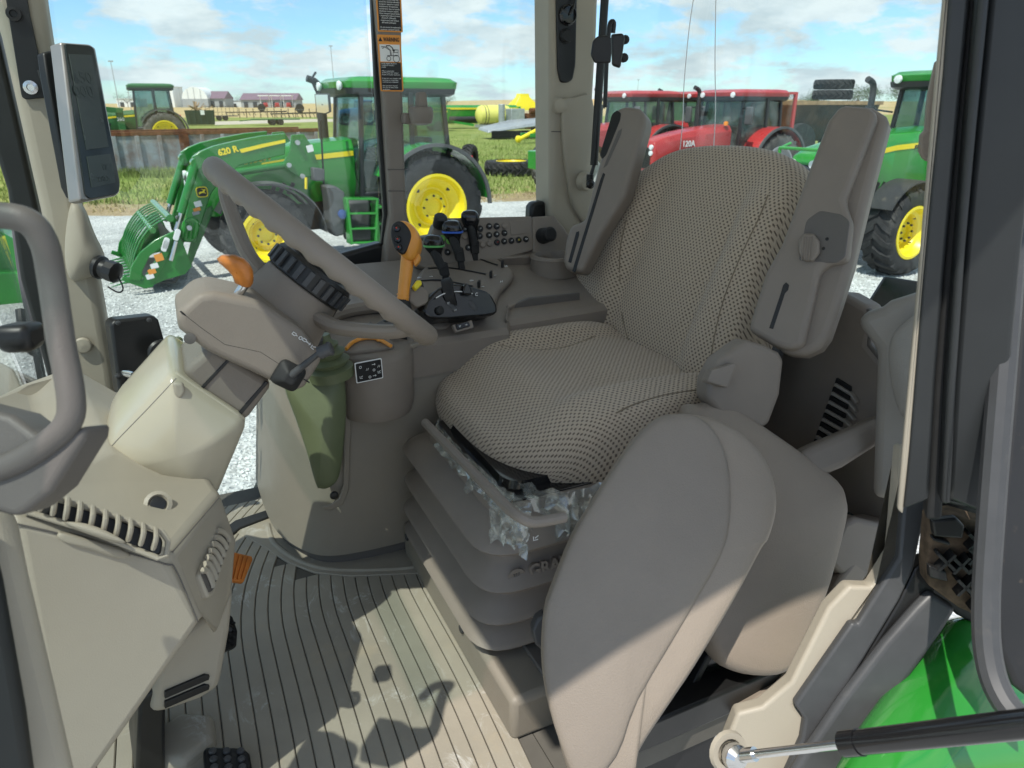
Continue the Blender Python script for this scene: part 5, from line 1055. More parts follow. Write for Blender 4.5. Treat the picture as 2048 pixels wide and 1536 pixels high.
for i in range(3):
    for j in range(4): mesh('stud', disc(PL(425+i*28+j*2, 1503+j*16, c0+n0*.0005, n0), n0, .006, .004, 10), 'rubber_grey', fp2)
# steering column
AX = V((.687, 0, .7266)).normalized(); CW = P(654, 512, 'y', 1.15); VB = V((AX.z, 0, -AX.x))
col = thing('steering_column', 'tilting steering column with a glossy beige boot and taupe switch housing', 'steering column', CW-AX*.5)
bvf = pad(trace(rpoly([(200, 928), (214, 880), (346, 732), (384, 758), (504, 838), (436, 1000), (400, 1008), (300, 984)], 26, 6), yp(1.075), NY), NY, .21, .040)[0]
bt0 = mesh('boot', bvf, 'beige_gloss', col, ang=180)
seam('boot_seam', bvf, [(212, 905), (236, 878), (300, 812), (352, 756)], .0006, 'trim_grey', bt0)
seam('boot_lip', bvf, [(352, 745), (384, 768), (440, 805), (494, 842)], .0024, 'beige_gloss', bt0)
TP('boot_clip', [(345, 766), (366, 766), (372, 784), (362, 800), (350, 796)], yp(1.055), NY, .01, 'beige', col, .004)
TP('inner_tube', [(362, 745), (425, 690), (545, 765), (540, 780), (492, 846), (388, 780)], yp(1.085), NY, .14, 'taupe', col, .012)
TP('tube_groove', [(398, 778), (458, 716), (462, 720), (402, 784)], yp(1.083), NY, .004, 'black', col, .001); TP('tube_groove', [(472, 830), (532, 762), (537, 766), (478, 836)], yp(1.083), NY, .004, 'black', col, .001)
qh = lambda pts: [(340+x/3.657, 560+y/3.657) for x, y in pts]
hd_ = TP('switch_housing', qh([(40, 290), (60, 235), (110, 190), (210, 100), (330, 90), (520, 130), (660, 160), (960, 360), (1085, 520), (1125, 585), (1050, 700), (990, 790), (940, 822), (860, 808), (600, 680), (420, 600), (260, 520), (70, 370)]), yp(1.035), NY, .115, 'taupe', col, .030, seg=5)
mesh('housing_seam', tube(trace(qh([(75, 228), (230, 350), (400, 470), (660, 525), (840, 640), (1020, 750)]), yp(1.036), NY), .0012, 6), 'black', hd_)
mesh('screw_hole', disc(PL(*qh([(145, 428)])[0], yp(1.0345), NY), NY, .008, .0008), 'taupe_dark', hd_)
# lever with square boot, second stalk with green-grey knobs
mesh('lever_boot', loft([rrect(PL(*qh([(865, 695)])[0], yp(1.036), NY)+NY*h_, V((.80, 0, -.6)), V((.6, 0, .8)), w_, w_*.95, w_*.25) for h_, w_ in ((-.004, .044), (.006, .042), (.012, .030), (.020, .016))]), 'rubber', hd_, bevel=.002)
a_ = PL(*qh([(890, 695)])[0], yp(1.02), NY); b_ = P(638, 706, 'y', 1.0); c_ = P(658, 698, 'y', .995)
mesh('stalk', join(cyl(a_, b_, .006, .004), cyl(b_, c_, .010, .0095), lathe([(.0105, 0), (.0105, .003), (.008, .005)], c_, c_-b_, 14)), 'rubber_grey', col)
def glyph(o, ux, uy, s, kind, m, parent):
    ux, uy = V(ux).normalized(), V(uy).normalized()
    sets = {0: [[(-.5, -.3), (.3, -.3), (.5, 0), (.3, .3), (-.5, .3), (-.5, -.3)], [(.6, 0), (.9, 0)]], 1: [[(math.cos(i)*.4, math.sin(i)*.4) for i in [j*.7 for j in range(10)]]], 2: [[(-.5, -.4), (-.1, .4), (.1, -.4), (.5, .4)]], 3: [[(-.6, 0), (.6, 0)], [(.3, .3), (.6, 0), (.3, -.3)]], 4: [[(-.5, .4), (-.5, -.4), (.4, -.4)], [(-.2, 0), (.5, .4)]]}
    return mesh('symbol', join(*[tube([V(o)+ux*(a*s)+uy*(b*s) for a, b in pl], s*.10, 5) for pl in sets[kind]]), m, parent)
for i, (x, y) in enumerate(((910, 395), (955, 425), (985, 440), (1012, 462), (1048, 492))): glyph(PL(*qh([(x, y)])[0], yp(1.033), NY), VB, AX, .006, i % 5 if i % 5 != 2 else 0, 'white_print', hd_)
for x, y, k in ((545, 210, 2), (590, 245, 3), (400, 108, 4)): glyph(PL(*qh([(x, y)])[0], yp(1.05), V((-.5, -.6, .6))), VB, AX, .008, k, 'white_print', hd_)
# shuttle lever: chrome rod with an orange knob
r0, r1 = P(463, 608, 'y', 1.065), P(494, 562, 'y', 1.055)
mesh('shuttle_rod', cyl(r0, r1, .0068, seg=14), 'chrome', col)
mesh('shuttle_knob', loft([[P(x, y, 'y', 1.05)+(ray(1024, 768).cross(V((dx_, 0, dz_)))*0)+ (cr*(math.cos(a)*wx)+cu*(math.sin(a)*wy)*0)+ (V((0, 1, 0))*(math.sin(a)*wy)) + (cr*0) for a in [k*math.pi/6 for k in range(12)]] for x, y, wx, wy, dx_, dz_ in ((493, 573, .006, .006, 1, 0), (488, 566, .013, .010, 1, 0), (486, 552, .015, .013, 1, 0), (480, 540, .018, .015, 1, 0), (468, 526, .021, .016, 1, 0), (461, 517, .019, .014, 1, 0), (458, 511, .011, .009, 1, 0))]), 'orange_knob', col, ang=180)
TT('column_hose', [P(x, y, 'y', 1.24) for x, y in ((560, 600), (548, 640), (556, 670))], .008, 'black', col)
TT('column_cable', [P(x, y, 'y', 1.22) for x, y in ((600, 690), (622, 660), (650, 640), (668, 610))], .009, 'black', col)
# hub with ribbed tilt ring
mesh('hub', lathe([(.085, -.155), (.083, -.15), (.075, -.12), (.068, -.09), (.064, -.062), (.060, -.058)], CW, AX, 32), 'taupe', col)
mesh('hub_gap', lathe([(.082, -.166), (.082, -.155)], CW, AX, 32), 'black', col)
rg_ = mesh('tilt_ring', lathe([(.060, -.062), (.066, -.058), (.067, -.03), (.063, -.024), (.05, -.02), (.048, -.005), (.04, .002), (.001, .004)], CW, AX, 32), 'black', col)
sx_ = AX.cross(Y).normalized()
for i in range(24):
    a = i*2*math.pi/24; d_ = sx_*math.cos(a)+Y*math.sin(a); mesh('ring_rib', box(CW+d_*.068-AX*.044, (.006, .008, .024), ux=d_, uy=AX.cross(d_), uz=AX), 'rubber_grey', rg_)
mesh('ring_mark', disc(CW+AX*.003+VB*-.02+Y*-.02, AX, .010, .002), 'orange', rg_)
# steering wheel
swl = thing('steering_wheel', 'taupe steering wheel with finger grips and three spokes', 'steering wheel', CW)
RW = .203
def grip(a, b): return .0168*(1+.15*math.cos(a*38)*max(0, math.cos(b-4.1)))
mesh('rim', torus(CW, AX, RW, .0168, 264, 16, grip), 'taupe', swl, ang=180)
for ph in (150, -52, 62):
    d_ = VB*math.cos(R(ph))+Y*math.sin(R(ph)); h0 = CW-AX*.085+d_*.05; h1 = CW-AX*.075+d_*.10; h2 = CW-AX*.030+d_*.175; h3 = CW-AX*.004+d_*(RW-.004)
    mesh('spoke', tube(crom([h0, h1, h2, h3], 5), lambda t: .021-.006*t, 12, up=AX, sx=1.05, sy=.62), 'taupe', swl)
# corner display
dn_ = V((.74, -.64, .18)).normalized(); do = P(172, 240, 'y', 1.62)
mon = thing('corner_display', 'narrow upright grey-framed instrument display on the front pillar', 'display', do)
TP('case', [(122, 84), (180, 88), (192, 96), (242, 366), (240, 386), (232, 392), (172, 404), (160, 400), (124, 94)], do, dn_, .030, 'silver', mon, .007, rnd=5)
TP('bezel', [(130, 87), (180, 91), (188, 97), (240, 366), (238, 384), (230, 389), (180, 398), (171, 390)], do+dn_*.0025, dn_, .004, 'screen', mon, .001, rnd=5)
TP('main_screen', [(138, 108), (184, 110), (218, 294), (174, 300)], do+dn_*.0042, dn_, .003, 'screen_lcd', mon, .0005)
TP('lower_screen', [(174, 313), (221, 308), (232, 365), (184, 376)], do+dn_*.0042, dn_, .003, 'screen_lcd', mon, .0005)
su = Z.cross(dn_).normalized(); sv = dn_.cross(su)
for s, x, y, z_ in (('650', 165, 156, .030), ('000', 168, 184, .030), ('17', 209, 335, .014), ('270.5', 207, 358, .014)): text3('reading', s, PL(x, y, do+dn_*.0045, dn_), su, sv, z_, 'lcd_ghost', mon, ext=.0003)
TP('bracket', [(88, 105), (104, 100), (112, 150), (152, 380), (148, 396), (136, 372), (96, 160)], do-dn_*.05, dn_, .02, 'black', mon, .004)
TT('cable', [P(x, y, 'y', 1.70) for x, y in ((84, 140), (90, 160), (100, 178), (112, 198))], .008, 'rubber', mon)
# box on a clamp by the pillar
cbx = thing('control_box', 'black box with an olive paddle clamped beside the front pillar', 'control box', P(285, 800, 'y', 1.66))
TP('case', [(220, 650), (228, 640), (308, 631), (318, 640), (332, 690), (344, 706), (340, 735), (326, 752), (318, 800), (300, 900), (252, 900), (240, 800)], yp(1.66), V((.25, -.95, .1)), .06, 'black', cbx, .008)
mesh('knob', disc(P(322, 704, 'y', 1.645), V((.25, -.95, .1)), .028, .010), 'black', cbx)
for x, y in ((236, 646), (298, 640)): mesh('screw', disc(P(x, y, 'y', 1.655), V((.25, -.95, .1)), .005, .003, 10), 'rubber_grey', cbx)
TP('paddle', [(330, 680), (362, 674), (367, 678), (366, 692), (340, 704), (334, 700)], yp(1.68), V((.25, -.95, .1)), .02, 'olive', cbx, .003)
mesh('clamp', join(tube(crom([P(x, y, 'y', yy) for x, y, yy in ((230, 762, 1.72), (240, 776, 1.70), (262, 778, 1.65), (274, 766, 1.64), (268, 752, 1.64), (240, 750, 1.68), (232, 756, 1.72))], 4), .006, 8, sx=.5, sy=1.8)), 'chrome', cbx)
for x, y in ((236, 752), (268, 750)): mesh('clamp_bolt', disc(P(x, y, 'y', 1.63), V((.25, -.95, .1)), .007, .01, 8), 'dark_metal', cbx)
# near door grab handle
gh_ = thing('grab_handle', 'soft taupe grab handle on the near door post', 'grab handle', P(60, 900, 'd', .55))
hp_ = [P(x, y, 'd', d) for x, y, d in ((-160, 420, .50), (-40, 428, .53), (50, 440, .54), (88, 485, .55), (104, 560, .56), (122, 680, .56), (142, 790, .56), (136, 845, .56), (90, 890, .56), (20, 930, .56), (-80, 960, .56))]
mesh('grip', tube(crom(hp_, 6), .0094, 10, sx=1.0, sy=1.1), 'taupe_dark', gh_, ang=180)  # grip and base: shade put into the colour with the darker taupe
TP('handle_base', [(-100, 800), (20, 830), (70, 868), (120, 870), (170, 850), (165, 880), (100, 985), (52, 1024), (30, 1036), (-100, 1000)], P(50, 950, 'd', .56), (-cf).normalized(), .04, 'taupe_dark', gh_, .012, seg=4)
npst = thing('near_front_post', 'blurred grey-green door post with a black seal along the near doorway', 'door post', P(60, 1300, 'd', .6))
TP('post', [(-200, 900), (10, 1000), (40, 1022), (66, 1150), (120, 1380), (170, 1600), (-200, 1600)], P(60, 1250, 'd', .62), V((.4, -.85, .3)), .08, 'beige_pillar', npst, .015)
TP('seal', [(-200, 1000), (-10, 1060), (14, 1160), (60, 1420), (84, 1600), (-200, 1600)], P(20, 1300, 'd', .58), V((.4, -.85, .3)), .05, 'seal', npst, .012)
# wiper outside the windscreen
wp = thing('windscreen_wiper', 'black windscreen wiper arm outside the front glass', 'wiper', P(70, 700, 'x', -.34))
TT('arm', [P(x, y, 'x', -.36) for x, y in ((30, 440), (46, 560), (62, 640), (84, 760), (112, 900))], .010, 'rubber_grey', wp)
TT('blade', [P(x, y, 'x', -.35) for x, y in ((22, 420), (60, 560), (70, 640))], .006, 'rubber', wp)
TP('pivot', [(52, 650), (92, 640), (96, 690), (70, 706), (56, 690)], V((-.36, 0, 0)), V((1, -.3, 0)), .03, 'black', wp, .008)
TT('park_clip', [P(x, y, 'x', -.35) for x, y in ((40, 620), (44, 650), (54, 690), (66, 704))], .010, 'rubber_grey', wp)
# ------------------------------------------------------------------ right-hand console
con = thing('side_console', 'taupe right-hand control console with switch panel, levers and gear pod', 'console', (.5, 1.6, 0))
base = [V((.100, 1.86, 0)), V((.103, 1.68, 0)), V((.118, 1.555, 0)), V((.165, 1.452, 0)), V((.215, 1.412, 0)), V((.29, 1.398, 0)), V((.37, 1.395, 0)), V((1.15, 1.40, 0)), V((1.15, 1.86, 0))]
bc = crom(base[:7], 5)+[base[7], base[8]]
lo = mat('console_lower', (.225, .198, .158), .5, .4, var=.05, vscale=5, bump=.25, bscale=700, dirt=.12, dscale=4, dcol=(.20, .16, .11))
mesh('console_wall', loft([[V((p.x+max(0, z-.03)*.14*(1-(p.x-.1)/1.05), p.y+max(0, z-.03)*.03, z)) for p in bc] for z in (.035, .06, .20, .34, .46)]), lo, con, ang=40)
mesh('console_foot', loft([[V((p.x+.012, p.y+.012, z)) for p in bc] for z in (.0, .04)]), 'taupe_dark', con)
# upper body with sloping top
up = [V((.150, 1.80, 0)), V((.155, 1.66, 0)), V((.175, 1.555, 0)), V((.215, 1.465, 0)), V((.265, 1.42, 0)), V((.33, 1.402, 0)), V((.42, 1.40, 0))]
ub = crom(up, 5)+[V((.66, 1.405, 0)), V((.68, 1.44, 0)), V((1.15, 1.46, 0)), V((1.15, 1.80, 0))]
def tz(p): return .520+.24*max(0, p.y-1.41)
mesh('console_top', loft([[V((p.x, p.y, .44)) for p in ub], [V((p.x, p.y, tz(p)-.012)) for p in ub], [V((p.x+.010*(1 if p.x < .3 else 0), p.y+.012, tz(p))) for p in ub]]), 'taupe', con, ang=30)
TO, TN = V((.6, 1.41, .520)), V((0, -.24, 1)).normalized()
def tp(x, y, off=0): return PL(x, y, TO+TN*off, TN)
def TOP(name, px, h, m, bev=.006, par_=None, rnd=0, sm=0, off=0, **k): return TP(name, px, TO+TN*(h+off), TN, h+.004, m, par_ or con, bev, rnd, sm=sm, **k)
# moulded rim sweeping round the gear pod
rimp = [tp(x, y, .012) for x, y in ((612, 700), (622, 668), (648, 640), (690, 622), (740, 614), (800, 612))]
TT('pod_rim', rimp, .016, 'taupe', con, n=5)
# gear pod
PC = V((.345, 1.415, 0)); arc = [PC+V((math.cos(a)*.085, math.sin(a)*.078, 0)) for a in [math.pi+math.pi*i/14 for i in range(15)]]+[PC+V((.085, .15, 0)), PC+V((-.085, .15, 0))]
mesh('gear_pod', loft([[V((p.x*.88+PC.x*.12, p.y*.9+PC.y*.1, .375)) for p in arc], [V((p.x*.97+PC.x*.03, p.y, .40)) for p in arc], [V((p.x, p.y, .505)) for p in arc], [V((p.x*.98+PC.x*.02, p.y+.004, .517)) for p in arc], [V((p.x*.9+PC.x*.1, p.y+.012, .522)) for p in arc]]), 'taupe', con, ang=45)
TP('wall_bead', [(770, 715), (860, 672), (862, 680), (775, 724), (764, 760), (745, 792), (712, 802), (704, 816), (698, 980), (686, 1010), (660, 1022), (640, 1016), (660, 1010), (678, 998), (688, 970), (690, 800), (735, 790), (758, 752)], yp(1.392), NY, .006, lo, con, .0025)
for x, y in ((706, 815), (668, 990)): mesh('trim_screw', disc(P(x, y, 'y', 1.388), NY, .0095, .005), 'black', con)
# decal on the pod
dc = P(736, 740, 'y', 1.335); dN = V((.12, -.98, .05)).normalized(); dU = V((.98, .12, 0)); dV = dN.cross(dU)*-1
dV = dV if dV.z > 0 else -dV
dg = mesh('pattern_decal', prism(rrect(dc+dN*.006, dU, dV, .058, .043, .003), dN, .002), 'white_print', con); mesh('decal_field', prism(rrect(dc+dN*.0066, dU, dV, .054, .039, .002), dN, .001), 'black', dg)
for (a_, b_, k) in ((-.018, .011, 1), (-.018, -.010, 4), (-.004, .004, 2), (.010, .012, 3), (.010, 0, 1), (.010, -.012, 3), (.021, .006, 2), (.0, -.013, 1), (.021, -.006, 4)): glyph(dc+dN*.0075+dU*a_+dV*b_, dU, dV, .0058, k, 'white_print', dg)
# amber speed slider on the pod, P lever and dome
dm = TOP('slider_dome', [(690, 703), (692, 690), (706, 674), (735, 664), (765, 668), (786, 684), (782, 692), (740, 700)], .018, 'taupe', .010, sm=3)
mesh('amber_arc', tube(crom([tp(x, y, .022) for x, y in ((692, 698), (706, 684), (730, 676), (756, 678), (782, 692))], 5), .0040, 8), 'amber', con)
kb = tp(760, 681, .02); mesh('amber_slider', loft([rrect(kb+Z*h_, X, Y, w_, w_*.7, w_*.3) for h_, w_ in ((0, .015), (.012, .013), (.024, .016), (.030, .014), (.033, .008))]), 'amber', con, ang=60)
TOP('park_lever', [(752, 646), (766, 638), (800, 650), (798, 660), (775, 662)], .022, 'taupe_dark', .004, rnd=3); mesh('lever_hole', disc(tp(772, 642, .031), TN, .006, .001), 'black', con)
TOP('gate_slot', [(776, 660), (812, 668), (815, 676), (786, 672)], .004, 'black', .001)
text3('gate_letter', 'P', tp(788, 644, .030), X, Y, .014, 'white_print', con); text3('gate_letter', 'N', tp(727, 655, .012), X, Y, .012, 'white_print', con)
TOP('gate_block', [(735, 648), (742, 640), (746, 652), (738, 656)], .02, 'taupe_dark', .003)
# olive lever boot in front of the console wall
gb = thing('lever_boot_cover', 'olive green tapered rubber boot on the front of the console', 'lever boot', P(660, 980, 'y', 1.36))
ol = [(566, 772), (575, 750), (640, 742), (676, 732), (690, 760), (694, 800), (692, 860), (684, 935), (674, 968), (655, 982), (640, 982), (632, 974), (612, 905), (590, 840)]
mesh('boot', pad(trace(c2(ol, 3), yp(1.33), V((-.15, -1, .1))), V((-.15, -1, .1)), .07, .022)[0], 'olive', gb)
nk = P(660, 735, 'y', 1.35)
mesh('bellows_neck', lathe([(.044, -.02), (.046, 0), (.034, .006), (.042, .016), (.028, .024), (.036, .034), (.022, .042), (.026, .05), (.014, .056), (.012, .07)], nk, V((-.1, 0, 1)), 20), 'olive', gb, ang=60)
mesh('knob', lathe([(.008, 0), (.016, .003), (.017, .014), (.013, .019), (.001, .020)], P(628, 690, 'y', 1.33), V((.1, -.2, 1)), 16), 'rubber_grey', gb)
# SCV lever bank
bank = TOP('lever_bank', [(826, 590), (830, 560), (852, 528), (890, 508), (930, 503), (985, 512), (1022, 535), (1026, 552), (1000, 580), (985, 605), (930, 612), (870, 612)], .018, 'taupe', .010, sm=3)
for pts in ([(905, 515), (945, 514), (995, 530)], [(856, 536), (905, 536), (972, 548)], [(830, 562), (880, 560), (945, 572)]): mesh('lever_slot', tube(crom([tp(x, y, .0192) for x, y in pts], 4), .0032, 6, sx=1.4, sy=.5), 'black', bank)
for x, y in ((1005, 528), (982, 548), (958, 568)): mesh('detent_slider', box(tp(x, y, .026), (.007, .020, .016), rz=-.5), 'black', bank, bevel=.002)
for x, y, k in ((1012, 532, 4), (990, 551, 2), (965, 573, 3), (838, 555, 0), (862, 553, 3), (943, 561, 0), (1003, 563, 2)): glyph(tp(x, y, .0195), X, V((0, 1, .2)), .009 if x > 1000 else .007, k, 'white_print', bank)
def lever(lbl, base_px, neck_px, knob, ringm, hgt):
    b0 = tp(*base_px, .016); d = (b0-CAM).dot(cf)
    n0 = P(*neck_px, 'd', d-.015); t = thing('control_lever', lbl, 'lever', b0, 'black console levers')
    mesh('shaft', loft([rrect(p, X, Y, w_, w_*.7, .003) for p, w_ in ((b0, .016), (b0.lerp(n0, .35), .016), (b0.lerp(n0, .40), .022), (n0, .024))]), 'rubber', t)
    kx, ky, kw, kh = knob; k0 = P(kx, ky, 'd', d-.02); rr = []
    hz_ = V((cf.x, cf.y, 0)).normalized()
    for h_, w_, sh_ in ((-1.9, .40, .010), (-1.4, .46, .007), (-.8, .60, .003), (-.35, .88, 0), (.0, 1.0, 0), (.35, 1.0, -.001), (.68, .92, -.002), (.9, .7, -.002), (1.0, .35, -.002)):
        rr.append(rrect(k0+Z*(h_*kh*.5)*d/FPX+cr*sh_, cr, hz_, kw*w_*d/FPX, kw*w_*.72*d/FPX, kw*w_*.33*d/FPX, 5))
    mesh('knob', loft(rr), 'black_gloss', t, ang=180)
    if ringm: mesh('colour_ring', loft([rrect(k0+Z*(-.05*kh*.5*d/FPX+dz), cr, hz_, kw*w_*d/FPX, kw*w_*.72*d/FPX, kw*w_*.33*d/FPX, 5) for dz, w_ in ((-.0025, 1.0), (-.0015, 1.06), (.0015, 1.06), (.0025, 1.0))]), ringm, t)
    mesh('shaft_neck', tube([n0-cu*.012, k0-cu*(kh*.28)*d/FPX], .011, 12), 'rubber', t)
lever('black lever with a green ring under its knob', (894, 566), (884, 526), (868, 490, 40, 40), 'green_ring', 1)
lever('black lever with a blue ring under its knob', (924, 538), (916, 496), (905, 462, 40, 42), 'blue_ring', 1)
lever('plain black lever standing tallest on the console', (950, 521), (948, 482), (941, 441, 36, 40), None, 1)
# black hand controller
hc = thing('hand_controller', 'glossy black hand controller with thumb switches on the console edge', 'controller', P(920, 630, 'y', 1.43))
hn = V((.1, -.9, .42)).normalized(); ho = P(920, 620, 'y', 1.415)
TP('body', c2([(849, 625), (852, 606), (866, 586), (884, 573), (905, 567), (935, 571), (975, 583), (989, 600), (995, 618), (986, 630), (930, 635), (870, 638)], 3), ho, hn, .07, 'black_gloss', hc, .012, seg=4)
mesh('speed_dial', lathe([(.030, -.012), (.036, -.010), (.036, .010), (.030, .012)], P(900, 588, 'y', 1.45), V((.75, -.3, .2)), 28), 'rubber', hc)
mesh('dial_scale', tube(crom([PL(x, y, ho+hn*.006, hn) for x, y in ((872, 596), (892, 586), (920, 583), (945, 587))], 4), .0012, 6), 'white_print', hc)
TP('trigger', [(926, 580), (930, 566), (936, 566), (944, 578), (944, 590), (928, 588)], ho+hn*.012, hn, .02, 'black_gloss', hc, .004)
for x, y, a, b in ((904, 612, 34, 18), (946, 611, 34, 18)):
    d_ = PL(x, y, ho+hn*.0015, hn); e1_ = (PL(x+10, y+12, ho, hn)-PL(x, y, ho, hn)).normalized(); mesh('switch_pad', prism(rrect(d_, e1_, hn.cross(e1_), .027, .012, .0055), hn, .006), 'rubber_grey', hc, bevel=.002)
mesh('round_button', disc(PL(879, 621, ho+hn*.002, hn), hn, .0095, .006), 'rubber', hc)
for x, y, k in ((897, 606, 4), (911, 620, 2)): glyph(PL(x, y, ho+hn*.0045, hn), X, Z, .005, k, 'white_print', hc)
text3('scale_letter', 'C', PL(953, 589, ho+hn*.006, hn), X, Z, .010, 'white_print', hc)
# amber loader joystick
js = thing('loader_joystick', 'amber joystick with a black button face on the console', 'joystick', P(807, 602, 'd', 1.52))
jd = 1.50
stem = [P(x, y, 'd', jd) for x, y in ((806, 604), (808, 575), (812, 545), (816, 512))]
mesh('stem', tube(crom(stem, 4), lambda t: .0115+.003*t, 14), 'amber', js, ang=180)
jn = (-cf+cr*-.35+cu*.1).normalized(); jo = P(810, 480, 'd', jd-.02)
mesh('grip_head', pad(trace(c2([(782, 470), (784, 452), (796, 441), (812, 441), (828, 452), (838, 470), (840, 490), (834, 508), (824, 520), (810, 518), (800, 508), (788, 494)], 4), jo, (-cf)), -cf, .045, .016)[0], 'amber', js)
bf = TP('button_face', c2([(781, 466), (784, 450), (794, 442), (806, 444), (818, 458), (822, 474), (816, 494), (806, 508), (792, 500), (784, 484)], 4), jo-cf*.016, (-cf).normalized(), .012, 'black', js, .004)
for x, y, r_, c in ((794, 457, .0075, 'red_print'), (796, 479, .007, 'red_print'), (798, 495, .007, 'red_print')):
    b_ = PL(x, y, jo-cf*.0165, cf); mesh('thumb_button', disc(b_, -cf, r_, .005), 'black_gloss', bf); mesh('button_mark', disc(b_-cf*.0064, -cf, .0025, .0006, 3), c, bf)
mesh('trigger', pad(trace(c2([(828, 512), (836, 506), (841, 514), (838, 524), (830, 532), (826, 522)], 3), jo+cf*.01, -cf), -cf, .014, .003)[0], 'amber', js)
for y in (588, 594): mesh('stem_ring', torus(P(806, y, 'd', jd), Z, .0115, .002, 20, 6), 'amber', js)
mesh('socket_boot', lathe([(.018, -.012), (.014, 0), (.009, .01)], P(806, 606, 'd', jd), Z, 16), 'rubber', js)
# PTO switch, rocker switch, cup holder, tray
ps = TP('switch_block', [(818, 602), (820, 578), (846, 572), (858, 582), (858, 606), (835, 615)], P(838, 595, 'd', 1.52), V((.1, -.9, .4)), .05, 'taupe', con, .004)
TP('switch_bed', [(818, 584), (830, 560), (846, 562), (852, 584), (842, 590)], P(836, 575, 'd', 1.525), V((.1, -.8, .6)), .03, 'black', con, .004); TP('yellow_toggle', [(826, 570), (834, 559), (843, 560), (845, 568), (834, 579)], P(836, 570, 'd', 1.505), V((.1, -.8, .6)), .014, 'yellow', con, .003)
rs_ = TP('rocker_bezel', [(905, 650), (944, 640), (948, 655), (912, 665)], P(926, 652, 'y', 1.398), V((.05, -.9, .4)), .01, 'taupe', con, .003, rnd=3); TP('rocker_switch', [(911, 649), (937, 642), (941, 652), (915, 660)], P(926, 652, 'y', 1.395), V((.05, -.9, .4)), .01, 'black_gloss', con, .002, rnd=2)
for x, k in ((920, 4), (932, 3)): glyph(P(x, 652-(x-920)*.2, 'y', 1.391), X, Z, .0045, k, 'white_print', rs_)
TOP('orange_button', [(867, 638), (872, 634), (890, 634), (894, 639), (892, 644), (868, 644)], .008, 'orange', .003); mesh('button_base', lathe([(.022, -.006), (.022, .004), (.014, .008)], tp(880, 648), TN, 18), 'taupe', con)
ch = tp(1108, 533, .004); mesh('cup_holder', lathe([(.066, -.02), (.064, .02), (.066, .026), (.062, .033), (.052, .033), (.048, .026), (.046, .002), (.001, .001)], ch, Z, 32, cap=False), 'taupe', con)
mesh('cup_well', lathe([(.044, .003), (.001, .0025)], ch, Z, 24, cap=False), 'taupe_dark', con)
TOP('tray_lip', [(992, 503), (1002, 497), (1060, 492), (1068, 500), (1066, 512), (1000, 516)], .02, 'taupe', .006, rnd=5); TOP('tray_slot', [(1005, 503), (1055, 497), (1057, 499), (1006, 505)], .021, 'black', .001, off=.002)
TOP('bin_edge', [(1010, 636), (1015, 608), (1050, 590), (1150, 580), (1150, 586), (1052, 597), (1018, 614), (1014, 640)], .008, 'taupe', .004)
TP('bin_wall', [(1012, 640), (1016, 614), (1060, 596), (1160, 586), (1160, 650), (1100, 660), (1010, 660)], yp(1.50), NY, .01, 'taupe_dark', con, .002)
TP('bin_front', [(1010, 640), (1060, 625), (1125, 618), (1160, 640), (1160, 700), (1010, 700)], yp(1.42), V((0, -1, .15)), .02, 'taupe', con, .006)
# switch panel
SN_ = V((.0, -.93, .36)).normalized(); so_ = P(980, 480, 'y', 1.74)
sp_ = TP('switch_panel', [(836, 530), (842, 486), (862, 470), (872, 442), (884, 436), (1064, 432), (1068, 500), (1000, 520), (940, 528), (870, 545)], so_, SN_, .05, 'taupe', con, .006, rnd=4)
TP('panel_end', [(1065, 433), (1108, 430), (1130, 456), (1150, 490), (1150, 540), (1066, 505)], so_+SN_*.001, SN_, .06, 'taupe', con, .006)
TP('blank_cover', [(1020, 443), (1056, 439), (1058, 466), (1022, 471)], so_+SN_*.0015, SN_, .003, 'taupe', sp_, .001, rnd=3)
c6 = lambda x, y: (740+x/4.655, 400+y/4.655)
bt_ = [(885, 270, 'b', 4), (960, 265, 'b', 2), (1025, 268, 'b', 2), (1108, 245, 'b', 0), (1178, 245, 'b', 3), (1250, 240, 't', 9), (882, 340, 't', 9), (1020, 335, 'b', 2), (1108, 328, 'b', 4), (1178, 320, 'b', 1), (1250, 308, 'b', 3), (670, 358, 'g', 3), (737, 382, 'g', 1), (685, 430, 't', 9), (1050, 415, 't', 9), (1112, 405, 't', 9), (1182, 395, 'r', 2), (1248, 385, 'b', 2), (1315, 380, 'b', 2), (1383, 372, 'y', 4), (1450, 365, 'b', 0), (720, 487, 'b', 1), (790, 470, 't', 9), (855, 455, 't', 9), (915, 443, 'b', 1)]
for x, y, c, k in bt_:
    q_ = PL(*c6(x, y), so_+SN_*.001, SN_); b_ = mesh('button', disc(q_, SN_, .0085, .004, 18), {'b': 'black', 't': 'taupe', 'g': 'green_print', 'r': 'black', 'y': 'black'}[c], sp_)
    if k != 9: glyph(q_+SN_*.0052, X, V((0, .36, .93)), .0048, k, {'r': 'red_print', 'y': 'yellow'}.get(c, 'white_print'), b_)
mesh('panel_knob', lathe([(.017, 0), (.018, .004), (.017, .028), (.013, .032), (.001, .033)], PL(*c6(645, 240), so_, SN_), (SN_+Z*1.2).normalized(), 20), 'black', sp_)
sk2 = PL(*c6(1605, 335), so_+SN_*.001, SN_); mesh('power_outlet', lathe([(.022, 0), (.021, .012), (.019, .02), (.0195, .024), (.0195, .042), (.015, .046), (.001, .046)], sk2, (SN_+X*.1-Z*.1).normalized(), 24), 'rubber', con)
TP('side_wall', [(800, 560), (815, 480), (870, 470), (1100, 440), (1240, 470), (1240, 620), (1100, 640), (800, 640)], yp(1.83), NY, .03, 'taupe', con, .004)
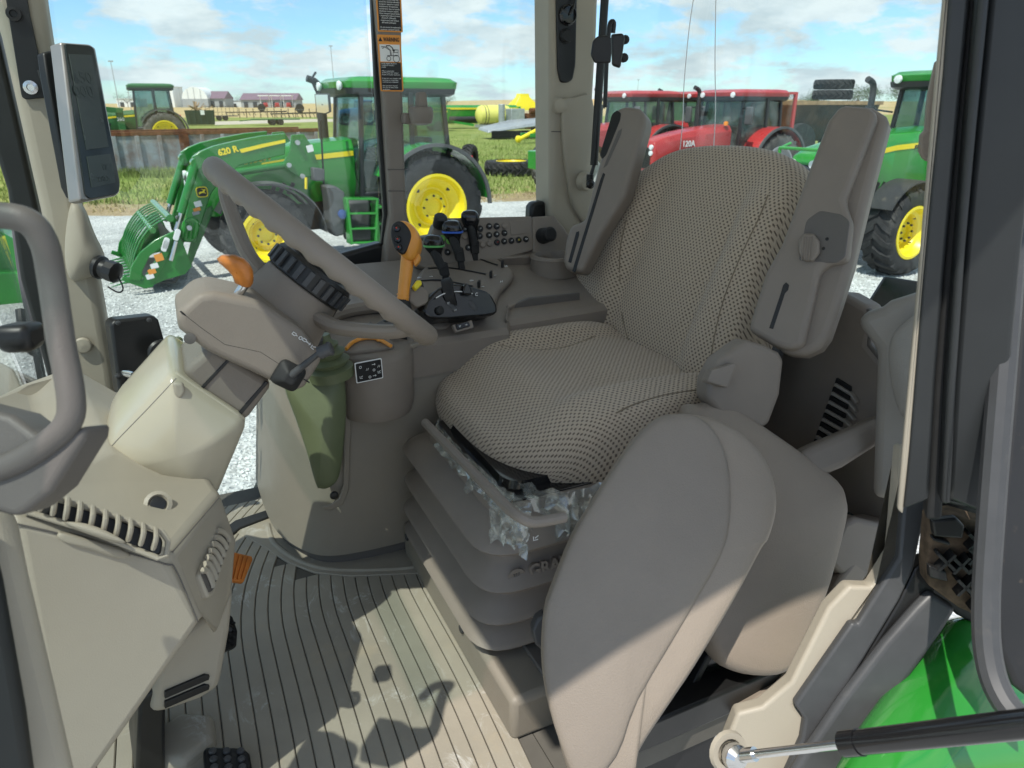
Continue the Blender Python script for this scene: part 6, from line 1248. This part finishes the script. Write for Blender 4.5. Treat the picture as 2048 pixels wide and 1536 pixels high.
# ------------------------------------------------------------------ driver seat
st_ = thing('driver_seat', 'driver seat in brown dotted tan fabric on a suspension bellows', 'seat', (.7, 1.22, .13))
YC = 1.22
def ss(a, b, x): t = max(0, min(1, (x-a)/(b-a))); return t*t*(3-2*t)
def oval(cx, cy, hx, hy, z, ef=2.6, n=56):
    o = []
    for i in range(n):
        a = 2*math.pi*i/n; c, s = math.cos(a), math.sin(a); o.append(V((cx+hx*abs(c)**(2/ef)*(1 if c > 0 else -1), cy+hy*abs(s)**(2/ef)*(1 if s > 0 else -1), z)))
    return o
ot = oval(.720, YC+.01, .265, .295, .468, 3.0)
def hfc(u, v, sc):
    b = ss(.145, .185, abs(v))*ss(-.20, -.02, u)*.026; lip = -.045*ss(.10, .24, -u)
    dip = -.016*math.exp(-((u-.02)/.12)**2)*(1-ss(.10, .2, abs(v)))
    return b+lip+dip+.003*mnoise.noise(V((u*9, v*9, .3)))
vf, uv = pad(ot, Z, .145, .022, hf=hfc, lv=14); mesh('cushion', vf, 'seat_fabric', st_, uv=uv, ang=180, sub=1)
BN = V((-.925, 0, .38)).normalized(); BO = V((.955, YC, .47))
bo = trace(c2([(1182, 660), (1160, 615), (1150, 560), (1158, 515), (1190, 455), (1235, 402), (1290, 335), (1330, 300), (1380, 286), (1450, 281), (1520, 287), (1572, 310), (1596, 350), (1594, 410), (1562, 490), (1530, 570), (1505, 650), (1478, 720), (1440, 762), (1412, 778), (1370, 765), (1290, 715), (1230, 690)], 3), BO, BN)
def hfb(u, v, sc):
    b = ss(.125, .19, abs(u))*.030*(1-ss(.12, .24, v)); cr_ = -.012*math.exp(-((abs(u)-.135)/.012)**2)*(1-ss(.05, .2, v))
    return b+cr_+.003*mnoise.noise(V((u*9, v*9, 2.3)))
cvf = vf; vf, uv = pad(bo, BN, .10, .018, hf=hfb, lv=14); bk_ = mesh('backrest', vf, 'seat_fabric', st_, uv=uv, ang=180, sub=1)
sm_ = mat('seam_thread', (.22, .18, .13), .9, .2, bump=.3, bscale=900)
for px in ([(1262, 694), (1246, 640), (1240, 560), (1240, 500), (1252, 440)], [(1420, 758), (1424, 700), (1444, 610), (1478, 520), (1516, 440), (1536, 390)]): seam('seat_seam', vf, px, .0014, sm_, bk_, .0)
for px in ([(1405, 778), (1330, 790), (1270, 808), (1232, 826)], [(1190, 672), (1130, 694), (1060, 700), (1000, 690)]): seam('seat_seam', cvf, px, .0014, sm_, st_.children[0], .0)
# back shell and the side shield with round emblem
cb0 = sum(bo, V())/len(bo)
mesh('back_shell', pad([cb0+(p-cb0)*1.0-BN*.075 for p in bo], BN, .05, .0)[0], 'rubber_grey', st_)
shl = TP('side_shield', [(1418, 760), (1440, 720), (1495, 680), (1530, 690), (1560, 705), (1570, 720), (1562, 790), (1540, 850), (1480, 880), (1415, 800)], yp(.955), V((-.2, -.95, .2)), .05, 'taupe', st_, .010, seg=4)
TP('recline_handle', [(1414, 762), (1424, 740), (1470, 726), (1472, 736), (1456, 776), (1416, 764)], yp(.935), V((-.3, -.9, .35)), .03, 'taupe', st_, .006)
glyph(P(1436, 738, 'y', .925), X, Z, .009, 3, 'white_print', shl)
mesh('round_emblem', lathe([(.015, 0), (.015, .002), (.013, .002), (.0125, .0005), (.001, .0005)], P(1524, 740, 'y', .953), V((-.2, -.95, .2)), 24), 'taupe_dark', shl)
mesh('emblem_wing', join(*[tube([P(1518+i*4, 734, 'y', .951), P(1516+i*4, 746, 'y', .951)], .0008, 5) for i in range(3)]), 'taupe', shl)
text3('maker_name', 'GRAMMER', P(1522, 774, 'y', .9515), V((.97, -.2, .12)), Z, .011, 'taupe_soft', shl, ext=.0012, bold=.02)
# folded armrests
AN = V((-.80, -.42, .42)).normalized(); AO = P(1600, 500, 'y', .93)
arm = TP('armrest', [(1676, 212), (1690, 208), (1738, 212), (1754, 224), (1752, 236), (1690, 400), (1700, 430), (1706, 440), (1696, 520), (1660, 528), (1640, 540), (1622, 620), (1606, 690), (1580, 700), (1545, 690), (1495, 660), (1500, 640), (1530, 545), (1562, 488), (1620, 330), (1655, 240)], AO, AN, .055, 'taupe', st_, .014, seg=4)
TP('armrest_shell', [(1688, 210), (1745, 211), (1772, 228), (1777, 240), (1735, 400), (1704, 529), (1680, 605), (1657, 672), (1640, 696), (1610, 710), (1580, 708), (1552, 700), (1560, 660), (1620, 480)], AO-AN*.022, AN, .055, 'taupe', st_, .014, seg=4)
TP('armrest_recess', [(1612, 440), (1640, 420), (1684, 428), (1700, 442), (1690, 515), (1672, 526), (1596, 522)], AO+AN*.0006, AN, .004, 'taupe_dark', arm, .003, rnd=8)
kbp = P(1620, 495, 'y', .925); mesh('adjuster_knob', loft([[PL(1618+math.cos(k*math.pi/4+.39)*r_*.9, 495+math.sin(k*math.pi/4+.39)*r_*1.15, AO+AN*h_, AN) for k in range(8)] for h_, r_ in ((-.005, 27), (.008, 26), (.012, 22))]), 'taupe', arm, bevel=.002)
for i in range(5): TP('knob_ridge', [(1606+i*5, 472), (1608+i*5, 472), (1604+i*5, 520), (1602+i*5, 520)], AO+AN*.0135, AN, .003, 'taupe', arm, .0005)
TP('armrest_slot', [(1566, 570), (1572, 564), (1578, 570), (1576, 580), (1570, 586), (1546, 658), (1538, 656), (1562, 584)], AO+AN*.001, AN, .003, 'black', arm, .001)
for x, y in ((1654, 478), (1647, 497)): mesh('recess_hole', disc(PL(x, y, AO+AN*.0012, AN), AN, .003, .0006, 10), 'black', arm)
A2 = V((-.80, -.45, .38)).normalized(); O2 = P(1210, 400, 'y', 1.50)
ar2 = TP('armrest', [(1232, 216), (1252, 211), (1278, 215), (1290, 228), (1288, 250), (1250, 390), (1200, 470), (1162, 545), (1130, 540), (1124, 520), (1130, 480), (1140, 450), (1168, 440), (1190, 350), (1215, 260)], O2, A2, .055, 'taupe', st_, .012, seg=4)
TP('armrest_slot', [(1224, 228), (1234, 220), (1242, 226), (1240, 240), (1212, 310), (1204, 318), (1199, 310)], O2+A2*.001, A2, .003, 'black', ar2, .001, rnd=4); TP('armrest_slot', [(1236, 262), (1244, 256), (1242, 268), (1214, 330), (1206, 336)], O2+A2*.001, A2, .003, 'taupe_dark', ar2, .001)
TP('armrest_slot', [(1152, 464), (1158, 462), (1158, 470), (1142, 526), (1136, 524)], O2+A2*.001, A2, .003, 'black', ar2, .001)
TP('armrest_seam', [(1200, 360), (1206, 345), (1210, 348), (1150, 545), (1144, 542)], O2+A2*.001, A2, .003, 'black', ar2, .001)
# suspension bellows
rb = P(968, 1303, 'z', .115); rid = [PL(x, y, rb, V((cf.x, cf.y, 0)))+V((-.012, -.016, 0)) for x, y in ((974, 1112), (974, 1188), (966, 1252), (966, 1303))]
rings = []
def brow(x0, yn, z, r=.075): 
    yf = 1.37-(yn-rid[3].y); return rrect(((x0+.98)/2, (yn+yf)/2, z), X, Y, .98-x0, yf-yn, r, 6)
z0 = rid[0].z+.055
rings += [brow(rid[0].x+.05, rid[0].y+.06, z0, .05), brow(rid[0].x+.046, rid[0].y+.055, rid[0].z+.035, .06), brow(rid[0].x+.022, rid[0].y+.025, rid[0].z+.022, .06)]
for i, q in enumerate(rid):
    rings += [brow(q.x+.005, q.y+.005, q.z+.008), brow(q.x, q.y, q.z), brow(q.x+.004, q.y+.004, q.z-.006)]
    if i < 3: m_ = q.lerp(rid[i+1], .42); rings.append(brow(m_.x+.034, m_.y+.036, m_.z, .06)); m_ = q.lerp(rid[i+1], .62); rings.append(brow(m_.x+.030, m_.y+.032, m_.z, .06))
bl_ = mesh('bellows', loft(rings), 'taupe', st_, ang=50)
tq = P(1045, 1140, 'y', rid[0].y+.015)
eo = P(1032, 1152, 'y', rid[1].y+.022); mesh('bellows_emblem', join(lathe([(.016, 0), (.016, .003), (.013, .0035), (.001, .003)], eo, NY, 20)), 'taupe', bl_); mesh('emblem_wing', join(*[tube([eo+V((-.006+i*.005, -.004, .008)), eo+V((-.002+i*.002, -.004, -.009))], .0012, 5) for i in range(3)]), 'taupe_dark', bl_)
text3('maker_name', 'GRAMMER', eo+V((.092, -.004, .004)), V((1, 0, .0)), V((0, .3, 1)), .030, 'taupe', bl_, ext=.004, bold=.03)
# height gauge, side plate, mechanism, front bar, lever
spx = P(940, 1000, 'x', .468); fpl = V((rid[0].x+.034, 0, 0)); fnm = V((-1, 0, .12)).normalized()
pl_ = TP('front_plate', [(852, 898), (866, 892), (905, 930), (930, 945), (985, 1020), (990, 1052), (930, 985), (880, 945)], fpl, fnm, .01, 'taupe', st_, .002)
for x, y in ((903, 948), (958, 1008)): mesh('plate_hole', disc(PL(x, y, fpl+fnm*.001, fnm), fnm, .008, .002), 'black', pl_)
mesh('mechanism', loft([brow(rid[0].x+a_, rid[0].y+a_+.006, z0+h_, .04) for h_, a_ in ((-.004, .058), (.004, .058), (.005, .085), (.020, .088))]), 'black_gloss', st_, ang=40)
gw_ = TP('height_gauge', [(920, 1032), (936, 1014), (946, 1022), (946, 1030), (930, 1042)], V((rid[0].x+.022, 0, 0)), fnm, .01, 'black', st_, .003); TP('gauge_mark', [(928, 1030), (938, 1019), (943, 1024), (932, 1035)], V((rid[0].x+.020, 0, 0)), fnm, .004, 'yellow', gw_, .001)
TT('front_bar', [P(850, 845, 'x', .395), P(940, 938, 'x', .395), P(1010, 1010, 'x', .395), P(1040, 1034, 'x', .40), P(1070, 1044, 'x', .42), P(1130, 1034, 'x', .47)], .0085, 'taupe', st_, n=5)
lv_ = P(1070, 1090, 'y', .90); YA = rid[0].y+.01
mesh('adjust_lever', join(prism(trace(rpoly([(1030, 1084), (1040, 1078), (1078, 1070), (1096, 1078), (1084, 1098), (1060, 1104), (1036, 1104)], 4), yp(rid[0].y+.10), V((-.2, -.8, .5))), V((-.2, -.8, .5)), .02)), 'taupe', st_, bevel=.004); glyph(P(1072, 1076, 'y', rid[0].y-.02), X, Z, .009, 4, 'white_print', st_)
TP('adjust_bezel', [(1086, 1056), (1140, 1036), (1150, 1080), (1112, 1104)], yp(.93), V((-.2, -.8, .5)), .03, 'taupe', st_, .005); glyph(P(1130, 1062, 'y', .92), X, Z, .009, 2, 'white_print', st_)
# clear wrapping film still hanging round the cushion
def filmstrip(name, path, drop, seed, amp=.018):
    random.seed(seed); path = crom(path, 10); n = len(path); vs, fs = [], []; J = 9
    for i, p in enumerate(path):
        for j in range(J+1):
            t = j/J; q = p-Z*drop*t*(1+.35*mnoise.noise(V((i*.18, seed, 0)))); q = q+V((mnoise.noise(V((i*.33, t*4, seed))), mnoise.noise(V((i*.33, t*4, seed+9))), mnoise.noise(V((i*.33, t*4, seed+5)))))*amp*(.3+t); vs.append(q)
    for i in range(n-1):
        for j in range(J): a = i*(J+1)+j; fs.append([a, a+1, a+J+2, a+J+1])
    return mesh(name, (vs, fs), 'film', st_, ang=50)
filmstrip('wrap_film', [P(876, 822, 'x', .46), P(900, 868, 'x', .455), P(945, 908, 'x', .455), P(1005, 948, 'x', .465), P(1075, 975, 'x', .49), P(1150, 980, 'x', .53), P(1215, 962, 'x', .58)], .085, 3, .03)
filmstrip('wrap_film', [P(978, 1015, 'x', .395), P(1005, 1028, 'x', .395), P(1035, 1040, 'x', .40), P(1056, 1044, 'x', .415)], .055, 5, .014)
filmstrip('wrap_film', [P(872, 836, 'x', .415), P(898, 874, 'x', .412), P(940, 915, 'x', .412), P(980, 952, 'x', .414), P(1020, 985, 'x', .42), P(1060, 1006, 'x', .43)], .055, 13, .020)
filmstrip('wrap_film', [P(1478, 690, 'y', .95), P(1460, 722, 'y', .95), P(1430, 760, 'y', .95), P(1412, 780, 'y', .96)], .035, 7, .008)
filmstrip('wrap_film', [P(1188, 662, 'x', .94), P(1240, 690, 'x', .94), P(1300, 716, 'x', .94), P(1410, 772, 'x', .94)], .012, 8, .004)
# seat platform
pf = thing('seat_platform', 'beige riser box carrying the driver seat', 'platform', (.8, 1.1, 0))
mesh('riser', box((.80, 1.10, .045), (.84, .60, .090)), lo, pf, bevel=.012, seg=3)
mesh('cover_plate', box((.82, 1.10, .095), (.74, .55, .010)), 'taupe_dark', pf, bevel=.003)
for y in (1.02, 1.36): mesh('riser_screw', disc(V((.379, y, .07)), -X, .009, .004), 'dark_metal', pf)
# folded passenger seat
q5 = lambda pts: [(1000+x/2.0316, 780+y/2.0316) for x, y in pts]
ps_ = thing('passenger_seat', 'folded passenger seat with smooth taupe padded panels on a black bracket', 'seat', (.75, .78, .1))
N2 = V((-.15, -.85, .52)).normalized(); o2 = P(1530, 1080, 'y', .76)
mesh('rear_pad', pad(trace(c2(q5([(770, 90), (820, 50), (890, 40), (960, 58), (1100, 150), (1250, 255), (1390, 365), (1424, 440), (1424, 530), (1360, 780), (1300, 950), (1250, 1080), (1190, 1150), (1110, 1174), (980, 1155), (900, 1090), (820, 900), (760, 500)]), 3), o2, N2), N2, .075, .022)[0], 'taupe_soft', ps_, ang=180)
N1 = V((-.42, -.74, .52)).normalized(); o1 = P(1330, 1150, 'y', .70)
fo1 = q5([(640, 108), (720, 88), (810, 94), (910, 120), (1010, 180), (1092, 275), (1132, 385), (1136, 490), (1104, 605), (1075, 645), (960, 860), (800, 1130), (680, 1310), (565, 1490), (520, 1640), (320, 1640), (235, 1430), (185, 1250), (165, 1080), (176, 900), (210, 790), (290, 590), (365, 465), (450, 330), (545, 195)])
f1 = trace(c2(fo1, 3), o1, N1); cc1 = sum(f1, V())/len(f1)
mesh('front_pad', pad(f1, N1, .07, .010)[0], 'taupe_soft', ps_, ang=180)
pc_ = q5([(640, 118), (720, 96), (800, 104), (870, 160), (920, 260), (940, 380), (938, 540), (900, 680), (760, 930), (560, 1270), (470, 1500), (330, 1620), (240, 1430), (192, 1250), (172, 1080), (182, 900), (216, 795), (296, 595), (370, 470), (455, 335), (550, 200)])
mesh('front_cover', pad(trace(c2(pc_, 3), o1+N1*.012, N1), N1, .02, .010)[0], mat('cover_vinyl', (.225, .190, .155), .5, .4, var=.05, vscale=7, bump=.35, bscale=420), ps_, ang=180)
TP('bracket', [(1380, 1270), (1440, 1300), (1500, 1345), (1498, 1420), (1432, 1470), (1430, 1600), (1240, 1600), (1300, 1440)], yp(.80), V((-.1, -.95, .3)), .02, 'black_gloss', ps_, .004)
mesh('bracket_base', box((.72, .74, .03), (.5, .10, .06)), 'black', ps_, bevel=.006)
TP('bracket_rib', [(1420, 1300), (1430, 1306), (1330, 1500), (1318, 1496)], yp(.785), V((-.1, -.95, .3)), .02, 'black', ps_, .003)
for x, y, r_, m in ((1393, 1503, .022, 'chrome'), (1330, 1512, .018, 'black_gloss'), (1404, 1326, .010, 'chrome')): mesh('bolt', lathe([(r_, 0), (r_, .006), (r_*.6, .010), (r_*.5, .006), (.001, .006)], P(x, y, 'y', .778), V((-.1, -.95, .3)), 16), m, ps_)
TP('buckle', [(1064, 1262), (1074, 1240), (1090, 1228), (1100, 1300), (1092, 1308), (1070, 1290)], yp(.90), V((-.3, -.9, .3)), .03, 'rubber_grey', ps_, .006)
TP('side_liner', [(1480, 1420), (1560, 1370), (1680, 1160), (1710, 1120), (1740, 1140), (1690, 1240), (1560, 1440), (1490, 1450)], yp(.66), V((0, -.9, .4)), .03, 'taupe_soft', cab, .008)
# ------------------------------------------------------------------ open near door, hinge and gas strut
dr = thing('cab_door', 'open near door with a black tubular frame and dusty seal', 'door', P(2010, 1200, 'd', .7))
TT('frame_tube', [P(x, y, 'd', d) for x, y, d in ((2075, -60, .80), (2040, 300, .80), (2008, 700, .80), (1984, 1000, .80), (1972, 1200, .80), (1978, 1320, .79), (2010, 1405, .77), (2080, 1475, .74))], .014, 'rubber_grey', dr, n=6)
TP('door_edge', [(2120, -60), (2060, 300), (2036, 700), (2008, 1000), (1994, 1200), (2000, 1300), (2030, 1370), (2120, 1440)], P(2030, 1000, 'd', .84), (-cf).normalized(), .03, 'dirty_black', dr, .006)
TP('door_glass', [(2200, 600), (2060, 800), (2030, 1000), (2018, 1200), (2040, 1340), (2200, 1450)], P(2040, 1100, 'd', .90), (-cf).normalized(), .005, 'glass_far', dr, 0)
TP('sill_end', q6([(840, 150), (1200, 150), (1200, 900), (1000, 800), (860, 680)]), V((.90, .54, 0)), V((-.5, -.85, 0)), .02, 'black', cab, .004)
hg = thing('hinge_block', 'black ribbed plastic hinge block with dust in its pockets', 'hinge', P(1915, 1130, 'y', .47))
TP('block', q6([(875, 335), (1000, 318), (1180, 370), (1180, 840), (1010, 765), (860, 655), (855, 560)]), V((.86, .50, 0)), V((-.5, -.85, 0)), .03, mat('hinge_dust', (.11, .078, .052), .9, .2, var=.5, vscale=40, dirt=.4, dscale=30, dcol=(.02, .02, .02)), hg, .004)
for (cx, cy) in ((1085, 430), (1085, 500), (940, 530), (1010, 545), (1090, 600), (1030, 650), (1095, 720)):
    for s in (-1, 1):
        hq = lambda u_, w_: PL(*q6([(u_, w_)])[0], V((.86, .492, 0)), V((-.5, -.85, 0))); a_ = hq(cx-40, cy-38*s); b_ = hq(cx+40, cy+38*s); mesh('rib', bar(a_, b_, .0042, .016, up=V((-.5, -.85, 0))), 'black', hg)
for pts in ([(880, 345), (1000, 330), (1040, 370), (1030, 430), (890, 420)], [(865, 560), (950, 590), (960, 640), (870, 620)], [(885, 425), (970, 450), (965, 465), (885, 440)]): TP('rib_plate', q6(pts), V((.86, .485, 0)), V((-.5, -.85, 0)), .012, 'black', hg, .003)
TP('stop_block', q6([(900, 200), (1110, 200), (1105, 250), (1040, 285), (905, 250)]), V((.84, .49, 0)), V((-.5, -.85, 0)), .03, 'cab_dark', hg, .006)
sg = thing('door_gas_strut', 'long black gas strut with a chrome rod across the near door sill', 'gas strut', P(1468, 1512, 'd', .95))
sA, sB, sC = P(1475, 1512, 'd', .93), P(1690, 1488, 'd', .82), P(2120, 1440, 'd', .64)
mesh('rod', cyl(sA, sB, .0055, seg=14), 'chrome', sg); mesh('cylinder', join(cyl(sB, sC, .0135, seg=20), cyl(sB-(sC-sB)*.004, sB+(sC-sB)*.09, .0148, seg=20)), 'black_gloss', sg); mesh('end_fitting', join(cyl(sA, sA+(sB-sA)*.18, .009, seg=14), lathe([(.012, -.014), (.017, -.006), (.017, .006), (.010, .014)], sA-(sB-sA)*.03, V((-.1, -.9, .4)), 18)), 'chrome', sg)
mesh('mount_ring', lathe([(.028, 0), (.026, .006), (.018, .006), (.016, .0)], sA-V((-.1, -.9, .4)).normalized()*.016-(sB-sA)*.03, V((-.1, -.9, .4)), 20), 'beige', sg)
